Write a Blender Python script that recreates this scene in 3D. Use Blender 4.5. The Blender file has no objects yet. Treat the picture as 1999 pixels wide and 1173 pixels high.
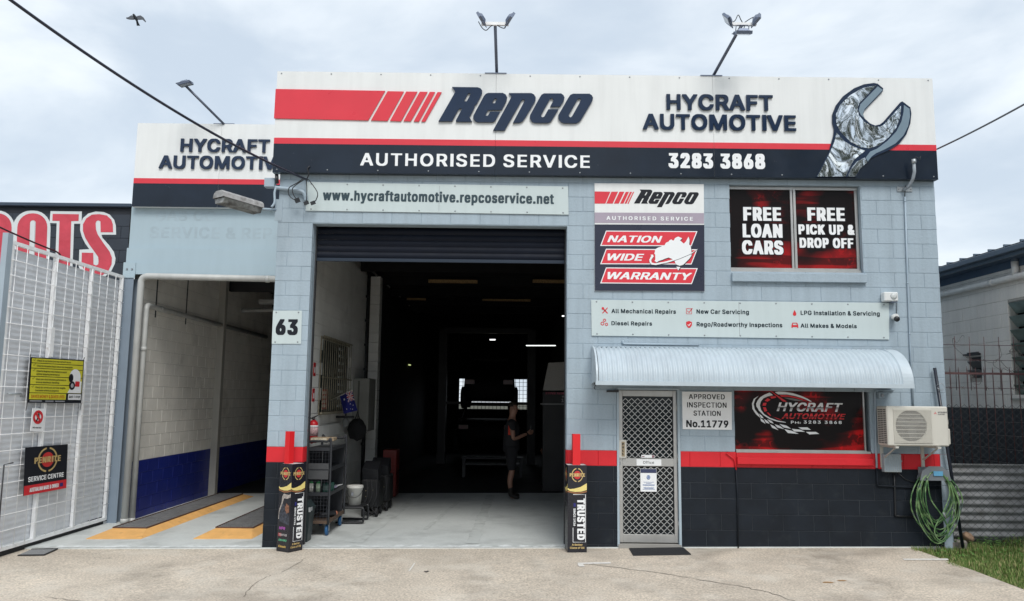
import bpy, bmesh, math, random
from mathutils import Vector, Matrix, Euler
from mathutils.geometry import delaunay_2d_cdt
R = math.radians
random.seed(7)
S = bpy.context.scene
COL = S.collection

# ---------------------------------------------------------------- camera
CX, CY, CZ, YAW, PIT, ROL, FOC = -.9524, -10.4837, 1.8575, -.0009, .1244, .0113, 1.5359
CAMP = Vector((CX, CY, CZ))
FWD = Vector((math.sin(YAW)*math.cos(PIT), math.cos(YAW)*math.cos(PIT), math.sin(PIT)))
_r = Vector((math.cos(YAW), -math.sin(YAW), 0)); _u = _r.cross(FWD)
RGT = _r*math.cos(ROL)+_u*math.sin(ROL); UPV = -_r*math.sin(ROL)+_u*math.cos(ROL)
cd = bpy.data.cameras.new('camera'); cam = bpy.data.objects.new('camera', cd); COL.objects.link(cam)
cd.sensor_width = 36; cd.lens = FOC*1000/1999*36; cd.clip_start = .05; cd.clip_end = 2000
m = Matrix((RGT, UPV, -FWD)).transposed().to_4x4(); m.translation = CAMP
cam.matrix_world = m; S.camera = cam

# ---------------------------------------------------------------- light: overcast noon sky, weak soft sun from behind the street
S.view_settings.view_transform = 'Standard'; S.view_settings.look = 'None'
S.view_settings.exposure = 0.64; S.view_settings.gamma = 1.0; S.view_settings.use_curve_mapping = False
SUN_EL, SUN_AZ = R(50), R(166)      # azimuth clockwise from +Y
W = bpy.data.worlds.new('World'); S.world = W; W.use_nodes = True
nt = W.node_tree; nt.nodes.clear()
N = lambda t: nt.nodes.new(t)
out = N('ShaderNodeOutputWorld'); bg = N('ShaderNodeBackground'); bg.inputs['Strength'].default_value = .1
sky = N('ShaderNodeTexSky'); sky.sky_type = 'NISHITA'; sky.sun_disc = False
sky.sun_elevation = SUN_EL; sky.sun_rotation = SUN_AZ; sky.air_density = 1.2; sky.dust_density = 2.0
tc = N('ShaderNodeTexCoord'); mp = N('ShaderNodeMapping'); mp.inputs['Scale'].default_value = (1, 1, 2.6)
n1 = N('ShaderNodeTexNoise'); n1.inputs['Scale'].default_value = 2.0; n1.inputs['Detail'].default_value = 7; n1.inputs['Roughness'].default_value = .52; n1.inputs['Distortion'].default_value = .35
rp = N('ShaderNodeValToRGB'); rp.color_ramp.interpolation = 'EASE'
rp.color_ramp.elements[0].position = .38; rp.color_ramp.elements[0].color = (.46, .53, .61, 1)
rp.color_ramp.elements[1].position = .62; rp.color_ramp.elements[1].color = (.72, .765, .80, 1)
ml = N('ShaderNodeMix'); ml.data_type = 'RGBA'; ml.blend_type = 'MULTIPLY'; ml.inputs[0].default_value = 1
ml.inputs[7].default_value = (9.3, 9.3, 9.3, 1)
mx = N('ShaderNodeMix'); mx.data_type = 'RGBA'; mx.inputs[0].default_value = .9
nt.links.new(tc.outputs['Generated'], mp.inputs[0]); nt.links.new(mp.outputs[0], n1.inputs['Vector'])
nt.links.new(n1.outputs['Fac'], rp.inputs[0]); nt.links.new(rp.outputs[0], ml.inputs[6])
nt.links.new(sky.outputs[0], mx.inputs[6]); nt.links.new(ml.outputs[2], mx.inputs[7])
nt.links.new(mx.outputs[2], bg.inputs['Color']); nt.links.new(bg.outputs[0], out.inputs[0])
ld = bpy.data.lights.new('sun', 'SUN'); ld.energy = 1.5; ld.angle = R(26); ld.color = (1, .965, .91)
sun = bpy.data.objects.new('sun', ld); COL.objects.link(sun)
dv = Vector((math.sin(SUN_AZ)*math.cos(SUN_EL), math.cos(SUN_AZ)*math.cos(SUN_EL), math.sin(SUN_EL)))
sun.rotation_euler = dv.to_track_quat('Z', 'Y').to_euler(); sun.location = dv*40

# ---------------------------------------------------------------- helpers: pixel of the photograph -> point on a real plane
def ray(px, py): return FWD+RGT*((px-999.5)/(FOC*1000))+UPV*((586.5-py)/(FOC*1000))
def UY(px, py, y=0.0): d = ray(px, py); return CAMP+d*((y-CY)/d.y)
def UX(px, py, x): d = ray(px, py); return CAMP+d*((x-CX)/d.x)
def UZ(px, py, z): d = ray(px, py); return CAMP+d*((z-CZ)/d.z)
def Z(ox, oy, s): return lambda X, Y: (ox+X/s, oy+Y/s)
def zl(fn, *c): return [fn(c[i], c[i+1]) for i in range(0, len(c), 2)]
def gz(x): return -.045+.0125*max(-8, min(5.5, x))      # the yard falls gently to the left

# ---------------------------------------------------------------- materials
MATS = {}
def mat(name, col, rough=.6, metal=0.0, var=.06, vs=2.5, bump=0.0, bs=40.0, streak=0.0, spots=None, spec=.5, emis=None, es=1.0, coat=0.0, alpha=None, fine=0.0, fs=90):
    if name in MATS: return MATS[name]
    M = bpy.data.materials.new(name); M.use_nodes = True; MATS[name] = M
    t = M.node_tree; b = t.nodes['Principled BSDF']
    b.inputs['Roughness'].default_value = rough; b.inputs['Metallic'].default_value = metal
    b.inputs['Specular IOR Level'].default_value = spec
    b.inputs['Coat Weight'].default_value = coat
    if emis: b.inputs['Emission Color'].default_value = (*emis, 1); b.inputs['Emission Strength'].default_value = es
    if alpha is not None: b.inputs['Alpha'].default_value = alpha
    g = t.nodes.new('ShaderNodeNewGeometry'); cur = None
    def noise(scale, det=4, vec=None, rough_=.55):
        n = t.nodes.new('ShaderNodeTexNoise'); n.inputs['Scale'].default_value = scale; n.inputs['Detail'].default_value = det; n.inputs['Roughness'].default_value = rough_
        t.links.new(vec or g.outputs['Position'], n.inputs['Vector']); return n.outputs['Fac']
    def mrange(f, a0, a1, b0, b1):
        n = t.nodes.new('ShaderNodeMapRange'); n.inputs[1].default_value = a0; n.inputs[2].default_value = a1; n.inputs[3].default_value = b0; n.inputs[4].default_value = b1
        t.links.new(f, n.inputs[0]); return n.outputs[0]
    def mul(a, b_):
        n = t.nodes.new('ShaderNodeMath'); n.operation = 'MULTIPLY'; t.links.new(a, n.inputs[0]); t.links.new(b_, n.inputs[1]); return n.outputs[0]
    f = mrange(noise(vs), .3, .7, 1-var, 1+var)
    if fine: f = mul(f, mrange(noise(fs, 3), .3, .7, 1-fine, 1+fine))
    if streak:
        mpn = t.nodes.new('ShaderNodeMapping'); mpn.inputs['Scale'].default_value = (9, 9, .7); t.links.new(g.outputs['Position'], mpn.inputs[0])
        f = mul(f, mrange(noise(1.0, 5, mpn.outputs[0]), .42, .75, 1.0, 1-streak))
    v = t.nodes.new('ShaderNodeMix'); v.data_type = 'RGBA'; v.blend_type = 'MULTIPLY'; v.inputs[0].default_value = 1
    v.inputs[6].default_value = (*col, 1); t.links.new(f, v.inputs[7]); cur = v.outputs[2]
    if spots:   # (colour, scale, lo, hi, strength) worn patches with a shape of their own
        for (c2, sc, lo, hi, st) in spots:
            w = t.nodes.new('ShaderNodeMix'); w.data_type = 'RGBA'; t.links.new(mrange(noise(sc, 5, None, .6), lo, hi, 0, st), w.inputs[0])
            t.links.new(cur, w.inputs[6]); w.inputs[7].default_value = (*c2, 1); cur = w.outputs[2]
    t.links.new(cur, b.inputs['Base Color'])
    t.links.new(mrange(noise(vs*1.7), .3, .7, max(.02, rough-.05), min(1, rough+.06)), b.inputs['Roughness'])
    if bump:
        bn = t.nodes.new('ShaderNodeBump'); bn.inputs['Strength'].default_value = min(1, bump); bn.inputs['Distance'].default_value = .01
        t.links.new(noise(bs, 4), bn.inputs['Height']); t.links.new(bn.outputs[0], b.inputs['Normal'])
    return M

# ---------------------------------------------------------------- mesh building
LOC = {}
def tag(o, label=None, cat=None, group=None, kind=None):
    if label: o['label'] = label
    if cat: o['category'] = cat
    if group: o['group'] = group
    if kind: o['kind'] = kind
    return o
def thing(name, label, cat, loc=(0, 0, 0), group=None):
    o = bpy.data.objects.new(name, None); COL.objects.link(o); o.location = loc; LOC[o.name] = Vector(loc)
    o.empty_display_size = .2
    return tag(o, label, cat, group)
def basis(d):
    d = d.normalized(); a = Vector((0, 0, 1)) if abs(d.z) < .9 else Vector((1, 0, 0))
    u = d.cross(a).normalized(); return u, d.cross(u).normalized()
class MB:
    def __init__(s): s.v = []; s.f = []; s.mi = []; s.k = 0; s.smooth = []
    def add(s, vs, fs, sm=False):
        n = len(s.v); s.v += [tuple(p) for p in vs]; s.f += [tuple(i+n for i in f) for f in fs]; s.mi += [s.k]*len(fs); s.smooth += [sm]*len(fs); return s
    def box(s, x0, x1, y0, y1, z0, z1):
        vs = [(x, y, z) for x in (x0, x1) for y in (y0, y1) for z in (z0, z1)]
        return s.add(vs, [(0, 1, 3, 2), (4, 6, 7, 5), (0, 4, 5, 1), (2, 3, 7, 6), (0, 2, 6, 4), (1, 5, 7, 3)])
    def obox(s, c, ax, ay, az):   # centre + three half vectors
        c = Vector(c); ax, ay, az = Vector(ax), Vector(ay), Vector(az)
        vs = [c+ax*i+ay*j+az*k for i in (-1, 1) for j in (-1, 1) for k in (-1, 1)]
        return s.add(vs, [(0, 1, 3, 2), (4, 6, 7, 5), (0, 4, 5, 1), (2, 3, 7, 6), (0, 2, 6, 4), (1, 5, 7, 3)])
    def bbox(s, x0, x1, y0, y1, z0, z1, b=.01):   # chamfered box
        vs = []; 
        for (sx, X) in ((1, x0), (-1, x1)):
            for (sy, Y) in ((1, y0), (-1, y1)):
                for (sz, Zz) in ((1, z0), (-1, z1)):
                    vs += [(X, Y+sy*b, Zz+sz*b), (X+sx*b, Y, Zz+sz*b), (X+sx*b, Y+sy*b, Zz)]
        i = lambda a, b_, c, k: ((a*2+b_)*2+c)*3+k
        fs = []
        for a in (0, 1): fs.append((i(a, 0, 0, 0), i(a, 0, 1, 0), i(a, 1, 1, 0), i(a, 1, 0, 0)))
        for a in (0, 1): fs.append((i(0, a, 0, 1), i(0, a, 1, 1), i(1, a, 1, 1), i(1, a, 0, 1)))
        for a in (0, 1): fs.append((i(0, 0, a, 2), i(0, 1, a, 2), i(1, 1, a, 2), i(1, 0, a, 2)))
        for a in (0, 1):
            for c in (0, 1):
                fs.append((i(a, c, 0, 0), i(a, c, 1, 0), i(a, c, 1, 1), i(a, c, 0, 1)))
                fs.append((i(a, 0, c, 0), i(a, 1, c, 0), i(a, 1, c, 2), i(a, 0, c, 2)))
                fs.append((i(0, a, c, 1), i(1, a, c, 1), i(1, a, c, 2), i(0, a, c, 2)))
        for a in (0, 1):
            for b_ in (0, 1):
                for c in (0, 1): fs.append((i(a, b_, c, 0), i(a, b_, c, 1), i(a, b_, c, 2)))
        return s.add(vs, fs)
    def bar(s, a, b, w, h=None):
        a, b = Vector(a), Vector(b); h = h or w; u, v = basis(b-a)
        vs = [p+u*(w/2*i)+v*(h/2*j) for p in (a, b) for i, j in ((-1, -1), (1, -1), (1, 1), (-1, 1))]
        return s.add(vs, [(0, 1, 2, 3), (7, 6, 5, 4), (0, 4, 5, 1), (1, 5, 6, 2), (2, 6, 7, 3), (3, 7, 4, 0)])
    def tube(s, pts, r, seg=8, caps=True, closed=False):
        pts = [Vector(p) for p in pts]; n = len(pts); rr = r if isinstance(r, (list, tuple)) else [r]*n
        vs = []; u = None
        for i in range(n):
            if closed: d = pts[(i+1) % n]-pts[i-1]
            else: d = pts[min(i+1, n-1)]-pts[max(i-1, 0)]
            d = d.normalized() if d.length > 1e-9 else Vector((0, 0, 1))
            if u is None: u, v = basis(d)
            else:
                u = (u-d*u.dot(d)); u = u.normalized() if u.length > 1e-6 else basis(d)[0]; v = d.cross(u)
            for k in range(seg):
                a = 2*math.pi*k/seg; vs.append(pts[i]+(u*math.cos(a)+v*math.sin(a))*rr[i])
        fs = []
        for i in range(n if closed else n-1):
            j = (i+1) % n
            for k in range(seg):
                q = (k+1) % seg; fs.append((i*seg+k, i*seg+q, j*seg+q, j*seg+k))
        s.add(vs, fs, True)
        if caps and not closed:
            b0 = len(s.v)-n*seg
            s.f += [tuple(b0+k for k in range(seg)), tuple(b0+(n-1)*seg+k for k in range(seg))]; s.mi += [s.k]*2; s.smooth += [False]*2
        return s
    def lathe(s, c, prof, seg=16, axis=Vector((0, 0, 1))):   # profile (r, h) about axis through c
        c = Vector(c); u, v = basis(axis); ax = axis.normalized(); n = len(prof)
        vs = [c+ax*h+(u*math.cos(2*math.pi*k/seg)+v*math.sin(2*math.pi*k/seg))*r for r, h in prof for k in range(seg)]
        fs = [(i*seg+k, i*seg+(k+1) % seg, (i+1)*seg+(k+1) % seg, (i+1)*seg+k) for i in range(n-1) for k in range(seg)]
        s.add(vs, fs, True); b0 = len(s.v)-n*seg
        if prof[0][0] > 1e-4: s.f.append(tuple(b0+k for k in range(seg))); s.mi.append(s.k); s.smooth.append(False)
        if prof[-1][0] > 1e-4: s.f.append(tuple(b0+(n-1)*seg+k for k in range(seg))); s.mi.append(s.k); s.smooth.append(False)
        return s
    def quad(s, a, b, c, d): return s.add([a, b, c, d], [(0, 1, 2, 3)])
    def shape(s, loops, to3, depth=None):
        """flat polygon with holes; loops in 2D; to3(x,y,off)->3D; depth extrudes it"""
        for q in tess(loops): s.add([to3(x, y, 0) for x, y in q], [tuple(range(len(q)))])
        if depth:
            for l in loops:
                n = len(l); vs = [to3(x, y, 0) for x, y in l]+[to3(x, y, -depth) for x, y in l]
                s.add(vs, [(i, (i+1) % n, n+(i+1) % n, n+i) for i in range(n)])
        return s
    def split(s, name, mats, parent=None, kind=None):   # every connected piece becomes a part of its own
        par = list(range(len(s.v)))
        def find(a):
            while par[a] != a: par[a] = par[par[a]]; a = par[a]
            return a
        for f in s.f:
            for q in f[1:]: par[find(q)] = find(f[0])
        G = {}
        for i, f in enumerate(s.f): G.setdefault(find(f[0]), []).append(i)
        out = []
        for fi in G.values():
            m_ = MB(); mp_ = {}
            for i in fi:
                g = []
                for q in s.f[i]:
                    if q not in mp_: mp_[q] = len(m_.v); m_.v.append(s.v[q])
                    g.append(mp_[q])
                m_.f.append(tuple(g)); m_.mi.append(s.mi[i]); m_.smooth.append(s.smooth[i])
            out.append(m_.build(name, mats, parent, kind))
        return out
    def build(s, name, mats, parent=None, kind=None, label=None, weld=False):
        me = bpy.data.meshes.new(name); org = Vector((0, 0, 0))
        if parent is not None: org = LOC[parent.name]
        else:
            if s.v:
                xs = [p[0] for p in s.v]; ys = [p[1] for p in s.v]; zs = [p[2] for p in s.v]
                org = Vector(((min(xs)+max(xs))/2, (min(ys)+max(ys))/2, min(zs)))
        me.from_pydata([(p[0]-org.x, p[1]-org.y, p[2]-org.z) for p in s.v], [], s.f)
        mats = mats if isinstance(mats, (list, tuple)) else [mats]
        for m_ in mats: me.materials.append(m_)
        if any(s.mi): me.polygons.foreach_set('material_index', s.mi)
        me.polygons.foreach_set('use_smooth', s.smooth); me.update()
        bm = bmesh.new(); bm.from_mesh(me)
        bmesh.ops.recalc_face_normals(bm, faces=bm.faces); bm.to_mesh(me); bm.free()
        o = bpy.data.objects.new(name, me); COL.objects.link(o)
        if parent is not None: o.parent = parent; LOC[o.name] = org
        else: o.location = org; LOC[o.name] = org
        if kind: o['kind'] = kind
        if label: o['label'] = label
        return o

def tess(loops):
    P = []; E = []
    for l in loops:
        n = len(P); P += [Vector((p[0], p[1])) for p in l]; E += [(n+i, n+(i+1) % len(l)) for i in range(len(l))]
    v, e, f, _, _, _ = delaunay_2d_cdt(P, E, [], 0, 1e-7)
    o = []
    for t in f:
        a = sum(v[i][0] for i in t)/len(t); b = sum(v[i][1] for i in t)/len(t); c = False
        for l in loops:
            for i in range(len(l)):
                x0, y0 = l[i-1][0], l[i-1][1]; x1, y1 = l[i][0], l[i][1]
                if (y0 > b) != (y1 > b) and a < (x1-x0)*(b-y0)/(y1-y0)+x0: c = not c
        if c: o.append([(v[i][0], v[i][1]) for i in t])
    return o
def grow(l, d):   # mitre offset of a closed loop; d>0 outward for counter-clockwise loops
    n = len(l); A = sum(l[i-1][0]*l[i][1]-l[i][0]*l[i-1][1] for i in range(n)); sg = 1 if A > 0 else -1; o = []
    for i in range(n):
        p, q, r = Vector(l[i-1]), Vector(l[i]), Vector(l[(i+1) % n])
        a = (q-p); b = (r-q)
        if a.length < 1e-9 or b.length < 1e-9: o.append(tuple(q)); continue
        a.normalize(); b.normalize(); na = Vector((a.y, -a.x))*sg; nb = Vector((b.y, -b.x))*sg; mm = na+nb
        k = max(.5, mm.length_squared/2) if mm.length > 1e-6 else 1
        o.append(tuple(q+mm*(d/k)) if True else 0)
    return o

# frames: a flat face in the world that lettering and print lie on
class Frame:
    def __init__(s, o, r, u):
        s.o = Vector(o); s.r = Vector(r).normalized(); s.u = Vector(u).normalized(); s.n = s.r.cross(s.u)
    def at(s, x, y, off=0): return s.o+s.r*x+s.u*y+s.n*off
    def to3(s, off): return lambda x, y, d: s.at(x, y, off+d)
def facade(y): return Frame((0, y, 0), (1, 0, 0), (0, 0, 1))   # n = -Y, towards the street
def px2(pts, y):   # photo pixels -> (x, z) on the facade-parallel plane y
    o = []
    for p in pts: w = UY(p[0], p[1], y); o.append((w.x, w.z))
    return o

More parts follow.
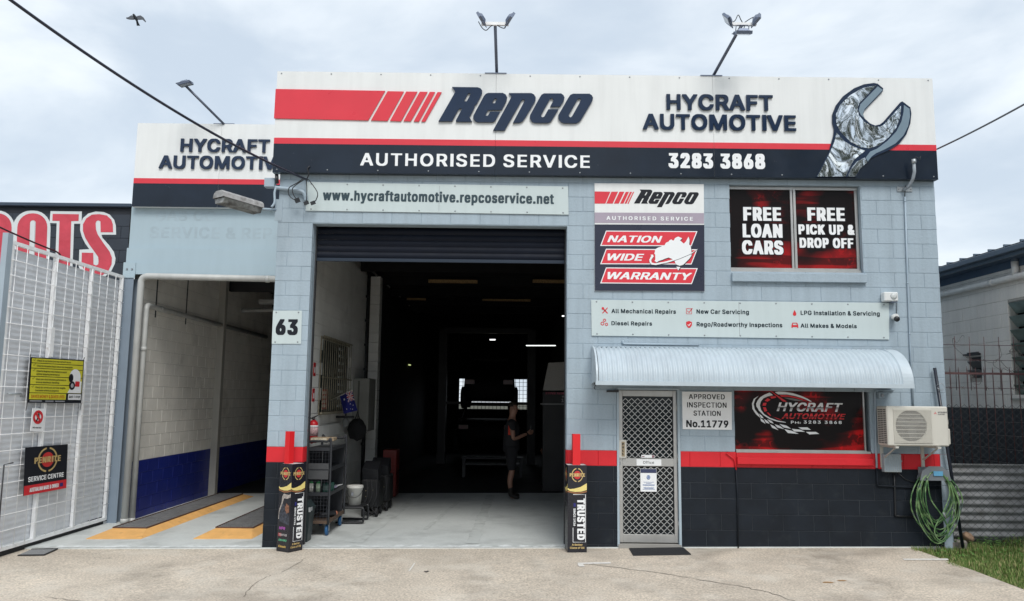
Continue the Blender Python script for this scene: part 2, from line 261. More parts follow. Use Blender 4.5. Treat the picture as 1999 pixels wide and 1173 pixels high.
# ---------------------------------------------------------------- lettering
GB="""A 276|-7,2,-3,1,61,2,69,20,87,75,90,79,94,80,171,79,200,2,205,1,266,2,267,23,264,31,177,269,168,294,165,297,98,297,94,296,92,294,-7,22|130,193,132,192,144,158,152,132,151,130,112,129,108,131,111,144,127,190
B 263|17,296,17,2,145,1,153,3,173,3,199,9,217,19,231,33,239,49,243,69,243,107,239,124,229,140,211,158,221,168,229,182,233,205,233,223,231,241,227,255,219,269,209,279,201,285,185,293,167,297|84,126,130,127,145,123,153,119,166,108,174,97,176,87,174,77,163,64,149,57,128,52,84,53|84,178,84,247,120,248,135,245,151,238,160,229,166,217,166,211,162,201,151,189,137,181,122,177
C 292|228,283,204,295,178,301,113,301,87,295,63,283,56,278,37,259,27,245,17,225,12,208,7,186,7,115,14,85,23,61,43,34,65,15,85,5,109,-1,182,-1,206,5,222,13,235,23,252,40,258,47,268,67,273,89,273,109,208,109,198,87,193,79,180,66,164,57,150,52,141,52,127,57,113,65,93,85,81,107,75,127,72,142,72,158,77,182,87,206,96,219,109,232,129,244,141,248,148,248,158,246,182,232,191,223,200,210,205,194,208,191,271,192,272,217,266,237,260,249,250,263,237,276
D 288|17,2,130,1,137,3,159,3,171,5,197,13,215,23,224,30,243,51,257,77,265,108,267,124,267,178,261,211,251,237,237,257,222,272,213,279,193,289,175,295,161,297,17,296|84,53,83,245,86,248,112,248,137,243,149,239,165,230,181,213,193,192,197,180,202,150,200,132,195,114,181,87,167,72,159,66,147,61,126,54,110,52
E 243|219,2,219,6,219,51,88,52,84,53,83,57,84,124,205,125,209,126,210,130,210,174,207,177,84,178,84,247,215,248,217,249,218,253,217,296,17,296,17,2
F 238|17,2,82,2,84,120,203,122,203,172,84,174,83,245,84,247,88,248,215,248,217,249,218,253,217,296,17,296
G 298|65,285,46,270,29,249,15,221,9,198,7,184,7,115,14,85,25,57,41,36,59,19,85,5,107,0,182,-1,202,3,224,13,237,23,252,38,262,51,268,63,273,83,276,97,275,160,139,160,138,156,139,111,204,110,207,107,200,89,186,70,176,63,160,55,150,52,139,53,117,63,109,68,93,85,81,107,77,119,72,142,72,158,77,182,81,194,94,217,109,232,117,238,133,246,143,248,150,248,162,244,178,234,192,219,205,194,208,191,273,192,273,213,268,233,260,249,248,265,239,274,224,285,208,293,178,301,111,301,81,293
H 296|17,2,82,2,83,122,84,126,88,127,197,126,199,2,203,1,264,2,264,296,199,296,198,184,197,180,193,179,84,180,82,296,78,297,17,296
I 108|18,0,90,0,90,300,18,300
J 231|198,297,137,298,133,297,132,295,132,89,129,79,123,67,115,58,107,53,99,51,91,55,80,63,75,71,71,81,67,115,2,115,1,83,3,77,3,63,8,45,19,26,28,17,42,7,67,-1,135,-1,150,3,168,13,183,28,189,36,194,49,199,71
K 269|258,2,259,23,157,166,158,170,172,184,176,190,255,273,257,278,256,296,181,297,86,195,84,195,83,197,82,296,17,296,17,2,21,1,82,2,84,93,106,114,108,112,187,2
L 229|19,297,17,296,16,292,17,2,211,2,212,6,211,51,84,53,83,294,82,296,78,297
M 357|17,296,16,292,17,2,82,2,84,138,86,137,91,126,139,3,145,1,201,2,213,29,252,130,256,141,258,142,260,2,264,1,323,2,323,296,248,297,242,295,177,126,173,116,171,115,167,122,110,269,98,296
N 300|17,2,82,2,84,173,95,160,195,2,199,1,266,2,266,296,207,297,203,296,202,294,201,127,199,127,192,136,91,296,86,297,17,296
O 305|65,15,85,5,109,-1,178,-1,192,1,210,7,233,21,254,42,264,55,275,81,279,95,284,121,284,178,282,194,273,223,262,247,250,263,237,276,224,285,204,295,178,301,115,301,101,299,77,291,63,283,54,276,37,259,27,245,17,225,12,208,7,186,7,115,14,85,23,61,45,32|146,248,162,244,174,238,187,227,200,212,212,186,217,168,219,150,214,121,206,99,196,83,182,68,174,63,152,53,143,52,127,57,113,65,93,85,81,107,77,119,72,142,72,156,79,188,87,206,96,219,109,232,117,238,129,244
P 257|17,2,82,2,84,103,161,104,175,106,187,110,203,118,216,128,227,144,231,152,237,174,237,229,233,245,225,261,211,278,197,287,177,295,165,297,17,296|84,154,84,247,122,248,139,243,155,234,164,223,168,215,170,205,170,192,164,178,158,170,147,161,132,155,118,153
R 259|17,296,17,2,21,1,82,2,83,107,86,109,114,109,118,109,120,107,177,2,248,2,249,22,206,99,197,118,217,133,225,144,231,154,237,174,239,192,239,217,237,231,233,247,225,263,218,273,205,283,185,293,165,297|84,247,122,248,145,241,158,233,170,213,171,203,170,193,162,180,151,169,130,161,84,162,83,166
S 258|43,12,58,4,84,-2,159,-2,185,4,201,12,217,25,229,40,233,48,237,64,237,110,235,119,223,139,205,156,185,165,161,173,126,182,98,194,87,202,82,210,80,216,84,226,90,234,98,241,116,248,128,249,147,241,155,234,162,226,166,218,167,212,171,208,232,208,233,236,229,252,219,268,205,283,193,290,173,298,149,302,100,302,84,300,62,294,50,288,37,279,30,272,20,258,14,242,12,230,12,201,16,181,24,167,37,154,54,143,80,133,133,118,151,110,166,98,170,90,170,82,166,74,155,63,139,54,122,49,106,54,86,65,76,82,72,96,7,96,6,64,10,50,22,31,35,18
T 259|152,1,154,2,155,6,155,245,156,247,160,248,241,249,241,296,1,296,0,292,1,249,89,247,90,4,90,2,94,1
U 296|17,298,16,98,20,68,24,57,36,37,52,20,66,11,92,1,104,-2,177,-2,197,3,207,7,219,13,234,24,243,33,255,51,261,66,265,88,264,298,260,299,199,298,197,106,193,92,187,80,175,65,155,54,147,52,137,52,118,58,103,68,91,84,86,100,83,114,82,298
V 276|-5,296,-6,277,-1,263,94,4,96,2,100,1,165,1,170,8,264,269,267,277,266,296,262,297,199,296,134,110,131,107,129,108,62,296,58,297
W 388|379,296,375,297,313,296,309,286,280,172,270,134,268,130,265,134,222,296,151,296,149,292,112,150,106,131,103,132,60,296,-5,296,-5,273,68,3,74,1,135,1,141,3,180,148,185,162,187,164,193,146,232,2,303,2,308,14,375,259,379,277
Y 272|159,1,161,2,162,6,163,116,262,277,262,296,191,296,136,207,130,198,128,198,66,296,-5,296,-6,278,-3,273,94,116,96,2
Z 253|231,2,232,6,231,51,99,52,96,53,96,55,232,253,232,296,6,296,5,253,6,249,8,248,139,248,142,247,143,245,10,51,7,43,8,2
Q 305|269,-24,270,-3,247,27,245,31,254,41,270,67,277,88,284,120,284,177,282,193,275,219,260,251,252,260,235,277,222,287,200,296,182,301,166,301,158,303,133,303,125,301,109,301,85,294,59,281,37,258,21,235,14,215,7,185,7,116,9,102,17,75,27,55,35,43,54,24,63,17,77,9,93,3,115,-2,176,-2,184,0,199,-20,204,-25|150,247,174,237,182,232,196,217,206,201,214,179,219,148,212,114,202,92,200,91,189,104,184,107,121,106,120,84,143,55,141,53,129,56,111,66,96,81,87,94,77,118,72,142,72,158,75,173,81,193,94,217,111,234,119,239,139,247
X 273|-6,2,65,2,128,91,130,91,135,85,187,8,194,1,263,2,264,20,261,25,187,132,174,154,174,156,185,174,257,277,257,296,188,297,177,284,130,217,126,219,73,297,2,296,1,277,76,170,84,158,85,152,-6,22
0 261|166,1,190,13,207,30,218,47,228,73,232,91,237,123,236,178,235,184,234,198,228,227,214,259,205,273,186,289,174,295,164,299,151,301,95,301,83,299,71,295,58,287,39,269,24,241,18,223,11,190,11,109,18,75,25,53,31,42,41,28,50,19,60,11,71,5,93,-1,154,-1|123,249,133,246,141,240,153,225,161,210,165,198,169,178,169,166,171,158,169,123,161,91,148,67,139,59,125,51,113,55,103,62,95,73,89,83,83,99,76,130,77,172,85,208,96,229,111,244
1 261|227,2,228,6,227,51,168,52,165,55,164,296,91,297,51,269,31,253,31,201,32,197,34,197,63,197,97,221,100,219,100,55,97,52,26,51,26,2
2 261|19,2,227,2,226,51,119,53,119,55,135,71,139,77,186,126,207,154,219,178,224,199,223,231,221,243,217,255,209,269,195,283,187,289,171,297,155,301,90,301,68,295,60,291,47,281,32,265,26,253,20,229,21,199,84,199,88,219,93,231,102,240,110,245,122,250,138,243,146,237,154,225,157,213,152,195,146,186,129,164,18,47
3 261|24,297,23,293,24,249,123,247,123,245,71,186,70,138,73,136,113,135,129,131,140,125,155,111,161,99,162,89,159,77,153,69,144,60,131,53,119,50,107,53,91,62,83,71,79,79,75,93,12,94,9,91,9,63,15,43,25,30,44,13,59,5,83,-1,154,-1,172,3,190,11,208,25,216,36,224,49,228,61,230,77,230,101,228,117,224,130,218,142,204,159,182,172,158,179,156,182,216,249,218,257,218,297
4 261|201,2,203,59,237,60,239,61,240,65,239,108,205,110,203,112,201,194,137,193,136,110,132,109,88,110,88,114,98,132,136,193,144,209,185,278,185,294,182,297,118,297,98,265,5,107,5,63,6,61,10,60,134,60,137,57,138,2
5 261|214,297,36,297,32,261,31,249,30,243,29,231,28,225,27,213,26,208,25,196,24,190,24,178,22,172,22,140,31,137,42,137,48,136,84,136,104,147,119,151,133,145,148,132,158,117,162,103,161,95,158,83,146,65,135,57,119,51,102,59,93,67,85,79,82,91,19,91,18,61,24,43,28,36,40,21,60,7,86,-1,155,0,175,5,187,11,197,19,215,40,223,55,227,71,229,87,229,113,227,132,221,150,211,168,191,188,171,198,153,203,96,203,94,204,93,208,97,233,97,245,100,248,214,249,215,253
6 261|189,297,125,298,120,296,50,194,38,174,26,148,20,125,20,73,22,61,30,42,41,26,58,11,74,3,92,-1,153,-1,165,1,185,9,203,23,215,40,221,51,227,75,227,117,225,132,217,152,208,166,191,180,167,190,134,194,135,198,139,204,187,273,190,279|122,51,106,59,95,69,89,79,85,91,85,101,87,111,95,125,106,135,114,141,124,143,135,139,148,128,158,113,162,97,156,77,145,63,131,53
7 261|38,2,101,1,105,2,106,4,228,245,228,296,18,296,18,249,146,248,149,247,150,245,37,22
8 261|74,297,54,287,41,277,34,267,26,251,24,243,24,194,26,186,34,170,44,158,27,140,22,132,14,113,13,63,16,51,26,34,40,19,60,7,76,1,90,-1,157,-1,182,5,204,17,219,32,230,51,233,61,235,93,232,113,228,125,221,138,202,156,202,158,215,174,219,182,223,198,223,241,219,255,211,269,196,284,173,297,153,301,91,301|80,87,81,95,85,103,93,114,107,123,121,128,129,127,147,118,159,105,165,93,166,89,165,81,156,65,145,57,127,50,115,51,95,61,87,69|123,181,111,185,102,192,93,204,89,215,95,231,99,236,107,244,123,250,139,244,150,233,155,223,157,215,153,206,146,194,135,185
9 261|56,2,120,1,125,3,191,99,207,124,221,154,227,182,227,223,223,243,217,257,208,271,193,285,171,297,155,301,94,301,70,295,50,283,39,273,30,259,24,247,20,231,20,176,26,154,30,146,36,138,50,123,72,112,92,108,112,107,110,101,58,25,55,20|124,250,137,243,150,231,158,219,162,203,160,192,150,174,139,163,127,157,124,157,114,159,106,165,95,176,87,190,85,201,87,215,99,235,112,245
a 227|198,3,199,167,197,181,193,193,186,205,173,217,157,225,141,229,123,231,86,231,68,229,48,223,36,217,26,210,18,201,8,185,8,163,11,159,40,150,68,150,70,151,80,166,90,174,98,177,107,180,117,176,128,165,132,155,129,150,123,147,72,140,50,136,28,128,14,118,6,106,2,92,2,47,6,33,14,21,24,10,40,3,54,-2,117,-2,133,2|133,95,134,88,128,72,122,64,109,54,96,48,92,48,82,52,71,60,68,70,71,76,78,83,96,91,121,95
b 246|13,298,13,3,78,3,94,-2,155,-2,177,5,197,18,209,33,221,57,227,82,227,146,223,165,213,189,197,210,181,221,167,227,141,231,110,232,92,229,78,226,76,298|120,50,116,50,102,58,89,72,81,90,77,114,80,132,87,153,102,170,110,176,118,178,125,178,133,174,148,159,156,146,162,120,162,106,158,88,150,72,144,64,135,56,123,50
c 230|185,15,197,27,209,45,213,57,212,76,208,79,183,85,151,85,149,82,144,70,131,58,123,52,117,50,108,50,92,60,81,72,73,88,69,104,69,122,73,140,85,161,92,168,100,174,113,179,119,178,129,172,142,159,149,146,151,145,183,145,208,151,211,155,211,175,209,183,201,197,187,212,179,217,163,225,147,229,135,230,127,232,98,232,80,229,58,223,44,215,31,205,16,183,6,157,4,146,4,82,12,53,22,35,32,23,44,13,58,5,80,-2,147,-2,163,3
d 246|216,298,155,298,153,226,139,229,121,232,90,231,64,227,50,221,34,210,18,189,12,177,4,148,4,82,10,57,22,33,34,18,54,5,76,-2,137,-2,153,3,216,3|111,50,108,50,96,56,83,68,73,88,69,108,69,126,75,146,81,157,98,174,110,178,121,176,129,170,140,159,146,149,152,132,154,114,150,90,142,72,129,58,115,50
e 235|50,219,29,203,18,187,12,175,4,146,4,82,8,63,18,41,29,25,44,13,64,3,80,-2,149,-2,167,3,183,11,191,16,203,29,211,41,213,51,212,71,208,73,181,79,153,79,151,78,144,66,133,56,123,50,113,48,96,56,86,65,79,72,72,90,72,92,76,93,216,94,217,148,213,167,205,187,195,201,183,213,161,225,147,229,127,232,96,231,68,227|146,144,78,143,74,144,74,146,81,159,90,168,102,176,111,179,125,174,140,159,146,149
f 153|31,1,89,1,92,2,93,4,94,178,96,181,136,181,138,182,139,186,138,227,96,228,94,231,94,239,97,249,108,257,140,259,147,280,147,302,144,307,132,309,77,309,55,303,38,288,33,280,28,267,27,229,-10,228,-13,225,-12,182,25,181,28,178,28,6,29,2
g 246|218,226,159,227,151,226,143,229,127,231,88,231,72,229,58,225,38,213,27,203,18,189,10,173,4,147,4,86,6,72,12,54,20,40,27,31,36,22,48,14,62,8,86,4,129,4,149,8,151,8,152,5,152,1,146,-11,137,-20,123,-27,115,-30,108,-29,90,-21,73,-3,70,-2,36,-3,15,-14,12,-17,12,-21,12,-35,14,-41,25,-53,40,-67,52,-73,76,-79,149,-79,173,-73,189,-65,207,-47,215,-31,219,-5|111,179,125,173,133,167,142,157,152,133,154,119,152,100,142,76,129,64,119,58,111,55,100,60,83,74,73,92,69,110,69,123,71,135,81,157,88,166,98,173
h 238|13,296,13,2,17,1,76,2,77,128,80,144,83,154,89,162,100,172,114,178,122,176,134,166,142,152,144,144,145,2,208,2,209,170,205,188,197,203,181,220,169,226,153,230,96,230,78,226,76,296
i 106|17,1,72,1,76,2,77,4,77,223,76,227,74,228,19,228,15,227,14,225,14,6,14,2|10,253,17,246,28,242,62,242,74,246,82,255,85,263,85,286,82,294,74,303,62,307,28,307,17,303,10,296,8,290,8,259
j 106|76,227,18,228,14,227,13,225,13,1,11,-9,4,-20,-5,-25,-21,-26,-22,-72,-21,-76,-19,-77,14,-77,20,-75,34,-75,48,-70,63,-60,74,-40,79,-11,79,223,78,227|10,252,14,248,24,243,66,243,74,246,82,254,84,262,84,288,80,298,72,304,64,307,26,307,18,304,10,296,8,290,8,258
k 222|13,296,13,2,17,1,76,2,77,75,78,78,82,79,87,75,145,1,216,2,217,23,143,116,135,128,146,142,210,207,211,227,139,228,91,180,82,169,78,167,76,296
l 118|15,298,13,297,12,293,12,52,14,32,22,16,31,8,44,2,110,2,114,6,115,20,108,50,86,51,80,60,77,70,77,295,76,297,72,298
m 347|317,2,318,176,312,197,302,211,293,220,278,228,258,232,214,232,191,226,175,216,157,228,139,232,98,232,86,230,80,227,72,228,13,227,13,2,76,2,77,136,81,154,87,164,96,172,108,179,112,178,120,173,128,164,132,154,133,2,197,2,198,140,200,152,206,164,216,174,226,179,230,178,240,173,249,164,253,152,254,2,258,1
n 238|208,2,209,170,205,188,196,205,181,220,169,226,153,230,96,230,80,226,72,228,13,227,13,2,17,1,76,2,77,128,80,144,83,154,89,162,100,172,114,178,122,176,134,166,142,152,144,144,145,2
o 241|44,13,58,5,80,-2,147,-2,163,3,179,11,189,18,201,31,213,51,221,74,223,92,223,138,219,161,209,185,199,199,185,213,163,225,149,229,127,232,96,231,70,227,50,219,32,206,22,193,12,175,4,146,4,82,6,70,16,45,24,33|117,178,129,172,144,157,153,136,158,112,155,98,150,80,144,70,131,58,123,52,115,50,110,50,100,54,92,60,81,72,73,88,69,104,69,122,73,140,87,163,94,170,108,178
p 246|13,-76,76,-76,78,2,96,-2,159,-1,171,3,187,11,197,18,209,33,215,43,223,62,227,82,227,146,223,165,213,189,202,205,195,212,181,221,159,229,139,231,106,231,90,229,80,225,72,228,13,227|120,179,133,174,148,159,156,146,162,120,162,106,158,88,150,72,144,64,137,58,123,50,120,50,116,50,102,58,89,72,81,90,77,114,80,132,87,153,102,170,110,176
q 246|216,-76,216,227,159,228,151,225,141,229,125,231,92,231,72,229,50,221,29,205,18,189,12,177,4,147,4,82,8,62,16,43,22,33,34,18,44,11,60,3,72,-1,135,-2,153,2,155,-76|111,179,121,176,129,170,144,153,152,132,154,114,150,90,142,72,129,58,115,50,111,50,108,50,96,56,85,66,77,78,73,88,69,108,69,126,75,146,81,157,98,174
r 156|15,1,76,2,77,132,80,146,87,160,98,170,110,176,147,178,147,229,90,230,78,227,13,227,12,6,13,2
s 214|31,11,47,3,65,-2,134,-2,152,3,168,11,175,16,186,27,194,43,196,55,196,86,194,96,186,110,174,122,158,130,94,147,83,154,78,161,79,166,87,174,92,178,102,180,110,178,118,172,127,161,130,153,132,153,162,153,191,159,192,179,190,187,184,199,176,209,164,219,146,227,120,231,87,232,79,230,67,229,51,225,39,219,31,214,20,203,15,195,11,181,11,140,13,132,20,118,35,105,47,100,106,85,120,77,127,68,126,64,118,56,108,50,98,48,87,52,79,58,74,63,67,78,65,79,33,79,5,73,4,51,7,41,18,21
t 139|126,1,130,3,131,7,131,27,127,47,122,50,96,50,91,54,86,61,84,75,84,175,84,179,87,180,126,181,127,225,124,228,84,229,83,276,23,277,20,274,19,229,-10,228,-12,227,-13,223,-12,181,17,180,20,177,20,41,23,31,30,17,37,11,51,3,63,0
u 238|13,226,12,80,14,74,14,58,16,48,22,33,32,19,48,6,68,0,129,0,145,4,151,2,208,3,209,226,205,227,145,226,144,88,134,68,125,59,118,54,108,51,98,56,87,66,81,76,79,84,77,98,76,226
v 227|217,227,213,228,150,227,109,112,106,109,104,110,98,126,67,213,61,227,57,228,-4,227,-5,203,73,2,134,1,138,2,139,4,216,201,218,209
w 323|311,227,307,228,245,227,218,130,216,129,211,140,188,227,123,228,120,225,119,219,96,134,93,129,91,129,64,226,58,228,-2,227,-3,207,0,195,60,2,64,1,123,2,125,6,150,95,155,103,157,99,184,3,190,1,248,2,256,22,309,197,312,207
x 221|-4,2,65,1,102,56,107,53,137,6,142,1,209,2,210,23,145,114,147,120,206,205,205,227,138,228,104,178,100,182,71,227,1,227,1,209,3,203,49,136,61,118,61,116,-5,22
y 227|15,-76,77,-76,89,-74,104,-64,119,-48,127,-32,214,196,218,209,217,227,156,228,150,226,109,113,106,109,104,111,98,126,67,213,61,227,57,228,-4,227,-5,204,68,14,67,6,63,-6,53,-21,45,-25,21,-25,17,-28,10,-53,11,-71
z 222|7,2,199,2,199,51,104,52,101,53,101,55,197,182,197,227,11,227,11,178,102,177,105,176,105,174,6,45
& 258|252,2,252,24,227,53,224,59,235,89,237,103,236,142,177,143,174,140,174,128,171,124,164,130,147,152,148,156,161,165,179,184,187,198,191,210,191,251,189,261,183,273,167,289,145,299,129,301,90,301,76,299,66,297,48,287,36,275,28,259,25,247,26,206,32,188,46,164,16,134,6,117,4,109,4,59,8,45,16,32,30,17,38,11,54,3,72,-1,141,-1,159,3,175,10,182,2,185,1|130,59,119,53,106,49,98,51,84,59,75,69,71,79,71,87,75,97,88,110,92,110,130,65,131,61|104,206,95,217,93,225,93,231,97,239,106,248,110,249,115,246,122,239,124,229,120,221,108,209
/ 151|142,310,81,310,-9,-20,-8,-40,51,-41,56,-36,143,288
. 117|15,11,23,3,29,0,72,0,80,3,89,11,93,23,93,45,89,57,80,65,68,69,37,69,23,65,15,57,12,51,12,17
: 117|15,11,23,3,29,0,72,0,80,3,89,11,93,23,93,45,89,57,80,65,68,69,37,69,23,65,15,57,12,51,12,17|15,207,12,201,12,167,15,161,23,153,33,149,70,149,78,151,84,155,91,163,93,173,93,195,89,207,80,215,72,218,31,218,21,213
! 122|16,11,24,3,30,0,74,0,82,3,90,11,95,25,95,43,90,57,82,65,76,67,32,68,24,65,16,57,14,51,14,17|84,299,24,299,21,298,20,296,20,116,21,108,22,92,24,89,80,89,84,90,85,92,85,122,87,130,87,294,86,298"""
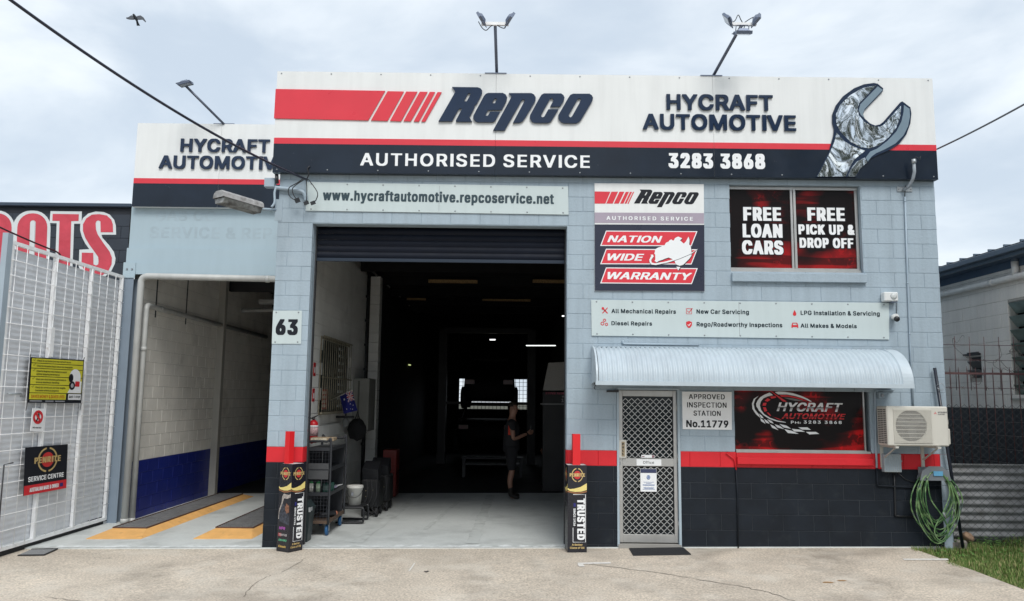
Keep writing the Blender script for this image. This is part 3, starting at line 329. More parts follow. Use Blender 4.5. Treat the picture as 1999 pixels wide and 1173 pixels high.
GK="""A 193|49,298,45,294,42,286,-17,24,-16,1,49,0,53,12,66,75,70,78,88,78,92,78,94,75,109,6,112,0,177,0,178,20,175,34,116,294,112,298
B 185|-1,298,-2,1,99,0,107,1,118,2,126,4,136,9,147,20,152,28,160,52,161,65,163,71,163,101,158,130,150,148,144,158,148,166,155,189,155,242,148,266,141,280,126,294,116,298|67,125,77,121,88,111,93,101,96,91,95,81,88,65,79,59,67,55,65,56,64,60,64,121,65,124|65,243,75,241,82,235,87,225,90,215,86,197,82,191,73,183,67,181,65,181,64,185
C 203|124,302,59,302,39,294,26,284,15,268,3,243,-3,221,-7,193,-7,107,1,64,5,52,17,28,24,19,41,4,55,-2,122,-2,141,6,158,22,165,34,169,42,177,68,180,81,179,111,116,111,112,95,106,79,96,65,88,61,79,70,74,77,68,89,60,115,56,150,60,186,68,211,74,223,81,233,88,239,92,238,103,227,110,211,116,189,175,189,179,189,180,192,180,221,177,233,171,252,162,272,156,280,145,291,137,296
D 201|-1,0,91,0,111,2,130,10,140,17,152,32,164,56,172,87,176,117,176,183,172,215,162,250,156,262,147,276,136,287,124,294,109,298,-2,297|67,57,65,58,64,62,64,238,65,242,67,243,77,239,87,232,97,217,107,191,112,164,112,136,110,121,105,103,99,87,92,75,81,64
E 173|146,0,147,5,146,54,69,55,65,56,64,58,65,122,140,124,141,174,140,178,138,178,65,179,64,240,65,244,67,245,146,246,146,297,-1,298,-2,1
F 170|0,0,64,1,65,119,136,121,136,174,65,176,64,240,65,244,67,245,144,246,145,250,144,298,-2,297,-2,5,-2,1
G 207|126,-2,139,4,156,19,165,32,173,50,179,72,182,87,182,160,181,162,177,163,74,162,74,109,112,108,115,105,110,87,104,76,99,68,90,60,79,70,74,77,68,89,60,115,56,150,60,186,68,211,74,223,79,231,88,239,92,238,103,225,108,213,116,189,181,189,182,211,177,235,171,252,162,272,154,282,137,296,120,302,57,302,49,300,35,292,24,282,17,272,5,249,-3,221,-7,193,-7,107,-1,70,9,42,17,28,27,16,41,4,57,-2
H 206|-1,298,-2,1,2,0,64,1,64,122,67,125,105,125,109,125,110,121,110,1,173,0,174,297,170,298,110,297,110,183,107,181,69,180,65,181,64,185,64,297
I 112|18,0,94,0,94,300,18,300
J 165|131,299,74,299,70,298,69,296,69,89,67,76,62,68,58,74,55,83,54,117,-7,118,-11,117,-11,115,-11,83,-10,76,-9,56,-5,36,1,22,6,15,15,6,23,0,33,-2,96,-2,107,4,116,13,128,32,134,62,134,294,133,298
K 189|170,298,101,298,94,290,68,242,65,241,63,298,-2,297,-1,0,64,1,65,83,70,77,100,6,104,1,109,0,172,1,172,24,110,166,116,179,170,272
L 164|0,298,-2,297,-2,294,-2,1,142,0,143,5,142,54,69,55,65,56,64,58,64,297
M 243|211,298,138,297,107,168,105,168,102,176,73,296,67,298,-2,297,-1,0,61,0,63,38,66,36,73,6,75,1,77,0,136,0,144,32,146,35,148,0,211,1
N 208|-1,298,-2,1,2,0,64,1,65,105,70,99,108,1,175,0,176,297,172,298,112,297,111,194,109,195,104,205,67,297
O 211|55,-2,122,-2,141,6,156,20,165,34,175,56,183,85,187,125,187,176,186,184,185,199,179,231,169,258,156,280,145,291,137,296,122,302,59,302,39,294,26,284,15,268,7,252,-3,221,-7,193,-7,107,1,64,17,28,24,19,41,4|88,239,92,238,103,227,112,207,118,188,123,158,123,140,121,135,121,125,116,105,110,87,101,72,90,61,86,63,79,70,68,89,60,115,56,150,60,186,68,211,80,231
P 181|-1,0,63,0,65,101,113,102,120,104,130,110,139,119,150,138,156,158,159,174,159,225,157,240,150,262,143,278,130,291,120,296,111,298,-2,297|67,157,65,158,64,162,64,238,65,242,67,243,79,237,86,229,89,221,94,201,91,187,86,172,75,161
R 183|-1,298,-2,1,2,0,64,1,65,91,70,83,97,0,164,0,164,28,134,117,135,121,145,130,152,146,159,174,159,233,154,254,145,276,134,288,120,296,113,298|67,243,75,241,86,231,91,217,94,203,89,183,84,174,73,165,67,163,65,164,64,168,64,238,65,242
S 182|48,303,38,301,25,294,10,279,3,265,-4,242,-4,188,1,171,10,153,23,140,31,135,74,114,82,108,92,92,92,82,86,69,78,60,74,58,67,65,61,74,56,98,-5,99,-7,98,-8,94,-8,59,-5,47,4,23,12,13,19,7,32,-1,42,-3,111,-3,131,7,143,19,151,33,157,53,159,70,159,104,157,122,151,139,144,151,129,165,111,175,89,184,78,191,65,204,61,214,61,218,67,232,72,238,76,240,84,232,88,224,91,206,152,205,155,208,155,245,149,265,143,277,133,290,119,299,103,303
T 183|105,0,107,1,108,5,108,242,111,245,160,246,161,295,160,298,156,298,-9,298,-11,297,-12,294,-11,246,40,245,43,242,43,3,44,0,48,0
U 206|-1,299,-2,98,-1,91,0,71,4,51,10,35,20,20,32,7,52,-2,118,-3,128,0,144,9,158,26,166,41,170,53,174,75,174,299,115,300,111,299,110,297,110,104,107,92,99,73,94,65,87,60,83,62,79,67,69,85,64,100,64,112,63,118,62,297,61,299,58,300
V 193|49,0,112,0,116,5,175,268,175,298,112,297,109,294,82,168,80,166,78,172,51,296,45,298,-14,297,-15,268,46,3
W 262|31,0,98,1,101,8,113,85,116,89,118,79,131,1,135,0,198,1,201,6,215,95,246,274,245,298,180,297,168,215,165,210,162,217,149,297,82,298,79,292,67,213,64,209,62,219,54,276,49,297,45,298,-14,297,-15,268,28,10
Y 190|49,0,110,1,111,113,173,272,173,298,106,298,80,233,78,233,76,237,53,298,-14,297,-15,272,45,117,46,5,47,1
0 184|44,-2,105,-2,114,0,122,6,137,22,142,34,152,68,157,99,157,199,153,229,144,260,135,280,124,293,116,298,106,302,47,302,36,298,23,288,17,280,8,260,2,241,-5,199,-5,99,-1,70,10,34,15,22,30,6,38,0|75,233,77,233,79,230,85,215,92,186,92,172,94,164,94,135,92,129,90,103,83,79,79,70,77,67,74,70,67,85,60,115,60,129,58,136,58,166,60,172,62,197,69,221
1 184|112,298,43,298,11,260,7,254,8,195,47,194,50,191,50,60,49,56,47,55,4,54,3,5,4,1,6,0,148,0,151,0,152,3,152,54,118,55,115,58,115,294,114,297
2 184|0,0,147,0,151,0,152,3,151,54,88,56,92,65,120,113,138,148,146,170,150,197,150,231,148,248,142,268,128,290,114,300,104,302,47,302,37,300,22,290,15,280,7,264,1,238,2,197,63,197,66,219,74,236,78,235,83,225,85,213,79,189,63,158,-1,50
3 184|3,298,2,294,3,246,61,245,60,241,53,225,32,188,32,135,56,133,70,128,78,119,84,109,88,89,82,70,77,62,74,60,67,66,61,77,58,95,-5,95,-6,56,0,34,8,20,21,8,28,2,38,-2,103,-2,113,0,129,10,139,22,147,38,153,64,153,117,151,131,145,148,135,164,129,171,111,182,116,195,147,250,147,296,146,298,142,299
4 184|121,298,60,297,-9,107,-8,59,72,58,73,3,76,0,135,0,137,58,157,59,160,62,159,111,139,112,136,115,135,195,100,196,97,199,124,270,124,295|72,125,73,115,72,113,68,112,67,115,70,122
5 184|144,298,16,299,12,298,10,294,7,241,5,235,5,213,3,207,3,184,1,176,2,138,6,136,20,134,59,134,63,134,71,140,76,136,81,127,88,103,85,85,75,64,72,66,65,79,61,93,0,93,-1,56,4,38,17,15,28,4,40,-2,109,-2,122,6,131,15,144,38,150,58,153,76,153,129,148,152,144,164,133,186,120,198,105,204,73,204,71,205,70,209,70,229,73,245,144,247
6 184|125,299,62,298,23,205,7,162,1,131,1,68,3,52,9,34,19,17,31,4,43,-2,110,-2,124,6,132,15,144,36,148,48,152,70,152,123,150,140,144,160,140,168,128,184,114,192,98,195,97,197,128,272,128,296|76,65,74,66,68,77,64,97,66,111,70,123,74,129,76,130,83,119,87,103,87,91,85,81
7 184|13,0,74,0,78,5,153,244,153,298,-1,297,-1,246,76,245,79,244,79,242,11,24,10,3
8 184|43,302,23,291,15,280,7,264,3,247,3,190,7,172,14,156,9,150,3,138,-3,117,-3,58,-1,44,9,22,16,13,27,4,35,0,45,-2,112,-2,127,6,140,19,150,36,156,60,156,111,150,136,137,158,146,176,150,197,150,237,148,252,144,266,134,284,126,293,114,300,104,303|74,117,78,116,85,107,90,89,87,74,83,66,76,59,72,61,68,68,64,76,62,85,64,101,68,109|76,194,74,195,70,203,68,213,68,221,72,233,76,236,83,225,85,217,81,201
9 184|25,0,88,1,130,97,144,134,152,174,152,227,150,242,144,264,134,282,125,292,118,298,108,302,43,302,31,296,20,286,15,278,5,256,1,235,1,170,3,156,9,138,18,122,33,110,45,106,53,106,55,103,23,26,22,3|76,170,74,172,68,183,64,203,70,227,74,235,76,236,83,225,87,207,87,195,85,185,79,172
& 182|167,1,167,26,150,62,158,95,157,144,110,145,106,148,104,152,105,156,118,174,124,186,130,209,130,252,124,276,117,288,108,296,100,300,88,303,45,303,33,300,21,293,11,278,5,256,5,199,7,188,16,164,1,142,-7,125,-9,115,-9,54,-5,36,3,20,10,11,25,0,31,-2,96,-2,106,0|57,83,59,81,67,66,68,62,66,60,62,64,58,72,56,79
. 93|9,2,16,-1,54,-1,58,1,62,6,67,16,67,50,64,58,56,66,50,69,20,69,12,66,7,62,3,52,3,16,3,12
a 166|136,2,137,173,135,189,131,201,124,213,115,222,101,229,89,232,55,232,35,227,19,218,8,205,0,185,1,161,19,151,51,151,60,167,67,174,71,176,75,174,79,167,82,159,82,153,79,148,71,145,51,142,29,136,17,130,9,124,2,115,-4,96,-4,42,1,26,4,18,13,7,21,1,33,-3,83,-3,95,1|83,92,84,88,81,76,73,60,65,51,61,51,54,58,50,66,52,76,57,82,65,88,75,92
c 168|104,-2,124,9,134,22,142,38,146,52,146,76,144,78,126,85,96,85,94,84,91,72,85,60,78,53,74,52,66,60,58,76,54,90,51,106,51,124,54,138,58,151,66,167,74,176,78,174,85,167,94,146,98,145,126,145,144,151,147,155,146,175,142,189,134,205,129,213,114,226,104,230,90,232,60,232,46,230,36,226,23,215,16,205,6,185,2,173,-3,149,-3,78,2,54,6,42,16,22,26,9,40,0,50,-3
d 179|150,299,98,299,96,231,92,230,86,232,58,232,42,230,28,222,21,215,12,201,6,187,2,175,-2,151,-3,78,0,64,6,40,16,20,26,7,42,-2,96,-3,106,1,148,1,151,4|74,52,66,60,58,76,51,106,51,126,58,153,64,165,74,175,81,169,89,157,94,138,97,118,95,94,91,76,83,60
e 171|46,230,36,226,21,213,10,195,2,173,-3,149,-3,78,2,54,10,32,16,22,23,12,34,4,50,-3,106,-2,116,2,124,7,138,24,144,36,148,50,148,70,126,79,96,78,94,76,93,70,87,60,78,51,74,51,64,62,58,74,53,90,54,92,58,93,150,94,151,140,149,146,149,159,144,179,134,203,129,211,116,224,102,230,90,232,58,232|55,144,58,155,68,171,74,175,78,174,89,157,92,144,88,143
f 117|16,0,64,0,67,3,67,178,70,181,96,181,98,182,99,186,98,228,70,229,67,232,67,240,74,256,98,258,103,279,103,301,102,306,96,310,44,310,34,306,22,293,16,279,13,269,12,230,-12,229,-14,226,-14,182,10,181,13,178,13,5,14,1
h 173|5,298,3,297,2,293,3,1,7,0,57,1,58,142,62,158,66,166,73,173,77,174,81,170,87,158,92,136,93,1,144,1,145,164,139,198,130,216,115,228,107,231,59,232,57,297
i 85|7,0,55,0,58,3,58,224,57,228,55,229,7,229,4,226,4,5,5,1|55,247,59,254,62,264,62,289,56,303,53,306,43,308,15,308,7,304,2,299,0,293,0,258,4,250,9,245,15,243,45,243
m 246|3,228,3,1,7,0,57,1,58,148,64,166,71,174,75,173,79,164,84,148,84,3,85,1,89,0,137,1,138,148,140,158,146,170,150,174,152,174,159,166,163,150,164,3,164,1,168,0,216,1,217,178,211,204,201,220,186,230,174,233,139,233,125,228,119,223,107,230,95,233,61,233,49,229
n 173|3,228,3,1,7,0,57,1,58,142,62,158,66,166,73,173,77,174,81,170,87,158,92,136,93,1,144,1,145,166,141,192,131,214,121,224,115,228,107,231,61,231,51,229
o 175|46,-2,102,-3,116,4,124,9,134,22,144,42,150,62,153,76,155,120,153,128,153,151,148,173,140,195,129,213,114,226,104,230,90,232,60,232,46,230,36,226,23,215,16,205,6,185,2,173,-3,149,-3,78,2,54,6,42,16,22,23,12,40,0|74,176,78,174,85,167,93,151,99,122,99,104,94,82,85,60,76,52,72,53,66,60,58,76,51,106,51,124,56,146,66,167
p 179|3,-78,57,-78,59,-4,111,-2,123,4,134,14,147,38,153,58,157,88,157,138,156,145,155,157,147,189,139,205,125,222,117,228,99,232,69,232,51,228,5,228,2,225|79,53,75,55,70,62,60,86,58,98,58,130,60,143,66,159,74,171,79,176,81,176,91,163,97,149,102,130,102,102,95,74,88,60,81,54
r 119|5,0,57,1,58,144,60,154,66,166,75,174,81,177,103,178,103,230,57,231,49,229,3,228,2,5,3,1
s 157|85,232,51,232,39,230,29,226,16,215,10,207,4,195,2,185,2,136,6,122,12,112,23,101,39,93,69,82,76,76,79,70,79,66,75,58,67,50,61,54,56,60,52,68,51,74,47,79,17,79,-1,72,-2,44,2,30,8,18,23,4,39,-3,94,-3,112,6,121,14,127,22,131,30,135,46,135,92,133,102,125,118,118,125,110,130,69,147,58,157,58,167,63,174,67,176,73,171,77,165,80,155,83,153,112,153,130,158,133,161,133,183,123,209,115,219,106,226,96,230
t 107|90,0,93,4,93,24,89,46,86,49,72,49,68,51,64,58,61,70,61,178,64,181,88,182,89,225,86,228,62,229,60,277,10,278,7,275,6,229,-12,228,-14,227,-15,223,-14,182,4,181,7,178,7,44,10,28,17,12,26,4,34,0
u 173|144,2,145,227,141,228,93,227,92,97,89,81,85,70,78,58,73,54,70,56,64,64,58,83,57,227,3,227,2,79,4,74,5,50,9,34,14,20,25,7,33,1,41,-1,89,-1,97,1
v 166|46,0,94,0,98,3,150,208,150,228,100,229,94,226,75,144,72,136,70,134,68,138,46,228,42,229,-8,228,-8,202,42,5
w 230|211,228,207,229,159,228,157,226,146,164,144,161,139,180,132,222,130,228,76,228,62,160,60,162,48,224,46,228,42,229,-6,228,-7,202,34,1,82,0,88,2,102,72,105,68,118,1,165,0,171,2,212,204
y 166|6,-77,60,-77,66,-74,77,-63,84,-49,104,25,150,208,150,228,100,229,94,227,75,144,72,136,70,134,68,138,46,228,42,229,-8,228,-8,202,40,9,35,-13,29,-23,24,-26,6,-27,1,-53,1,-71,2,-75"""
def _load(s):
    d = {}
    for l in s.split('\n'):
        p = l[2:].split('|')
        d[l[0]] = (int(p[0])/300, [[(float(a)/300, float(b)/300) for a, b in zip(q.split(',')[::2], q.split(',')[1::2])] for q in p[1:] if q])
    return d
FONT = {'B': _load(GB), 'K': _load(GK)}
def thinned(ls, d):
    A = [sum(l[i-1][0]*l[i][1]-l[i][0]*l[i-1][1] for i in range(len(l))) for l in ls]; s0 = A[max(range(len(A)), key=lambda i: abs(A[i]))] > 0
    return [grow(l, -d if (a > 0) == s0 else d) for l, a in zip(ls, A)]
def glyphs(txt, font, h, width=None, slant=0.0, track=0.0, thin=0.0):
    """list of loops per glyph, cap height h, total width fitted"""
    F = FONT[font]; x = 0; G = []
    for ch in txt:
        if ch == ' ': x += .30+track; continue
        g = F.get(ch) or FONT['B'][ch]
        G.append([[(px+x+slant*py, py) for px, py in l] for l in (thinned(g[1], thin) if thin else g[1])]); x += g[0]+track
    xs = [p[0] for g in G for l in g for p in l]; x0, x1 = min(xs), max(xs)
    k = h if width is None else width/(x1-x0)
    return [[[((p[0]-x0)*k, p[1]*h) for p in l] for l in g] for g in G]
def write(mb, frame, txt, font, x, y, h, width=None, off=.003, slant=0.0, track=0.0, thin=0.0, depth=None, tilt=0.0, each=None):
    ct, st = math.cos(tilt), math.sin(tilt)
    for g in glyphs(txt, font, h, width, slant, track, thin):
        L = [[(x+a*ct-b*st, y+a*st+b*ct) for a, b in l] for l in g]
        if each: each(L)
        else: mb.shape(L, frame.to3(off), depth)
def wpx(mb, y, txt, font, x0, x1, ytop, ybase, off=.003, each=None, **k):
    """write between photo pixels x0..x1, cap top ytop and baseline ybase, on the facade-parallel plane y"""
    a = UY(x0, ybase, y); b = UY(x1, ybase, y); t = UY((x0+x1)/2, ytop, y); c = UY((x0+x1)/2, ybase, y)
    write(mb, facade(y), txt, font, a.x, c.z, t.z-c.z, b.x-a.x, off=off, each=each, **k)
def rounded(x0, x1, y0, y1, r, n=5):
    o = []
    for cx_, cy_, a0 in ((x1-r, y1-r, 0), (x0+r, y1-r, 90), (x0+r, y0+r, 180), (x1-r, y0+r, 270)):
        for i in range(n+1): a = R(a0+90*i/n); o.append((cx_+r*math.cos(a), cy_+r*math.sin(a)))
    return o
def ell(cx_, cy_, rx, ry, n=28, a0=0, a1=360):
    return [(cx_+rx*math.cos(R(a0+(a1-a0)*i/n)), cy_+ry*math.sin(R(a0+(a1-a0)*i/n))) for i in range(n if a1-a0 == 360 else n+1)]
def ring(cx_, cy_, rx, ry, w, a0=0, a1=360, n=30):
    if a1-a0 == 360: return [ell(cx_, cy_, rx, ry, n), ell(cx_, cy_, rx-w, ry-w, n)]
    return [ell(cx_, cy_, rx, ry, n, a0, a1)+ell(cx_, cy_, rx-w, ry-w, n, a0, a1)[::-1]]
def stroke(pts, w):   # open polyline -> loop of width w
    P = [Vector(p) for p in pts]; L = []; Q = []
    for i in range(len(P)):
        d = (P[min(i+1, len(P)-1)]-P[max(i-1, 0)]).normalized(); nn = Vector((-d.y, d.x))*w/2
        L.append(tuple(P[i]+nn)); Q.append(tuple(P[i]-nn))
    return L+Q[::-1]

# ---------------------------------------------------------------- palette
wall_paint = mat('grey_blue_wall_paint', (.335, .415, .48), .62, var=.07, vs=.9, bump=.4, bs=26, streak=.14, fine=.035, fs=45, spots=[((.27, .33, .38), .9, .55, .75, .4), ((.42, .48, .53), 2.6, .6, .75, .3)])
band_red = mat('red_wall_paint', (.62, .012, .022), .5, var=.07, bump=.2, bs=70)
dado_black = mat('black_wall_paint', (.0085, .0125, .019), .6, var=.25, vs=3, bump=.25, bs=60, spec=.25, spots=[((.028, .034, .038), 5, .56, .75, .5)])
joint = mat('mortar_joint', (.30, .38, .44), .8, var=.1, vs=6)
joint_dark = mat('mortar_joint_dado', (.055, .065, .075), .8)
cream_block = mat('unpainted_cream_block', (.79, .77, .72), .8, var=.08, vs=2, bump=.3, bs=50, spots=[((.36, .35, .32), 1.7, .55, .78, .5)])
white = mat('white_sign_face', (.76, .78, .78), .38, var=.03, vs=1.1, streak=.07, fine=.01)
navy = mat('navy_sign_face', (.010, .017, .030), .22, var=.2, vs=2, spec=.35)
navy_raised = mat('navy_acrylic_letter', (.014, .028, .062), .10, var=.1, spec=.35)
red_vinyl = mat('red_sign_vinyl', (.66, .035, .055), .32, var=.04)
print_white = mat('white_print', (.80, .82, .84), .45, var=.01)
print_black = mat('black_print', (.010, .012, .018), .45, var=.02, spec=.25)
print_red = mat('red_print', (.60, .02, .03), .45, var=.02)
board_pale = mat('pale_grey_signboard', (.52, .60, .61), .42, var=.03, vs=1.5, streak=.05)
ink_green = mat('dark_teal_print', (.004, .016, .026), .6, spec=.2)
alu = mat('weathered_aluminium', (.50, .50, .49), .38, .75, var=.08, bump=.08, bs=90, streak=.1)
galv = mat('galvanised_steel', (.36, .39, .41), .45, .7, var=.15, vs=7, spots=[((.22, .21, .20), 9, .58, .75, .4)])
lamp_grey = mat('lamp_casting_grey', (.16, .19, .26), .4, .6)
conduit_grey = mat('painted_conduit', (.33, .41, .48), .5)
black_rubber = mat('black_rubber', (.018, .019, .022), .75, bump=.3, bs=150)
black_plastic = mat('black_plastic', (.015, .016, .019), .4)
screw = mat('screw_head_steel', (.30, .32, .34), .4, .8)
white_steel = mat('white_painted_steel', (.86, .87, .88), .5, var=.08, vs=8, spots=[((.30, .20, .14), 14, .62, .75, .5)])
annex_paint = mat('annex_sheet_paint', (.36, .46, .52), .5, var=.04, vs=.8, streak=.04)
glass_dark = mat('dark_glass', (.01, .012, .014), .06, spec=.9)
dark_steel = mat('dark_painted_steel', (.035, .037, .042), .5, .2)
pvc = mat('cream_pvc_pipe', (.46, .47, .46), .45, var=.1, vs=4, streak=.12)
room_dark = mat('shade_dark_workshop_lining', (.005, .005, .006), .9)  # near-black colour stands in for the shade deep inside the bays
gold = mat('gold_print', (.62, .46, .20), .35, .25, var=.15, vs=20)

# ================================================================ GROUND
def slab_sheet(name, pts_x, y0, y1, ny, dz, mt, kind='structure', zf=gz):
    mb = MB(); nx = len(pts_x); vs = []
    for j in range(ny+1):
        y = y0+(y1-y0)*j/ny
        for x in pts_x: vs.append((x, y, zf(x)+dz))
    fs = [(j*nx+i, j*nx+i+1, (j+1)*nx+i+1, (j+1)*nx+i) for j in range(ny) for i in range(nx-1)]
    mb.add(vs, fs); return mb.build(name, mt, kind=kind)
soil = mat('lawn_soil', (.05, .048, .028), .95, var=.4, vs=9, bump=.5, bs=30)
slab_sheet('ground', [-400, -60, -20, -12, -8, -4, 0, 4, 5.5, 9, 20, 60, 400], -400, 400, 10, -.09, soil)
# driveway concrete with exposed aggregate
dm = mat('driveway_concrete', (.55, .48, .395), .88, var=.16, vs=.8, bump=.6, bs=130, fine=.34, fs=44,
         spots=[((.27, .235, .195), .95, .50, .68, .62), ((.66, .61, .53), 2.1, .5, .7, .55), ((.10, .095, .085), 55, .60, .69, .75), ((.55, .52, .46), 47, .62, .72, .6), ((.15, .13, .11), 5.5, .63, .74, .35)])
mb = MB(); xs = [-14, -11, -8, -6, -4, -2, 0, 2, 3.3, 4.24]; ys = [-16, -12, -9, -7, -5, -3.5, -2.3, -1.4, -.7, -.02]
rng = random.Random(3); vs = []
for j, y in enumerate(ys):
    for i, x in enumerate(xs):
        xx = x+(rng.uniform(-.012, .012) if i == len(xs)-1 else 0); vs.append((xx, y, gz(x)-(0.003*abs(y) if y < -1 else 0)*.0))
n = len(xs)
mb.add(vs, [(j*n+i, j*n+i+1, (j+1)*n+i+1, (j+1)*n+i) for j in range(len(ys)-1) for i in range(n-1)])
mb.add([(4.24, y, gz(4.24)) for y in ys]+[(4.24, y, gz(4.24)-.12) for y in ys], [(i, i+1, 10+i+1, 10+i) for i in range(9)])
drive = mb.build('driveway', dm, kind='structure')
crack_m = mat('crack_dirt', (.20, .175, .145), .95)
def crack(pts, w, seed):
    r_ = random.Random(seed); P = []
    for i in range(len(pts)-1):
        a = UZ(*pts[i], -.04); b = UZ(*pts[i+1], -.04)
        for k in range(6): t = k/6; P.append((a.x+(b.x-a.x)*t+r_.uniform(-.02, .02), a.y+(b.y-a.y)*t+r_.uniform(-.02, .02)))
    mb = MB(); L = [((p[0]), p[1]) for p in P]; n = len(L)
    vs = []
    for i, (x, y) in enumerate(L):
        ww = w*r_.uniform(.4, 1.2); vs += [(x-ww*.5, y-ww*.6, gz(x)+.004), (x+ww*.5, y+ww*.6, gz(x)+.004)]
    mb.add(vs, [(2*i, 2*i+1, 2*i+3, 2*i+2) for i in range(n-1)]); mb.build('crack', crack_m, drive)
crack([(1145, 1100), (1280, 1118), (1360, 1132), (1440, 1146), (1500, 1160), (1560, 1180)], .010, 1)
crack([(600, 1080), (560, 1104), (520, 1118), (490, 1134), (470, 1160)], .008, 2)
crack([(90, 1150), (160, 1160), (240, 1168)], .008, 3)
# white paint marks left on the driveway
def paint_mark(quads):
    mb = MB()
    for q in quads:
        P = [UZ(a, b, -.035) for a, b in q]; mb.add([(p.x, p.y, gz(p.x)+.005) for p in P], [(0, 1, 2, 3)])
    mb.build('painted_line', mat('worn_white_line_paint', (.72, .70, .66), .7, var=.1, vs=30, spots=[((.42, .39, .34), 26, .55, .7, .8)]), drive)
paint_mark([[(1127, 1097), (1192, 1096.5), (1192.5, 1099.5), (1129, 1100)], [(1127, 1100), (1138, 1100), (1142, 1104.5), (1131, 1104.5)]])
paint_mark([[(1762, 1097.2), (1850, 1098.2), (1853, 1101.4), (1766, 1100.4)]])
paint_mark([[(808, 1094), (811, 1093.5), (801, 1108), (797, 1109.5)]])
stain_m = mat('oil_stain', (.09, .08, .07), .7, var=.2, vs=12); rust_m = mat('rust_leaf_stain', (.36, .20, .075), .9)
def stain(px, py, rx, ry, m_, seed):
    r_ = random.Random(seed); c = UZ(px, py, -.04); n = 14
    P = [(c.x+rx*math.cos(2*math.pi*i/n)*r_.uniform(.5, 1.2), c.y+ry*math.sin(2*math.pi*i/n)*r_.uniform(.5, 1.2)) for i in range(n)]
    MB().shape([P], lambda x, y, d: Vector((x, y, gz(x)+.004))).build('stain', m_, drive)
stain(833, 1111, .035, .05, stain_m, 1); stain(1617, 1142, .06, .035, rust_m, 2); stain(1645, 1139, .055, .03, rust_m, 3)
XL0 = -4.16
# garage slab (one level sheet, edge lip at the front), running under both bays
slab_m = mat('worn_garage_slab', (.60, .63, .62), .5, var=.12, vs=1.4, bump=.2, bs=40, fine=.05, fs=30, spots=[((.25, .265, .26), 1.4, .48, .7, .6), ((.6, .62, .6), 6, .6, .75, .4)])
slab_in = mat('shade_dark_workshop_floor', (.016, .017, .017), .7, var=.25, vs=2)  # past the concrete change; colour also darkened to imitate the unlit depth
def slab(name, x0, x1, y0, y1, mt):
    xs = [x0+(x1-x0)*i/6 for i in range(7)]
    mb = MB(); n = 7; rg = random.Random(5)
    top = [(x, y, gz(x)+.014) for y in (y0, y1) for x in xs]; bot = [(x, y0, gz(x)-.05) for x in xs]
    mb.add(top+bot, [(i, i+1, n+i+1, n+i) for i in range(6)]+[(i, i+1, 14+i+1, 14+i) for i in range(6)])
    return mb.build(name, mt, kind='structure')
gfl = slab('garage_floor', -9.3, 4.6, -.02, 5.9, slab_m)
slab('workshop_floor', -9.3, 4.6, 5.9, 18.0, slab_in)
tyre_m = mat('tyre_mark', (.50, .525, .515), .6, var=.3, vs=5, spots=[((.52, .55, .54), 6, .42, .58, .95)])
for (xa, ya, xb, yb, w_) in ((-3.0, .3, -2.75, 5.6, .16), (-1.45, .25, -1.35, 5.6, .17), (-2.2, 1.4, -1.9, 4.8, .08)):
    rg = random.Random(int(xb*100)); L = []
    for i in range(31):
        t_ = i/30; x = xa+(xb-xa)*t_; y = ya+(yb-ya)*t_; ww = w_*rg.uniform(.35, .62); L += [(x-ww, y, gz(x)+.0185), (x+ww, y, gz(x)+.0185)]
    MB().add(L, [(2*i, 2*i+1, 2*i+3, 2*i+2) for i in range(30)]).build('tyre_mark', tyre_m, gfl)
rg = random.Random(4)
nose_m = mat('chalky_slab_edge', (.66, .69, .69), .7, var=.15, vs=6, fine=.1, fs=30, spots=[((.50, .53, .52), 7, .50, .60, 1.0)])
for xa, xb in ((-9.0, XL0-.01), (-3.67, -.24)):
    rg = random.Random(int(xa*10)); n = 40; top = []; 
    for i in range(n+1): x = xa+(xb-xa)*i/n; top += [(x, -.018, gz(x)+.0185), (x, .10+rg.uniform(-.03, .07), gz(x)+.0185)]
    MB().add(top, [(2*i, 2*i+2, 2*i+3, 2*i+1) for i in range(n)]).build('slab_edge', nose_m, gfl)
# street behind the camera (seen only in reflections)
slab_sheet('road', [-60, 60], -34, -17, 2, -.05, mat('asphalt', (.05, .05, .052), .9, bump=.3, bs=60), zf=lambda x: -.05)
slab_sheet('far_verge', [-60, 60], -60, -34, 1, -.02, mat('verge_turf', (.05, .08, .025), .95), zf=lambda x: -.05)

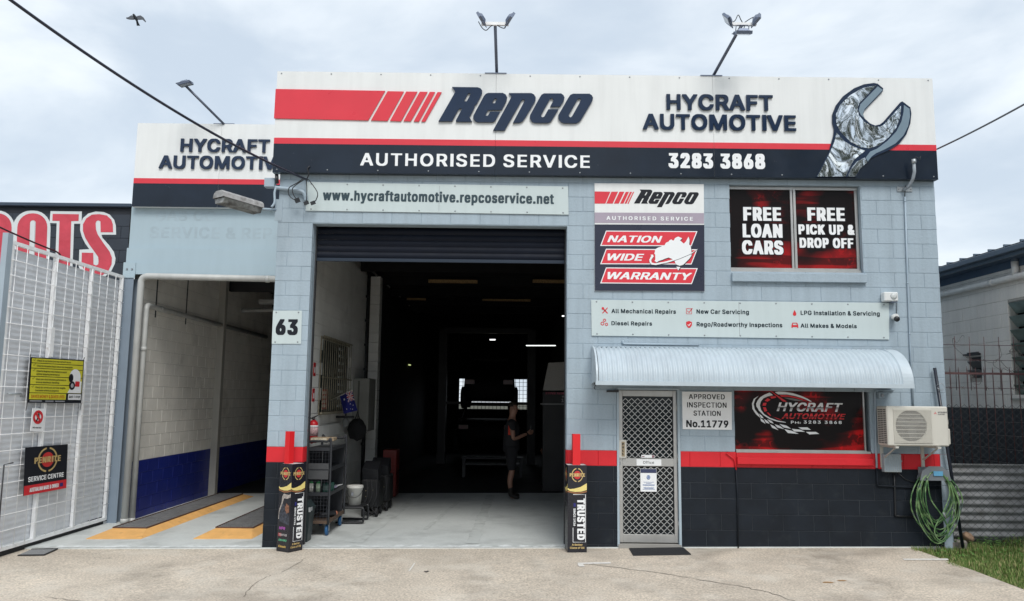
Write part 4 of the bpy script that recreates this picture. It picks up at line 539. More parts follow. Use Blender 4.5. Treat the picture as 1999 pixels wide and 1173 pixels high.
# ================================================================ BLOCK WALLS
BM = {}
def block_mesh(w, h, mt, d=.05, c=.004):
    key = (round(w, 3), round(h, 3), mt.name)
    if key in BM: return BM[key]
    hw, hh = w/2, h/2
    vs = [(-hw+c, 0, -hh+c), (hw-c, 0, -hh+c), (hw-c, 0, hh-c), (-hw+c, 0, hh-c), (-hw, c, -hh), (hw, c, -hh), (hw, c, hh), (-hw, c, hh), (-hw, d, -hh), (hw, d, -hh), (hw, d, hh), (-hw, d, hh)]
    fs = [(0, 1, 2, 3), (4, 5, 1, 0), (5, 6, 2, 1), (6, 7, 3, 2), (7, 4, 0, 3), (8, 9, 5, 4), (9, 10, 6, 5), (10, 11, 7, 6), (11, 8, 4, 7)]
    me = bpy.data.meshes.new('block'); me.from_pydata(vs, [], fs); me.materials.append(mt); me.update(); BM[key] = me; return me
def blocks(parent, org, rdir, u0, u1, z0, z1, joint0, openings, matf, limit=300, rest='far_blocks', jit=.0012, seed=1, extra_cut=()):
    """running-bond wall of 400x200 blocks. org + rdir*u + z; face normal = rdir x up. parts named block"""
    rd = Vector(rdir).normalized(); nrm = rd.cross(Vector((0, 0, 1))); ang = math.atan2(rd.y, rd.x)
    rg = random.Random(seed); L = []
    k = math.floor(z0/.2+1e-6)
    while k*.2 < z1-1e-6:
        a, b = max(z0, k*.2), min(z1, k*.2+.2); zc = (a+b)/2
        cuts = {u0, u1}
        j = joint0+(0 if k % 2 == 0 else .2); j -= math.ceil((j-u0)/.4)*.4
        while j < u1:
            if j > u0: cuts.add(round(j, 4))
            j += .4
        ops = [o for o in openings if o[2]-.02 < zc < o[3]+.02]
        for o in ops: cuts |= {max(u0, o[0]), min(u1, o[1])}
        for (xc, za, zb) in extra_cut:
            if za < zc < zb: cuts.add(xc)
        cs = sorted(c for c in cuts if u0 <= c <= u1)
        for c0, c1 in zip(cs[:-1], cs[1:]):
            mid = (c0+c1)/2
            if c1-c0 < .012 or any(o[0] < mid < o[1] for o in ops): continue
            L.append((c0, c1, a, b))
        k += 1
    L.sort(key=lambda q: -(q[1]-q[0])*(q[3]-q[2]))
    base = LOC[parent.name]; g = .0035
    rest_mb = {}
    for i, (c0, c1, a, b) in enumerate(L):
        w, h = c1-c0-g, b-a-g; mt = matf((c0+c1)/2, (a+b)/2)
        p = Vector(org)+rd*((c0+c1)/2)+Vector((0, 0, (a+b)/2))+nrm*rg.uniform(-jit, jit)
        if i < limit:
            o = bpy.data.objects.new('block', block_mesh(round(w, 3), round(h, 3), mt)); COL.objects.link(o)
            o.parent = parent; o.location = p-base; o.rotation_euler = (rg.uniform(-.002, .002), 0, ang)
        else:
            mb = rest_mb.setdefault(mt.name, (MB(), mt))[0]; me = block_mesh(round(w, 3), round(h, 3), mt)
            n = len(mb.v); mb.v += [tuple(p+rd*v.co.x-nrm*v.co.y+Vector((0, 0, v.co.z))) for v in me.vertices]
            for f in me.polygons: mb.f.append(tuple(n+q for q in f.vertices)); mb.mi.append(0); mb.smooth.append(False)
    for nm, (mb, mt) in rest_mb.items(): mb.build(rest, mt, parent, kind='stuff')
    return len(L)

# ================================================================ THE WORKSHOP
XL, XR, JL, JR, TOP = -4.16, 4.80, -3.68, -.226, 5.0      # wall ends, garage opening jambs
WIN1 = (1.995, 3.775, 3.6, 4.8); WIN2 = (1.993, 3.775, 1.2, 2.04); DOOR = (.437, 1.268, -.3, 2.02)
GAR = (JL, JR, -.3, 4.19)
ws = thing('workshop_building', 'grey blue painted block workshop with a black base, red band and open garage bay', 'building', (0, 0, 0))
def wmat(x, z):
    if x > 4.67 and z < 1.2 : return wall_paint
    return dado_black if z < 1.0 else band_red if z < 1.2 else wall_paint
J0 = UY(1138, 350).x
def jmat(z): return joint
ops = [GAR, (DOOR[0], DOOR[1], -.3, 2.0), (WIN1[0], WIN1[1], 3.6, 4.8), (WIN2[0], WIN2[1], 1.2, 2.0)]
blocks(ws, (0, 0, 0), (1, 0, 0), XL, XR, -.2, TOP, J0, ops, wmat, limit=292, rest='small_blocks', seed=4, extra_cut=[(4.67, -.3, 1.2)])
# core of the front wall behind the blocks (joints show its face), cut round the openings
mb = MB(); YB, YT = .005, .19
mb.k = 0
def core(x0, x1, z0, z1):
    for a, b, k in ((-.3, 1.0, 1), (1.0, 1.2, 2), (1.2, 9, 0)):
        lo, hi = max(z0, a), min(z1, b)
        if hi-lo > .001: mb.k = k; mb.box(x0, x1, YB, YT, lo, hi)
core(XL+.004, JL-.004, -.3, TOP-.01); core(JL-.004, JR+.004, 4.194, TOP-.01); core(JR+.004, DOOR[0]-.004, -.3, TOP-.01)
core(DOOR[0]-.004, DOOR[1]+.004, 2.024, TOP-.01); core(DOOR[1]+.004, WIN2[0]-.004, -.3, TOP-.01)
core(WIN2[0]-.004, 3.779, -.3, 1.196); core(WIN2[0]-.004, 3.779, 2.044, 3.596); core(WIN2[0]-.004, 3.779, 4.804, TOP-.01)
core(3.779, XR-.004, -.3, TOP-.01)
mb.build('front_wall', [joint, joint_dark, mat('mortar_joint_red', (.40, .01, .018), .7)], ws)
# reveals of jambs: inner pillar faces coursed
mb = MB()
for k in range(-1, 21):
    z0, z1 = k*.2+.0025, k*.2+.1975
    mb.k = 1 if k < 5 else 2 if k == 5 else 0
    mb.box(JL-.02, JL+.0015, .052, .186, z0, z1); mb.box(JR-.0015, JR+.02, .052, .186, z0, z1)
mb.split('jamb_block', [wall_paint, dado_black, band_red], ws)
# lintel underside and reveal faces, sides, roof
mb = MB(); mb.box(XR-.19, XR-.003, .19, 18, -.3, 4.9); mb.build('side_wall', wall_paint, ws)
mb = MB(); mb.box(XL+.003, XL+.10, .19, 18, -.3, 4.9); mb.build('side_wall', cream_block, ws)
mb = MB(); mb.box(XL-.02, XR+.02, .1, 18.3, 5.0, 5.06); rf = mb.build('roof', galv, ws)
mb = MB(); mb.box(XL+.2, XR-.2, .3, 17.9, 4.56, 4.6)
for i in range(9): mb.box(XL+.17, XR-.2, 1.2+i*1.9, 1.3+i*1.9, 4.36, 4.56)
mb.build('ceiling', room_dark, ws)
warm = mat('insulation_batten_brown', (.34, .22, .10), .8, var=.4, vs=30)
for a, b, yy in ((795, 832, 9.0), (836, 932, 6.6), (942, 1036, 9.0), (1040, 1108, 6.6)):
    p, q = UY(a, 548 if yy < 8 else 547, yy), UY(b, 547, yy)
    MB().box(p.x, q.x, yy, yy+.06, 4.28 if yy > 8 else p.z-.04, 4.33 if yy > 8 else p.z+.03).build('timber_batten', warm, ws)
# interior partition: office side of the bay (dark), pier and inner block wall on the left
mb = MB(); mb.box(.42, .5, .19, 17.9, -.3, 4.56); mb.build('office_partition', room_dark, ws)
inner = mat('inner_wall_cream_paint', (.78, .78, .75), .75, var=.10, vs=1.5, bump=.25, bs=45, spots=[((.28, .28, .27), .8, .6, .85, .7)])
mb = MB(); WX = -4.0
for k in range(-1, 22):
    j = 0
    y = .2-.4+(0 if k % 2 else .2)
    while y < 5.8:
        y0, y1 = max(.192, y), min(5.8, y+.4)
        inwin = (2.05 < (y0+y1)/2 < 4.25) and 1.6-.1 < k*.2+.1 < 2.8
        if y1-y0 > .03 and not inwin: mb.box(WX-.045, WX, y0+.003, y1-.003, k*.2+.003, k*.2+.197)
        y += .4
mb.build('inner_block_wall', inner, ws, kind='stuff')
pier = MB()
for k in range(-1, 22): pier.box(-3.97, -3.76, 6.0, 6.3, k*.2+.003, k*.2+.197)
pier.split('pier_block', inner, ws)
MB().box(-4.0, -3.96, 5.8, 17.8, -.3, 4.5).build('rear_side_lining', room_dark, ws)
mb = MB()
for k in range(7):      # bent conduit run and bracket clips on the inner wall
    z = .9+k*.5; mb.box(-3.985, -3.93, 5.62, 5.68, z, z+.05)
mb.tube([(-3.95, 5.65, .6), (-3.95, 5.65, 4.3)], .022); mb.build('wall_rail', dark_steel, ws)
# back wall with openings (window, slot) and the yard wall beyond
by = 17.7
wl, wr = UY(896, 760, by).x, UY(1036, 760, by).x; wz0, wz1 = UY(950, 800, by).z, UY(950, 738, by).z
sl, sr = UY(806, 720, by).x, UY(819, 720, by).x; sz0, sz1 = UY(812, 768, by).z, UY(812, 692, by).z
mb = MB()
for x0, x1, z0, z1 in ((XL, sl, -.3, 4.9), (sl, sr, -.3, sz0), (sl, sr, sz1, 4.9), (sr, wl, -.3, 4.9), (wl, wr, -.3, wz0), (wl, wr, wz1, 4.9), (wr, XR, -.3, 4.9)):
    mb.box(x0, x1, by, by+.2, z0, z1)
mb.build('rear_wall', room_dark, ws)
bk = MB().box(wl, wr, by+.08, by+.12, wz0, wz0+.03).box(wl, wr, by+.08, by+.12, wz1-.03, wz1).build('rear_window_frame', dark_steel, ws)
for i in range(1, 19): MB().box(wl+(wr-wl)*i/19-.008, wl+(wr-wl)*i/19+.008, by+.09, by+.11, wz0+.03, wz1-.03).build('bar', dark_steel, bk)
for i in range(1, 8): MB().box(wl, wr, by+.112, by+.125, wz0+(wz1-wz0)*i/8-.006, wz0+(wz1-wz0)*i/8+.006).build('bar', dark_steel, bk)
pale = mat('pale_render', (.42, .43, .41), .8)
MB().box(sl-1.2, sr+.6, by+2.2, by+2.4, -.3, 4.5).build('yard_screen_wall', pale, ws)
# roller door: housing and the bottom slats of the raised curtain
slat_m = mat('roller_slat_steel', (.005, .008, .017), .6, 0, spec=.2, var=.1)
rd = MB().box(JL+.03, JR-.03, .235, .255, 4.13, 4.19).build('roller_door', slat_m, ws)
for i in range(5):
    z1 = 4.185-i*.085; mb = MB(); n = 6; vs = []
    for k in range(n+1):
        t = k/n; zz = z1-.083*t; yy = .225-.014*math.sin(math.pi*t)
        vs += [(JL+.02, yy, zz), (JR-.02, yy, zz)]
    mb.add(vs, [(2*k, 2*k+1, 2*k+3, 2*k+2) for k in range(n)], True); mb.build('slat', slat_m, rd)
MB().box(JL+.02, JR-.02, .205, .24, 3.715, 3.759).build('bottom_rail', mat('roller_rail', (.025, .036, .055), .4, .4), rd)
gm = MB().box(JL, JL+.016, .20, .26, -.1, 4.19); gm.box(JR-.016, JR, .20, .26, -.1, 4.19); gm.split('door_guide', dark_steel, ws)
# ================================================================ upper window
film = None
def film_mat(name, seed, bright=1.0):
    """printed engine-bay photograph reduced to black and deep red: broad glows, diagonal bars and small bright machinery"""
    M = bpy.data.materials.new(name); M.use_nodes = True; t = M.node_tree; b = t.nodes['Principled BSDF']; b.inputs['Roughness'].default_value = .3; b.inputs['Specular IOR Level'].default_value = .25
    NN = t.nodes.new; LK = t.links.new
    g = NN('ShaderNodeNewGeometry')
    def mapped(loc, rot, sc):
        m_ = NN('ShaderNodeMapping'); m_.inputs['Location'].default_value = loc; m_.inputs['Rotation'].default_value = (0, rot, 0); m_.inputs['Scale'].default_value = sc; LK(g.outputs['Position'], m_.inputs[0]); return m_.outputs[0]
    def noi(vec, s_, d, dist, lo, hi):
        n = NN('ShaderNodeTexNoise'); n.inputs['Scale'].default_value = s_; n.inputs['Detail'].default_value = d; n.inputs['Distortion'].default_value = dist; LK(vec, n.inputs['Vector'])
        r = NN('ShaderNodeMapRange'); r.interpolation_type = 'SMOOTHSTEP'; r.inputs[1].default_value = lo; r.inputs[2].default_value = hi; LK(n.outputs['Fac'], r.inputs[0]); return r.outputs[0]
    def mth(op, a, c):
        m_ = NN('ShaderNodeMath'); m_.operation = op; LK(a, m_.inputs[0])
        if isinstance(c, float): m_.inputs[1].default_value = c
        else: LK(c, m_.inputs[1])
        return m_.outputs[0]
    big = noi(mapped((seed, 0, seed*2), 0, (1, 1, 1)), 1.5, 2, .3, .42, .72)
    bars = noi(mapped((seed*3, 0, 0), .75, (.45, 1, 5)), 1.9, 1, .25, .52, .60)
    bars2 = noi(mapped((seed, 0, 5), -.6, (.5, 1, 6)), 1.3, 1, .1, .56, .64)
    v = NN('ShaderNodeTexVoronoi'); v.inputs['Scale'].default_value = 7; v.feature = 'F1'; LK(mapped((seed, 0, 1), .4, (1, 1, 1.6)), v.inputs['Vector'])
    grit = noi(mapped((0, 0, seed), .3, (1, 1, 1)), 13, 5, 1.2, .5, .7)
    det = mth('MULTIPLY', mth('MULTIPLY', grit, v.outputs['Distance']), noi(mapped((seed*5, 0, 2), 0, (1, 1, 1)), 1.9, 1, 0, .5, .62))
    a = mth('ADD', mth('MULTIPLY', mth('MAXIMUM', bars, bars2), .55), mth('MULTIPLY', det, 1.2)); a = mth('ADD', mth('MULTIPLY', a, big), mth('MULTIPLY', big, .18))
    r = NN('ShaderNodeValToRGB'); e = r.color_ramp.elements; e[0].position = 0.02; e[0].color = (.004, .0012, .0015, 1); e[1].position = .55; e[1].color = (.60*bright, .006, .008, 1); LK(a, r.inputs[0])
    LK(r.outputs[0], b.inputs['Base Color']); MATS[name] = M; return M
f1 = film_mat('red_black_engine_film', 1, .5); f2 = film_mat('red_black_engine_film_lower', 4, .8)
z3 = Z(1400, 340, 3.45); wy = .10
win = MB().box(1.985, 3.79, .19, .23, 3.58, 4.82).build('window', black_plastic, ws, label='upper window printed with free loan cars and free pick up and drop off')
fr = MB(); a = UY(*z3(87, 104), wy); b_ = UY(*z3(955, 640), wy); mxx = UY(*z3(509, 300), wy).x; wt, wb = a.z, b_.z
fr.box(2.0, 3.772, wy-.03, wy+.04, wt, 4.795).box(2.0, 3.772, wy-.03, wy+.04, 3.605, wb+.0)
fr.box(2.0, 3.772, wy-.05, wy-.03, 3.605, 3.635)
fr.box(3.732, 3.770, wy-.02, wy+.04, wb, wt)
fr.box(mxx-.036, mxx-.006, wy-.025, wy+.04, wb, wt).box(mxx+.002, mxx+.034, wy-.035, wy+.04, wb, wt)
fr.split('frame', alu, win)
MB().box(2.0, mxx-.036, wy, wy+.01, wb, wt).build('pane', f1, win); MB().box(mxx+.034, 3.732, wy, wy+.01, wb, wt).build('pane', f1, win)
lo = MB(); out_ = MB()
def wtext(txt, x0, x1, y0, y1):
    a = z3(x0, y1); b = z3(x1, y0)
    wpx(lo, wy, txt, 'K', a[0], b[0], b[1], a[1], off=.006)
    # thin dark keyline behind each letter
    def key(L):
        big = [grow(l, .011) for l in L]
        A = [sum(l[i-1][0]*l[i][1]-l[i][0]*l[i-1][1] for i in range(len(l))) for l in L]; s0 = A[max(range(len(A)), key=lambda i: abs(A[i]))] > 0
        outer = [g for g, q in zip(big, A) if (q > 0) == s0]
        for g in outer: out_.shape([g], facade(wy).to3(.003))
    wpx(None, wy, txt, 'K', a[0], b[0], b[1], a[1], each=key)
wtext('FREE', 176, 431, 222, 314); wtext('LOAN', 172, 440, 335, 427); wtext('CARS', 168, 446, 447, 540)
wtext('FREE', 608, 860, 225, 315); wtext('PICK UP &', 547, 925, 340, 407); wtext('DROP OFF', 555, 918, 430, 497)
lo.build('lettering', print_white, win); out_.split('lettering_outline', print_black, win)
MB().bbox(1.99, 3.80, -.055, .06, 3.455, 3.575, .006).build('window_sill', wall_paint, ws)
# ---- lower window
z5 = Z(1420, 660, 3.911)
win = MB().box(1.985, 3.79, .19, .23, 1.18, 2.06).build('window', black_plastic, ws, label='lower window printed with the red and black workshop logo')
wy = .03; a = UY(*z5(50, 372), wy); b_ = UY(*z5(1045, 858), wy)
MB().box(2.0, b_.x, wy, wy+.01, b_.z, 2.03).build('pane', f2, win)
MB().box(2.0, 3.715, .0, .05, 1.205, b_.z).box(2.0, 3.76, -.014, -.0, 1.195, 1.225).box(b_.x, b_.x+.02, .012, .05, b_.z, 2.03).split('frame', alu, win)
zc = Z(1460, 755, 9.751); FL = facade(wy)
def trace(mb, fn, y, polys, off, mirror=False):
    for p in polys:
        L = px2([fn(*q) for q in p], y); mb.shape([L], facade(y).to3(off))
W_ = [[(185,260),(230,200),(310,150),(410,110),(440,128),(475,158),(380,180),(290,220),(245,280),(225,350),(250,440),(310,520),(420,590),(560,640),(720,672),(720,682),(560,662),(420,618),(300,545),(210,455),(160,370),(155,320)],
 [(510,100),(580,90),(700,95),(850,120),(1010,170),(1130,225),(1215,280),(1180,280),(1060,225),(900,175),(740,145),(575,145)],
 [(205,170),(140,235),(108,330),(128,425),(210,530),(232,590),(150,520),(85,420),(75,320),(110,230)],
 [(210,510),(265,550),(300,600),(245,590)],[(232,592),(300,640),(335,705),(250,655)],[(302,610),(375,650),(412,705),(340,680)],[(365,615),(450,650),(492,700),(420,680)],[(420,710),(510,755),(580,825),(460,780)],[(505,712),(600,740),(690,805),(560,775)],[(595,705),(740,740),(820,800),(680,775)],[(692,805),(830,835),(965,895),(760,880)],[(830,798),(1000,815),(1085,857),(880,850)],[(955,770),(1130,770),(1200,818),(1030,815)],[(1100,857),(1290,857),(1355,895),(1170,905)]]
R_ = [[(365,30),(740,282),(668,280)],[(600,155),(720,155),(880,185),(1020,225),(1135,278),(1060,262),(900,215),(760,188),(640,190)],[(420,185),(520,175),(540,205),(445,228)],[(375,215),(430,245),(370,285),(315,265)],[(290,305),(355,305),(340,360),(278,358)],[(285,390),(340,390),(365,460),(315,475)],[(355,490),(385,485),(440,545),(420,555)],[(465,565),(600,612),(660,640),(560,610)]]
G_ = [[(680,205),(850,215),(1060,270),(900,268),(780,240)],[(175,260),(215,275),(200,360),(230,450),(190,390),(172,330)]]
lw = MB(); trace(lw, zc, wy, W_, .004); lr = MB(); trace(lr, zc, wy, R_, .004); lg = MB(); trace(lg, zc, wy, G_, .003)
def zt(mb, fn, y, txt, font, x0, x1, y0, y1, **k):
    a = fn(x0, y1); b = fn(x1, y0); wpx(mb, y, txt, font, a[0], b[0], b[1], a[1], **k)
def zgrad(name, c0, c1, zz0, zz1, zz2):   # printed chrome effect: white top half, dark-to-white lower half
    M = mat(name, c1, .4, var=0); t = M.node_tree; b = t.nodes['Principled BSDF']; g = t.nodes.new('ShaderNodeNewGeometry'); s_ = t.nodes.new('ShaderNodeSeparateXYZ'); t.links.new(g.outputs['Position'], s_.inputs[0])
    m_ = t.nodes.new('ShaderNodeMapRange'); m_.inputs[1].default_value = zz0; m_.inputs[2].default_value = zz2; t.links.new(s_.outputs[2], m_.inputs[0])
    r = t.nodes.new('ShaderNodeValToRGB'); e = r.color_ramp.elements; e[0].position = .05; e[0].color = (*c1, 1); e[1].position = .52; e[1].color = (*c1, 1)
    q = e.new((zz1-zz0)/(zz2-zz0)); q.color = (*c0, 1); t.links.new(m_.outputs[0], r.inputs[0]); t.links.new(r.outputs[0], b.inputs['Base Color']); return M
ya, yb = UY(*zc(1200, 472), wy).z, UY(*zc(1200, 300), wy).z
chrome = zgrad('printed_chrome_lettering', (.10, .10, .10), (.78, .78, .80), ya, ya+(yb-ya)*.50, yb)
chm = MB(); zt(chm, zc, wy, 'HYCRAFT', 'B', 545, 1810, 302, 470, slant=.3, off=.006); chm.build('lettering', chrome, win)
ya, yb = UY(*zc(1200, 615), wy).z, UY(*zc(1200, 508), wy).z
chr_ = zgrad('printed_red_chrome_lettering', (.05, .002, .002), (.68, .02, .025), ya, ya+(yb-ya)*.50, yb)
chm = MB(); zt(chm, zc, wy, 'AUTOMOTIVE', 'B', 640, 1862, 508, 614, slant=.3, off=.006); chm.build('lettering', chr_, win)
zt(lw, zc, wy, 'P', 'B', 818, 872, 645, 702); zt(lw, zc, wy, 'H:', 'B', 895, 1005, 660, 702); zt(lw, zc, wy, '3283 3868', 'B', 1062, 1785, 645, 703, track=.25)
lw.split('logo_print', print_white, win); lr.split('logo_print', mat('logo_red', (.72, .02, .03), .4), win); lg.split('logo_print', mat('logo_grey', (.16, .16, .16), .4), win)
s0 = UY(*z5(68, 940)); s1 = UY(*z5(1110, 940))
MB().bbox(2.0, 3.775, -.055, .0, UY(*z5(500, 968), -.05).z, UY(*z5(500, 915), -.05).z, .006).build('window_sill', band_red, ws)
MB().box(2.0, 3.75, -.02, .0, UY(*z5(500, 915), -.05).z+.0, 1.193).build('sill_course', band_red, ws)

# ================================================================ office door
zd = Z(1100, 640, 2.445); dy = .035
door_jamb = mat('door_jamb_paint', (.36, .44, .50), .5)
j = MB(); a = UY(*zd(241, 283), 0); j.box(DOOR[0], DOOR[0]+.028, -.012, .12, -.02, 2.02); j.box(DOOR[1]-.03, DOOR[1], -.012, .12, -.02, 2.02); j.box(DOOR[0]+.028, DOOR[1]-.03, -.012, .12, 1.995, 2.02)
j.build('door_jamb', door_jamb, ws)
MB().box(DOOR[0]+.01, DOOR[1]-.01, -.03, .16, -.06, .012).build('door_step', mat('concrete_step', (.30, .29, .27), .85, bump=.3), ws)
x0, x1 = DOOR[0]+.032, DOOR[1]-.034; z0, z1 = .025, 1.99
def dz(Y): return UY(*zd(400, Y), dy).z
def dx(X): return UY(*zd(X, 600), dy).x
gx0, gx1 = dx(283), dx(526); ga, gb = dz(622), dz(327); gc, gd = dz(986), dz(661)
fr = MB(); fr.bbox(x0, gx0, dy-.0, dy+.04, z0, z1, .004).bbox(gx1, x1, dy, dy+.04, z0, z1, .004)
fr.bbox(gx0-.002, gx1+.002, dy+.001, dy+.039, gb, z1-.001, .004).bbox(gx0-.002, gx1+.002, dy+.001, dy+.039, gd, ga, .004).bbox(gx0-.002, gx1+.002, dy+.001, dy+.039, z0+.001, gc, .004)
door = fr.build('door', alu, ws, label='aluminium security screen door marked Office')
def diamond(mb, x0, x1, z0, z1, y, pw, ph, w, closed=True):
    # expanded diamond grille: wavy vertical strands touching each other
    n = int((x1-x0)/pw*1)+1
    i = 0; x = x0+pw*.25
    while x < x1:
        pts = []; z = z0; k = 0
        while z <= z1+1e-6:
            pts.append((min(x1, max(x0, x+(pw*.25 if (k+i) % 2 else -pw*.25)*.93)), z)); z += ph/2; k += 1
        Q = []
        for a_, b_ in zip(pts[:-1], pts[1:]):
            Q += [(a_[0], a_[1]), (a_[0]+(b_[0]-a_[0])*.18, a_[1]+ph*.12), (a_[0]+(b_[0]-a_[0])*.82, b_[1]-ph*.12)]
        Q.append(pts[-1])
        vs = []
        for q in range(len(Q)):
            d = Vector((Q[min(q+1, len(Q)-1)][0]-Q[max(q-1, 0)][0], Q[min(q+1, len(Q)-1)][1]-Q[max(q-1, 0)][1])).normalized(); nx, nz = -d.y*w/2, d.x*w/2
            vs += [(Q[q][0]+nx, y-.002, Q[q][1]+nz), (Q[q][0]-nx, y-.002, Q[q][1]-nz), (Q[q][0]-nx, y+.004, Q[q][1]-nz), (Q[q][0]+nx, y+.004, Q[q][1]+nz)]
        m_ = len(Q); mb.add(vs, [(4*q+a, 4*q+(a+1) % 4, 4*q+4+(a+1) % 4, 4*q+4+a) for q in range(m_-1) for a in range(4)])
        x += pw/2; i += 1
mesh_m = mat('silver_grille', (.50, .51, .51), .4, .6)
for za, zb in ((ga, gb), (gc, gd)):
    mb = MB(); diamond(mb, gx0, gx1, za, zb, dy+.014, .082, .082, .0075); mb.build('grille', mesh_m, door)
MB().box(gx0, gx1, dy+.05, dy+.06, gc-.03, gd+.03).box(gx0, gx1, dy+.05, dy+.06, ga-.03, gb+.03).build('glass', mat('tinted_door_glass', (.006, .012, .016), .12, var=.3, vs=6, spec=.35), door)
hd = MB().bbox(dx(262), dx(300), dy-.03, dy-.0, dz(622), dz(535), .004).build('handle', mat('handle_plate', (.58, .57, .53), .35, .3), door)
mb = MB().box(dx(276), dx(291), dy-.033, dy-.0305, dz(614), dz(544)); mb.build('handle_inset', mat('handle_inset', (.30, .24, .15), .5), door)
mb = MB()
for i, ch in enumerate('PULL'): write(mb, facade(dy-.033), ch, 'K', dx(279), dz(560+i*15.5), .026, width=.022, off=.002)
mb.build('lettering', print_black, door)
MB().box(dx(259), dx(272), dy-.012, dy, dz(655), dz(640)).build('lock', screw, door)
for Y0, Y1 in ((354, 395), (598, 642), (920, 962)): MB().tube([(x1+.006, dy-.008, dz(Y1)), (x1+.006, dy-.008, dz(Y0))], .009, 8).build('hinge', alu, door)
MB().box(dx(205), dx(262), -.02, dy-.0, dz(309), dz(299)).box(dx(240), dx(262), -.03, dy, dz(309), dz(297)).build('door_bolt', dark_steel, door)
sg = MB().box(dx(348), dx(466), dy-.008, dy-.001, dz(657), dz(627)).build('office_plate', print_white, door)
mb = MB(); write(mb, facade(dy-.008), 'Office', 'B', dx(379), dz(649), dz(634.5)-dz(649), dx(431)-dx(379), off=.002, thin=.05); mb.build('lettering', print_black, door)
MB().box(dx(371), dx(434), dy-.006, dy-.001, dz(620), dz(606)).build('sticker', print_white, door)
MB().box(dx(374), dx(386), dy-.008, dy-.0065, dz(616), dz(612)).box(dx(422), dx(432), dy-.008, dy-.0065, dz(619), dz(607)).build('sticker_print', mat('sticker_print', (.22, .10, .12), .5), door)
MB().box(dx(366), dx(443), dy-.004, dy+.006, dz(781), dz(672)).build('notice', print_white, door)
mb = MB().box(dx(367), dx(442), dy-.006, dy-.0045, dz(692), dz(673)); mb.build('notice_print', mat('notice_navy', (.03, .04, .10), .5), door)
mb = MB(); FD = facade(dy-.005); c = ((dx(404)), dz(713)); mb.shape(ring(c[0], c[1], .024, .028, .009), FD.to3(.002)); mb.shape([ell(c[0], c[1], .010, .015)], FD.to3(.002))
for i, (a, b) in enumerate(((380, 430), (392, 418), (376, 434), (378, 432), (380, 430), (384, 428), (376, 434))): 
    Y = (735, 741, 747, 751, 761, 765, 769)[i]; mb.shape([[(dx(a), dz(Y+1.6)), (dx(b), dz(Y+1.6)), (dx(b), dz(Y)), (dx(a), dz(Y))]], FD.to3(.002))
mb.build('notice_print', mat('notice_blue', (.12, .20, .42), .5), door)
a = UZ(1227, 1071, -.03); 
mt = thing('door_mat', 'flat black rubber doormat on the concrete in front of the office door', 'mat', (.93, -.25, gz(.9)))
P = [UZ(1228, 1070.5, -.03), UZ(1334, 1070.5, -.03), UZ(1349, 1083.5, -.03), UZ(1236, 1084, -.03)]
mb = MB(); v = [(p.x, p.y, gz(p.x)+.014) for p in P]+[(p.x, p.y, gz(p.x)+.002) for p in P]; mb.add(v, [(0, 1, 2, 3), (0, 1, 5, 4), (1, 2, 6, 5), (2, 3, 7, 6), (3, 0, 4, 7)]); mb.build('mat_pad', black_rubber, mt)
mb = MB()
for i in range(9): t = (i+.5)/9; q0 = P[0].lerp(P[3], t); q1 = P[1].lerp(P[2], t); mb.bar((q0.x+.01, q0.y, gz(q0.x)+.016), (q1.x-.01, q1.y, gz(q1.x)+.016), .012, .004)
mb.build('rib', black_rubber, mt)

# ================================================================ SIGNS
def vscrew(mb, x, z, y): mb.lathe((x, y, z), [(.011, 0), (.010, .004), (.004, .006)], 8, Vector((0, -1, 0)))
# ---- big fascia
SY = -.10
sg = thing('fascia_sign', 'long white, red and navy fascia board with raised wordmark and mirrored spanner', 'sign', (.3, SY, 4.88))
cTL, cTR, cBR, cBL = UY(540, 140, SY), UY(1823.5, 152, SY), UY(1828, 347, SY), UY(533, 337, SY)
X0, X1 = (cTL.x+cBL.x)/2, (cTR.x+cBR.x)/2; ZT, ZB = (cTL.z+cTR.z)/2, (cBL.z+cBR.z)/2
zr1, zr0 = (UY(560, 269, SY).z+UY(1810, 282.6, SY).z)/2, (UY(560, 281, SY).z+UY(1810, 293.6, SY).z)/2
zz = Z(520, 120, 3.0288)
seams = [X0, UY(968, 200, SY).x, UY(1392, 200, SY).x, X1]
for a, b in zip(seams[:-1], seams[1:]):
    MB().box(a+.0015, b-.0015, SY, SY+.09, ZB, ZT).build('panel', white, sg)
fold = MB().box(X0, X1, SY+.09, SY+.098, ZB+.01, ZT-.01); fold.build('backing', galv, sg)
F = facade(SY)
for a, b in zip(seams[:-1], seams[1:]):
    mb = MB(); mb.box(a+.0015, b-.0015, SY-.003, SY-.0005, zr0, zr1); mb.build('red_stripe', red_vinyl, sg)
    mb = MB(); mb.box(a+.0015, b-.0015, SY-.003, SY-.0005, ZB, zr0-.0005); mb.build('navy_panel', navy, sg)
MB().box(X0-.001, X1+.001, SY-.004, SY+.1, ZB-.008, ZB-.001).build('bottom_trim', navy, sg)
for p in ([(57,165),(703,176),(603,350),(47,338)], [(718,178),(813,180),(717,353),(620,350)], [(828,180),(893,181),(797,355),(732,353)], [(908,181),(953,182),(855,355),(812,354)], [(967,182),(998,183),(903,357),(872,356)], [(1013,183),(1037,184),(940,357),(917,357)]):
    L = px2([zz(*q) for q in p], SY); MB().shape([L], F.to3(.018), .0175).build('speed_stripe', red_vinyl, sg)
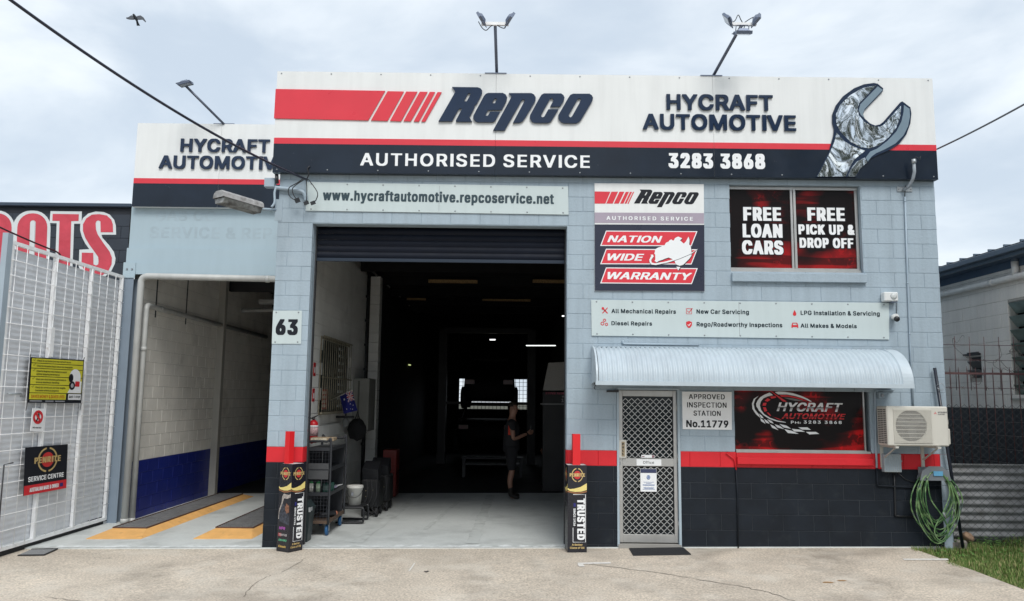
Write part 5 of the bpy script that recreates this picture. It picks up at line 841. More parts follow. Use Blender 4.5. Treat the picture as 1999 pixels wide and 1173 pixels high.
RP = {'R': [[(365,125),(925,132),(985,155),(1020,200),(1022,255),(1000,310),(905,490),(850,530),(858,570),(745,785),(800,882),(455,880),(448,855),(578,608),(560,588),(520,600),(490,640),(365,872),(70,872),(435,235),(430,210)], [(620,438),(718,262),(765,262),(768,285),(685,438)]],
 'e': [[(1150,255),(1470,255),(1535,290),(1565,355),(1550,430),(1450,622),(1150,625),(1095,730),(1105,750),(1130,755),(1150,740),(1195,662),(1410,662),(1320,830),(1290,870),(1240,890),(920,890),(865,865),(825,810),(830,745),(1060,320),(1100,275)], [(1232,478),(1290,375),(1335,372),(1342,395),(1295,480)]],
 'p': [[(1600,258),(2090,258),(2150,290),(2187,350),(2180,425),(1955,800),(1900,870),(1830,903),(1690,905),(1945,425),(1942,400),(1915,390),(1885,410),(1510,1070),(1260,1068),(1662,335),(1650,320)]],
 'c': [[(690,265),(1060,265),(1110,300),(1137,355),(1125,420),(1040,552),(825,553),(895,420),(890,385),(860,368),(825,380),(625,735),(630,770),(660,785),(695,770),(785,610),(1005,610),(870,835),(830,885),(775,905),(490,905),(430,880),(383,810),(385,740),(600,350),(640,290)]],
 'o': [[(1320,272),(1680,272),(1730,305),(1757,360),(1745,420),(1500,835),(1450,885),(1390,912),(1120,912),(1060,885),(1005,820),(1000,740),(1220,360),(1260,300)], [(1425,390),(1455,372),(1490,385),(1497,410),(1300,765),(1265,788),(1235,770),(1228,735)]]}
for k in 'co': RP[k] = [[(x+1675.5, y) for x, y in l] for l in RP[k]]
za = Z(850, 160, 11.17)
for k in 'Repco':
    L = [px2([za(*q) for q in l], SY) for l in RP[k]]; MB().shape(L, F.to3(.03), .0295).build('letter', navy_raised, sg)
def raised(parent, y, txt, x0, x1, yt, yb, font='B'):
    def each(L): MB().shape(L, facade(y).to3(.028), .0275).build('letter', navy_raised, parent)
    wpx(None, y, txt, font, x0, x1, yt, yb, each=each)
raised(sg, SY, 'HYCRAFT', 1300.6, 1508.2, 185.5, 216); raised(sg, SY, 'AUTOMOTIVE', 1254.6, 1553.2, 224.4, 255)
mb = MB(); wpx(mb, SY, 'AUTHORISED SERVICE', 'B', 703.2, 1151.3, 300.6, 326, off=.006, track=.08, thin=.012); wpx(mb, SY, '3283 3868', 'K', 1305, 1493.7, 299.7, 329, off=.006); mb.build('lettering', print_white, sg)
# spanner emblem
zw = Z(1560, 140, 5.1)
outl_ = [(165,1050),(290,800),(335,640),(342,575),(325,510),(325,430),(360,340),(430,250),(540,170),(640,130),(740,117),(775,125),(830,170),(827,200),(645,390),(630,430),(645,470),(700,520),(750,540),(795,530),(835,500),(1000,310),(1020,300),(1100,360),(1110,420),(1100,520),(1060,630),(990,720),(900,780),(780,830),(700,870),(620,950),(560,1050)]
em = MB().shape([px2([zw(*q) for q in outl_], SY)], F.to3(.022), .0215).build('spanner_emblem', mat('emblem_navy_edge', (.012, .025, .055), .2), sg)
mirror = bpy.data.materials.new('rippled_mirror_acrylic'); mirror.use_nodes = True; t = mirror.node_tree; b = t.nodes['Principled BSDF']
b.inputs['Base Color'].default_value = (.84, .88, .90, 1); b.inputs['Metallic'].default_value = 1; b.inputs['Roughness'].default_value = .05
n_ = t.nodes.new('ShaderNodeTexNoise'); n_.inputs['Scale'].default_value = 1.9; n_.inputs['Detail'].default_value = 1.5; n_.inputs['Distortion'].default_value = 1.6
g_ = t.nodes.new('ShaderNodeNewGeometry'); t.links.new(g_.outputs['Position'], n_.inputs['Vector'])
bn = t.nodes.new('ShaderNodeBump'); bn.inputs['Strength'].default_value = 1; bn.inputs['Distance'].default_value = .04; t.links.new(n_.outputs['Fac'], bn.inputs['Height']); t.links.new(bn.outputs[0], b.inputs['Normal'])
for p in ([(762,140),(590,320),(573,380),(588,440),(640,505),(720,548),(790,553),(832,535),(1005,345),(1000,440),(960,560),(880,660),(790,735),(690,767),(600,755),(500,700),(410,610),(365,530),(360,430),(400,340),(500,240),(620,170)],
          [(365,612),(440,695),(520,745),(600,775),(650,792),(600,830),(540,880),(500,950),(455,1048),(172,1048),(290,830),(345,700)],
          [(645,858),(672,905),(600,970),(552,1048),(475,1048),(515,960),(565,900)]):
    MB().shape([px2([zw(*q) for q in p], SY)], F.to3(.026), .0035).build('mirror_inlay', mirror, em)
gi = mat('emblem_grey_face', (.17, .24, .30), .35)
for p in ([(775,152),(825,188),(645,378),(628,425),(640,465),(605,435),(585,390),(602,330)], [(1035,338),(1090,375),(1095,450),(1075,550),(1030,640),(950,720),(850,775),(760,815),(712,850),(675,900),(655,860),(700,800),(770,770),(870,695),(960,600),(1010,500),(1030,410)]):
    MB().shape([px2([zw(*q) for q in p], SY)], F.to3(.026), .0035).build('grey_inlay', gi, em)
mb = MB()
for i in range(14): x = X0+.06+(X1-X0-.12)*i/13; vscrew(mb, x, ZT-.03, SY); vscrew(mb, x, ZB+.03, SY-.003)
mb.build('screws', screw, sg)
for px_ in (969, 1390):
    p = UY(px_, 147, SY); MB().box(p.x-.16, p.x+.14, SY-.01, SY+.1, ZT, ZT+.012).build('capping_plate', lamp_grey, sg)

def board(name, label, quad_px, y, th, mt, holes=0, cat='sign'):
    P = [UY(*q, y) for q in quad_px]
    c = sum(P, Vector())/4; t = thing(name, label, cat, (c.x, y, min(p.z for p in P)))
    mb = MB(); f = [(p.x, y, p.z) for p in P]; bk_ = [(p.x, y+th, p.z) for p in P]
    mb.add(f+bk_, [(0, 1, 2, 3), (4, 7, 6, 5)]+[(i, (i+1) % 4, 4+(i+1) % 4, 4+i) for i in range(4)]); mb.build('board', mt, t)
    if holes:
        mb = MB()
        for i in range(holes):
            u = (i+.15)/(holes-.7) if holes > 1 else .5; u = min(.985, max(.015, u))
            for a, b_, vv in ((P[0], P[1], -.025), (P[3], P[2], .025)): q = a.lerp(b_, u); vscrew(mb, q.x, q.z+vv, y)
        mb.build('screws', screw, t)
    return t
# ---- website board
t = board('website_sign', 'long pale grey board with the web address across the lintel of the garage bay', [(597.6, 355), (1109, 363.7), (1110, 418.8), (596.6, 411)], -.018, .012, board_pale, 8)
mb = MB(); a, b_ = UY(630, 390.8, -.018), UY(1081.3, 398.3, -.018); c = UY(700, 371.5, -.018); c2 = UY(700, 392, -.018)
write(mb, facade(-.018), 'www.hycraftautomotive.repcoservice.net', 'K', a.x, a.z, (c.z-c2.z)*.98, b_.x-a.x, off=.003, tilt=math.atan2(b_.z-a.z, b_.x-a.x)); mb.build('lettering', mat('dark_green_ink', (.02, .045, .06), .45), t)
MB().box(UY(857, 400, -.018).x-.002, UY(857, 400, -.018).x+.002, -.0195, -.0183, UY(857, 413, -.018).z+.01, UY(857, 361, -.018).z-.01).build('seam', screw, t)
# ---- warranty sign
z2 = Z(1120, 340, 3.45); y = -.018; F = facade(y)
t = board('warranty_sign', 'square white and navy board reading Nation Wide Warranty with a map of Australia', [z2(140, 60), z2(876, 66), z2(882, 788), z2(141, 786)], y, .012, white, 0)
def zq(mb, fn, y, pts, off): mb.shape([px2([fn(*q) for q in pts], y)], facade(y).to3(off))
mb = MB(); zq(mb, z2, y, [(141, 258), (877, 262), (877, 333), (141, 328)], .002); mb.build('mauve_band', mat('mauve_vinyl', (.36, .31, .38), .4), t)
mb = MB(); zq(mb, z2, y, [(141, 338), (879, 341), (881, 787), (142, 785)], .002); mb.build('navy_panel', mat('navy_vinyl', (.018, .022, .045), .3), t)
mb = MB()
for p in ([(141,116),(247,118),(213,198),(141,198)],[(254,118),(299,118),(262,198),(219,198)],[(308,118),(341,118),(303,198),(270,198)],[(350,119),(372,119),(335,198),(312,198)],[(379,119),(393,119),(355,198),(342,198)],[(399,119),(407,119),(369,199),(361,199)]): zq(mb, z2, y, p, .003)
mb.split('speed_stripe', red_vinyl, t)
mp2 = lambda X, Y: z2(405+(X-70)*(842-405)/(3432-70), 103+(Y-125)*(222-103)/(1070-125))
mb = MB()
for k in 'Repco': mb.shape([px2([mp2(*q) for q in l], y) for l in RP[k]], F.to3(.003))
mb.build('wordmark', print_black, t)
wm = MB(); zt(wm, z2, y, 'AUTHORISED SERVICE', 'B', 220, 802, 285, 311, off=.005, track=.3)
rm = MB()
for p in ([(217,380),(833,384),(793,485),(178,483)],[(217,502),(833,506),(793,608),(178,606)],[(217,628),(835,633),(795,740),(178,735)]):
    zq(wm, z2, y, p, .0035); (x0_, y0_), (x1_, y1_), (x2_, y2_), (x3_, y3_) = p
    zq(rm, z2, y, [(x0_+4, y0_+6), (x1_-9, y1_+6), (x2_-4, y2_-6), (x3_+9, y3_-6)], .0045)
zt(wm, z2, y, 'NATION', 'B', 225, 598, 414, 460, off=.006, slant=.28); zt(wm, z2, y, 'WIDE', 'B', 228, 475, 535, 582, off=.006, slant=.28); zt(wm, z2, y, 'WARRANTY', 'B', 228, 798, 661, 710, off=.006, slant=.28)
z4 = Z(1260, 450, 13.8)
AU = [(250,510),(330,465),(440,425),(510,400),(550,330),(620,300),(640,270),(690,240),(720,265),(760,270),(790,210),(840,180),(880,165),(985,210),(930,270),(1030,355),(1090,290),(1120,230),(1160,165),(1185,260),(1175,380),(1215,420),(1225,490),(1235,540),(1235,680),(1180,760),(1100,840),(1020,920),(980,935),(920,950),(830,920),(790,850),(780,800),(735,785),(700,760),(620,730),(520,760),(460,790),(360,820),(300,860),(240,820),(265,780),(260,650),(235,620),(255,570)]
TS = [(830,975),(940,985),(880,1080)]
SW = [(1425,485),(1230,600),(900,735),(500,845),(250,885),(165,865),(150,800),(210,710),(225,722),(200,650),(130,655),(152,682),(100,790),(110,860),(160,920),(280,932),(600,865),(900,765),(1240,622)]
sm_ = MB()
for p in (AU, TS): zq(sm_, z4, y, [(a_+16, b_+16) for a_, b_ in p], .0065); zq(wm, z4, y, p, .0085)
zq(sm_, z4, y, [(a_+2, b_+12) for a_, b_ in SW], .0095); zq(wm, z4, y, SW, .011)
rm.split('red_panel', red_vinyl, t); wm.build('lettering', print_white, t); sm_.build('map_shadow', print_black, t)
# ---- services board
y = -.018
t = board('services_sign', 'pale grey board listing mechanical repairs, servicing and inspections above the awning', [(1154, 585), (1735.5, 591), (1736, 662.6), (1155, 655)], y, .012, board_pale, 9)
mb = MB()
for s_, a, b_, yt, yb in (('All Mechanical Repairs', 1193.6, 1319.4, 603.4, 611.8), ('Diesel Repairs', 1193.6, 1272.8, 627.2, 635.2), ('New Car Servicing', 1359.7, 1462, 604.2, 612.8), ('Rego/Roadworthy Inspections', 1360, 1527, 629.4, 638), ('LPG Installation & Servicing', 1563, 1717.4, 607, 615.6), ('All Makes & Models', 1563, 1672.5, 632, 640)):
    wpx(mb, y, s_, 'B', a, b_, yt, yb, track=.05, thin=.008)
mb.build('lettering', ink_green, t)
mb = MB(); K = 1/144.
def ic(px_, py_): q = UY(px_, py_, y); return q.x, q.z
def st(pts, c, w): mb.shape([stroke([(c[0]+a*K, c[1]-b*K) for a, b in pts], w*K)], facade(y).to3(.003))
c = ic(1181, 606); st([(-5, 5.5), (5, -5.5)], c, 1.6); st([(-4, -4), (5, 5.5)], c, 2.2); mb.shape([ell(c[0]-4*K, c[1]+4*K, 2.6*K, 2.6*K, 10)], facade(y).to3(.004))
for a, b_, r_ in ((0, -5, 3), (-4, 1.5, 3.6), (4, 3, 3)): c = ic(1180+a, 630+b_); mb.shape(ring(c[0], c[1], r_*K, r_*K, 1.4*K, n=12), facade(y).to3(.003))
c = ic(1345, 607.5); st([(-5, -5), (5, -5), (5, 5), (-5, 5), (-5, -5.5)], c, 1.1); st([(-3, -1), (0, 2.5), (6.5, -6)], c, 1.6)
c = ic(1345, 633.5); mb.shape([[(c[0]+a*K, c[1]-b*K) for a, b in ((-5.5, -5), (0, -7), (5.5, -5), (5.5, 1), (3, 5), (0, 7), (-3, 5), (-5.5, 1))]], facade(y).to3(.003))
c = ic(1551, 611); mb.shape([[(c[0]+a*K, c[1]-b*K) for a, b in ((0, -6), (2.5, -1), (3.5, 2), (2.5, 4.5), (0, 5.5), (-2.5, 4.5), (-3.5, 2), (-2.5, -1))]], facade(y).to3(.003))
c = ic(1551.5, 635); mb.shape([[(c[0]+a*K, c[1]-b*K) for a, b in ((-6.5, 5), (-6.5, 0), (-4.5, -5), (4.5, -5), (6.5, 0), (6.5, 5), (4.5, 5), (4.5, 3.4), (-4.5, 3.4), (-4.5, 5))], [(c[0]+a*K, c[1]-b*K) for a, b in ((-4, -.6), (-3, -3.6), (3, -3.6), (4, -.6))]], facade(y).to3(.003))
mb.build('icons', print_red, t)
mb = MB(); c = ic(1345, 633.5); st([(-2.6, 0), (-.4, 2.5), (3, -2.5)], c, 1.3); mb.v = [(a, b-.002, c_) for a, b, c_ in mb.v]; mb.build('icon_tick', print_white, t)
MB().box(ic(1443, 620)[0]-.002, ic(1443, 620)[0]+.002, y-.0015, y-.0003, ic(1443, 656)[1], ic(1443, 589.5)[1]).build('seam', screw, t)
# ---- number and inspection signs
z6 = Z(240, 400, 3.666)
t = board('street_number_sign', 'small pale plate with black number 63 on the left pillar', [(533, 606), (589.5, 606), (587.5, 671), (530.5, 671)], -.01, .006, board_pale, 2)
mb = MB(); zt(mb, z6, -.01, '63', 'K', 1092, 1250, 817, 930); mb.build('lettering', print_black, t)
t = board('inspection_station_sign', 'small white approved inspection station plate beside the office door', [(1331.5, 764.3), (1428.4, 765), (1428.8, 839), (1332.7, 837.5)], -.012, .006, mat('bright_white_plate', (.88, .89, .90), .4, var=.01), 0)
mb = MB(); zt(mb, zd, -.012, 'APPROVED', 'B', 598, 770, 316, 341, track=.03, thin=.025); zt(mb, zd, -.012, 'INSPECTION', 'B', 590, 778, 355, 381, track=.03, thin=.025); zt(mb, zd, -.012, 'STATION', 'B', 621, 750, 395, 420, track=.03, thin=.025); zt(mb, zd, -.012, 'No.11779', 'B', 586, 787, 441, 475)
mb.build('lettering', print_black, t)
# ---- annex fascia
AY = 2.0
sg = thing('annex_fascia_sign', 'smaller white and navy fascia board set back above the ramp bay', 'sign', (-6, AY, 4.9))
a, b_ = UY(268, 240, AY), UY(258, 403, AY); ax0 = (a.x+b_.x)/2; at_, ab_ = a.z, b_.z; ax1 = XL-.01; r1, r0 = UY(262, 347.5, AY).z, UY(262, 357.5, AY).z
F = facade(AY); mid = UY(430, 300, AY).x
for p, q in ((ax0, mid), (mid, ax1)):
    MB().box(p+.0015, q-.0015, AY, AY+.09, ab_, at_).build('panel', white, sg)
    MB().box(p+.0015, q-.0015, AY-.003, AY-.0005, r0, r1).build('red_stripe', red_vinyl, sg)
    MB().box(p+.0015, q-.0015, AY-.003, AY-.0005, ab_, r0-.0005).build('navy_panel', navy, sg)
def raised2(txt, x0, yt, yb, w):
    A = UY(x0, yb, AY); T_ = UY(x0+60, yt, AY); B_ = UY(x0+60, yb, AY)
    write(None, F, txt, 'B', A.x, B_.z, T_.z-B_.z, w, each=lambda L: MB().shape(L, F.to3(.028), .0275).build('letter', navy_raised, sg))
WH = UY(1508.2, 216, SY).x-UY(1300.6, 216, SY).x; WA = UY(1553.2, 255, SY).x-UY(1254.6, 255, SY).x
raised2('HYCRAFT', 352.7, 271.5, 297.3, WH); raised2('AUTOMOTIVE', 310.8, 304.3, 330, WA)
p = UY(437, 240, AY); MB().box(p.x-.17, p.x+.17, AY, AY+.1, at_, at_+.012).build('capping_plate', lamp_grey, sg)
# ================================================================ ANNEX (ramp bay)
an = thing('ramp_bay_building', 'set back sheet clad bay with exposed steel post, cream block wall and blue dado', 'building', (-6, 2.1, 0))
LW = -6.97     # face of the block wall on the left of the bay
cl = MB(); lz = [UY(250, 480, 2.1).z, UY(250, 515, 2.1).z]
mb = MB(); mb.box(-7.2, XL-.005, 2.1, 2.16, 4.22, 4.93); mb.build('upper_cladding', annex_paint, an)
gh = MB(); z6 = Z(240, 400, 3.666)
write(gh, facade(2.1), 'SERVICE & REPAIRS', 'B', UY(291.8, 465, 2.1).x, UY(400, 465, 2.1).z, .185, 2.62, off=.002, track=.06)
write(gh, facade(2.1), 'GAS CO', 'B', UY(303, 432, 2.1).x, UY(400, 431, 2.1).z, .17, .98, off=.002, track=.06)
gh.build('faded_lettering', mat('ghost_sign_paint', (.345, .435, .492), .55, var=.08, vs=6), an)
MB().box(-7.21, XL-.005, 2.06, 2.14, 3.97, 4.215).build('cladding_flashing', annex_paint, an)
bz = UY(400, 540, 2.1).z
bm_ = MB(); bm_.box(-7.21, XL-.005, 2.03, 2.14, bz+.02, 3.965); bm_.build('steel_beam', annex_paint, an)
MB().box(-7.225, -7.03, 2.015, 2.028, 3.72, 3.97).build('end_plate', annex_paint, an)
bo = MB()
for x in (-7.16, -7.08): bo.lathe((x, 2.015, 3.86), [(.016, 0), (.016, .012)], 6, Vector((0, -1, 0)))
bo.build('bolts', screw, an)
post_m = mat('post_blue_grey', (.20, .25, .31), .5)
ps = MB(); ps.box(-7.2, -7.05, 2.03, 2.04, -.16, 3.72).box(-7.2, -7.05, 2.17, 2.18, -.16, 3.72).box(-7.13, -7.12, 2.04, 2.17, -.16, 3.72); ps.build('steel_post', post_m, an)
bluep = mat('blue_dado_paint', (.006, .018, .20), .45, var=.12, vs=2, bump=.2, bs=60)
def amat(u, z): return bluep if z < .8 else cream_block
blocks(an, (LW, 2.2, 0), (0, 1, 0), 0, 7.0, -.2, 4.4, 0, [], amat, limit=170, rest='far_blocks', seed=9)
MB().box(LW-.15, LW-.008, 2.2, 17.8, -.3, 4.4).build('block_wall_core', mat('bay_wall_core', (.13, .13, .12), .85), an)
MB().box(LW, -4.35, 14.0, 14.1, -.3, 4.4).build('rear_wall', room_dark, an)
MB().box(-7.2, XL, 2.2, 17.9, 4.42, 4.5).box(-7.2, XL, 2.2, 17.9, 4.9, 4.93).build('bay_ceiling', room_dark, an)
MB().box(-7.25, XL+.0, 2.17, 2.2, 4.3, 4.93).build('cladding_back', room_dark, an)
c = UX(412, 900, -6.97); MB().box(-6.97, -6.84, c.y-.07, c.y+.07, -.16, 4.2).build('inner_post', mat('cream_post', (.40, .39, .36), .6), an)
mb = MB()
for yy in (6.0, 9.0): mb.box(-6.95, XL, yy, yy+.12, 4.05, 4.4)
mb.split('roof_beam', dark_steel, an)
dk = MB()
for px_ in (306.5, 366): q = UX(px_, 560, LW); dk.box(LW, LW+.012, q.y-.012, q.y+.012, 3.15, 4.4)
dk.build('wall_strap', dark_steel, an)
# pvc pipes
def pipe(name, label, pts, r, m_=pvc, cat='pipe', clips=(), par=None):
    t = par or thing(name, label, cat, pts[0]); P = []
    pts = [Vector(p) for p in pts]
    for i, p in enumerate(pts):
        if 0 < i < len(pts)-1:
            a = (pts[i-1]-p); b = (pts[i+1]-p); k = min(2.2*r, a.length*.45, b.length*.45)
            p0, p1 = p+a.normalized()*k, p+b.normalized()*k
            for s in range(7): s_ = s/6; P.append(p0*(1-s_)**2+p*2*s_*(1-s_)+p1*s_**2)
        else: P.append(p)
    MB().tube(P, r, 12).build('pipe_run', m_, t)
    for c in clips:
        a, b = Vector(c[0]), Vector(c[1]); MB().tube([a, b], r*1.12, 12).build('pipe_collar', m_, t)
    return t
pA = UY(253, 1008, 1.98); ztop = UY(300, 539, 1.98).z
xA = UY(258, 800, 1.98).x
pipe('downpipe', 'cream pvc downpipe beside the ramp bay post, turning along under the beam', [(xA, 1.98, -.15), (xA, 1.98, ztop), (XL-.02, 1.98, ztop-.03)], .052, clips=[((xA, 1.98, -.1), (xA, 1.98, -.04)), ((XL-.75, 1.98, ztop-.025), (XL-.69, 1.98, ztop-.025))])
xB = UY(272, 800, 2.12).x; zB = UY(290, 595, 2.12).z
pipe('downpipe', 'second slimmer pvc pipe running into the ramp bay along its block wall', [(xB, 2.12, -.14), (xB, 2.12, zB), (LW+.07, 2.62, zB+.0), (LW+.07, 8.5, zB-.02)], .045, clips=[((xB, 2.12, -.14), (xB, 2.12, -.05)), ((xB, 2.12, 2.55), (xB, 2.12, 2.62)), ((LW+.07, 2.7, zB), (LW+.07, 2.78, zB))])
q0, q1 = UY(446, 607, 6.9), UY(535, 603, 6.9)
pipe('waste_pipe', 'short cream pipe crossing high inside the ramp bay', [(q0.x, 6.9, q0.z-.35), (q0.x, 6.9, q0.z), (q1.x+.6, 6.9, q1.z)], .05)
q = UY(515, 589, 6.5); lt = thing('ceiling_lamp', 'unlit batten lamp under the dark ramp bay ceiling', 'lamp', (q.x, 6.5, q.z)); MB().bbox(q.x-.1, q.x+.9, 6.45, 6.6, q.z-.03, q.z+.05, .01).build('batten', pvc, lt); MB().box(q.x-.1, q.x+.9, 6.47, 6.58, q.z-.05, q.z-.031).build('diffuser', pvc, lt)
# ramps
steel_dk = mat('ramp_tread_steel', (.36, .36, .365), .5, .6, var=.2, vs=9)
yel = mat('ramp_yellow_edge', (.74, .41, .14), .6, var=.1, vs=6, spots=[((.25, .15, .07), 7, .62, .76, .6)])
def ramp(label, xl, xr, y0, y1):
    g = gz((xl+xr)/2)+.016; t = thing('inspection_ramp', label, 'ramp', ((xl+xr)/2, y0, g), 'steel ramps on the bay floor')
    gx0, gx1, gy0, h = xl+.13, xr-.14, y0+.46, .07; gy1 = y1-.25
    mb = MB(); mb.add([(xl, y0, g+.002), (xr, y0, g+.002), (gx1, gy0, g+h), (gx0, gy0, g+h), (xl, y0, g-.01), (xr, y0, g-.01)], [(0, 1, 2, 3), (4, 5, 1, 0)]); mb.build('front_edge', yel, t)
    MB().add([(xr, y0, g+.002), (xr, y1, g+.002), (gx1, gy1, g+h), (gx1, gy0, g+h)], [(0, 1, 2, 3)]).build('side_edge', yel, t)
    MB().add([(xl, y0, g+.002), (xl, y1, g+.002), (gx0, gy1, g+h), (gx0, gy0, g+h)], [(0, 1, 2, 3)]).build('side_edge', mat('ramp_steel_edge', (.25, .24, .22), .6), t)
    MB().add([(xl, y1, g+.002), (xr, y1, g+.002), (gx1, gy1, g+h), (gx0, gy1, g+h)], [(0, 1, 2, 3)]).build('rear_edge', yel, t)
    mb = MB(); w = gx1-gx0; L = gy1-gy0; p = .088; zt_ = g+h+.001
    n = int((w+L)/p)
    for s_ in (0, 1):
        for i in range(1, n):
            d = i*p; a = (max(0, d-L), min(d, L)); b = (min(d, w), max(0, d-w))
            if s_: a = (w-a[0], a[1]); b = (w-b[0], b[1])
            A = Vector((gx0+a[0], gy0+a[1], zt_)); B = Vector((gx0+b[0], gy0+b[1], zt_))
            if (B-A).length < .03: continue
            dd = (B-A).normalized(); nn = Vector((-dd.y, dd.x, 0))*.0085
            mb.add([A+nn, A-nn, B-nn, B+nn, A+nn+Vector((0, 0, .008)), A-nn+Vector((0, 0, .008)), B-nn+Vector((0, 0, .008)), B+nn+Vector((0, 0, .008))], [(4, 5, 6, 7), (0, 1, 5, 4), (2, 3, 7, 6), (1, 2, 6, 5), (3, 0, 4, 7)])
    mb.build('tread_mesh', steel_dk, t, kind='stuff')
    mb = MB(); mb.box(gx0, gx1, gy0, gy1, g+.005, g+.03); mb.build('pit_plate', mat('ramp_pit', (.015, .015, .016), .8), t)
    mb = MB(); mb.bar((gx1, gy0, g+h+.008), (gx1, gy1, g+h+.008), .012, .02).bar((gx0, gy0, g+h+.008), (gx0, gy1, g+h+.008), .012, .02).bar((gx0, gy0, g+h+.008), (gx1, gy0, g+h+.008), .014); mb.build('tread_rim', mat('rusty_rim', (.10, .05, .035), .7), t)
ramp('yellow edged steel ramp along the blue wall of the ramp bay', -6.76, -6.01, .62, 5.4)
ramp('yellow edged steel ramp partly hidden behind the left garage pillar', -5.29, -4.49, .62, 5.4)

# ================================================================ LEFT NEIGHBOUR
nb = thing('neighbouring_shop_building', 'black painted block shopfront with huge red and white lettering behind the gate', 'building', (-9.5, 2.2, 0))
nblk = mat('neighbour_black_paint', (.022, .030, .044), .5, var=.15, bump=.2, bs=50)
NY = 2.2; nx1 = -7.235; ntop = UY(120, 397, NY).z
MB().box(-14, nx1, NY+.0075, NY+.2, -.3, ntop-.02).build('front_wall', mat('mortar_black', (.012, .016, .024), .7), nb)
blocks(nb, (0, NY, 0), (1, 0, 0), -10.6, nx1, 3.0, 4.8, -7.4, [], lambda x, z: nblk, limit=290, seed=12)
tz = UY(120, 404, NY).z
cap = MB(); cap.bbox(-14, nx1+.0, NY-.06, NY+.1, tz, ntop, .01); cap.build('capping', mat('neighbour_cap', (.035, .055, .085), .4), nb)
z7 = Z(0, 390, 6.9)
Sw = [(1565,470),(1562,350),(1540,270),(1480,200),(1400,165),(1290,157),(1190,185),(1120,245),(1082,330),(1080,410),(1105,500),(1150,590),(1205,665),(1070,672),(1062,900),(1110,1010),(1230,1062),(1400,1050),(1500,960),(1548,860),(1558,790),(1535,700),(1470,610),(1380,510),(1368,470)]
Sr = [(1525,437),(1522,330),(1500,265),(1440,212),(1340,193),(1240,200),(1165,250),(1120,330),(1120,420),(1150,510),(1210,610),(1290,720),(1325,770),(1330,830),(1325,870),(1295,885),(1262,870),(1258,715),(1105,712),(1100,870),(1150,970),(1250,1022),(1380,1015),(1460,960),(1505,870),(1510,780),(1480,700),(1400,590),(1320,470),(1295,400),(1290,320),(1300,290),(1325,277),(1355,290),(1358,437)]
Tw = [(682,152),(1105,157),(1100,322),(1000,322),(975,1012),(738,1012),(765,316),(668,312)]; Tr = [(712,190),(1065,195),(1060,285),(962,288),(942,975),(782,975),(805,285),(708,282)]
def O_(x0, x1, y0, y1, r): return [(a, b) for a, b in rounded(x0, x1, y0, y1, r, 7)]
sh = lambda L: [(x-(y-600)*.035+10, y) for x, y in L]
wm = MB(); rm = MB(); F = facade(NY)
def nbq(mb, loops, off): mb.shape([px2([z7(*q) for q in l], NY) for l in loops], F.to3(off))
nbq(wm, [Sw], .003); nbq(wm, [Tw], .0032)
nbq(wm, [sh(O_(155, 665, 145, 1015, 235)), sh(O_(395, 458, 285, 880, 30))], .0034); nbq(wm, [sh(O_(-345, 180, 143, 1015, 235)), sh(O_(-110, -50, 285, 880, 30))], .0036)
nbq(rm, [Sr], .006); nbq(rm, [Tr], .006)
nbq(rm, [sh(O_(218, 622, 183, 978, 190)), sh(O_(388, 464, 277, 888, 36))], .006); nbq(rm, [sh(O_(-300, 142, 183, 978, 190)), sh(O_(-117, -43, 277, 888, 36))], .006)
nbq(wm, [sh(O_(396, 456, 285, 880, 29))], .0065)
wm.split('lettering_outline', mat('mural_white', (.62, .66, .68), .6, var=.05, vs=3), nb)
rm.build('lettering', mat('mural_red', (.55, .055, .085), .6, var=.12, vs=3, spots=[((.42, .03, .05), 5, .52, .7, .6)]), nb)
p = UY(30, 620, NY); MB().box(p.x-.8, p.x-.08, NY-.003, NY, 2.75, 3.05).build('lower_lettering', MATS['mural_white'], nb)
def wire(name, label, pts, r, m_=black_plastic, cat='cable', par=None):
    mb = MB().tube(pts, r, 6); o = mb.build(name, m_, par)
    if par is None: tag(o, label, cat)
    return o
def catenary(a, b, sag, n=24):
    a, b = Vector(a), Vector(b); return [a.lerp(b, i/n)-Vector((0, 0, 4*sag*(i/n)*(1-i/n))) for i in range(n+1)]
wire('service_cable', 'thin dark cable running down across the red shop lettering', catenary(UY(-60, 414, .5), UY(108, 490, NY-.12), .02)+[UY(116, 495, NY-.08), UY(120, 503, NY-.04)], .013, mat('cable_maroon', (.05, .012, .018), .5))
wire('service_cable', 'lower thin dark cable at the left edge ending behind the gate post', catenary(UY(-40, 505, .8), UY(14, 529, NY-.05), .01), .010, MATS['cable_maroon'])

# ================================================================ GATE
GX = -7.20; gt = thing('yard_gate', 'tall white mesh gate backed with corrugated steel, swung open on the left', 'gate', (GX, .6, -.1))
gy0, gy1, gzb, gzt = -.87, 1.98, -.02, 3.70
cor = mat('weathered_corrugated_white', (.64, .665, .70), .5, 0, var=.06, vs=5, spots=[((.50, .51, .52), 4, .58, .78, .5)])
ys = [gy0+.04, .12, 1.05, gy1-.04]
for a, b in zip(ys[:-1], ys[1:]):
    mb = MB(); n = 4*50; vs = []
    for i in range(n+1):
        z = gzb+.01+(gzt-.05-gzb)*i/n; d = .0045*math.sin(2*math.pi*i/4.0) ; vs += [(GX-.035+d, a+.002, z), (GX-.035+d, b-.002, z)]
    mb.add(vs, [(2*i, 2*i+1, 2*i+3, 2*i+2) for i in range(n)], True); mb.build('corrugated_sheet', cor, gt)
for k, yy in enumerate((gy0+.03, .12, 1.05, gy1-.03)):
    MB().box(GX-.022, GX+.022, yy-.028, yy+.028, gzb, gzt).build('upright', white_steel, gt)
MB().box(GX-.022, GX+.022, gy0, gy1, gzt-.002, gzt+.045).build('top_rail', white_steel, gt)
MB().box(GX-.022, GX+.022, gy0, gy1, gzb-.045, gzb-.001).build('bottom_rail', white_steel, gt)
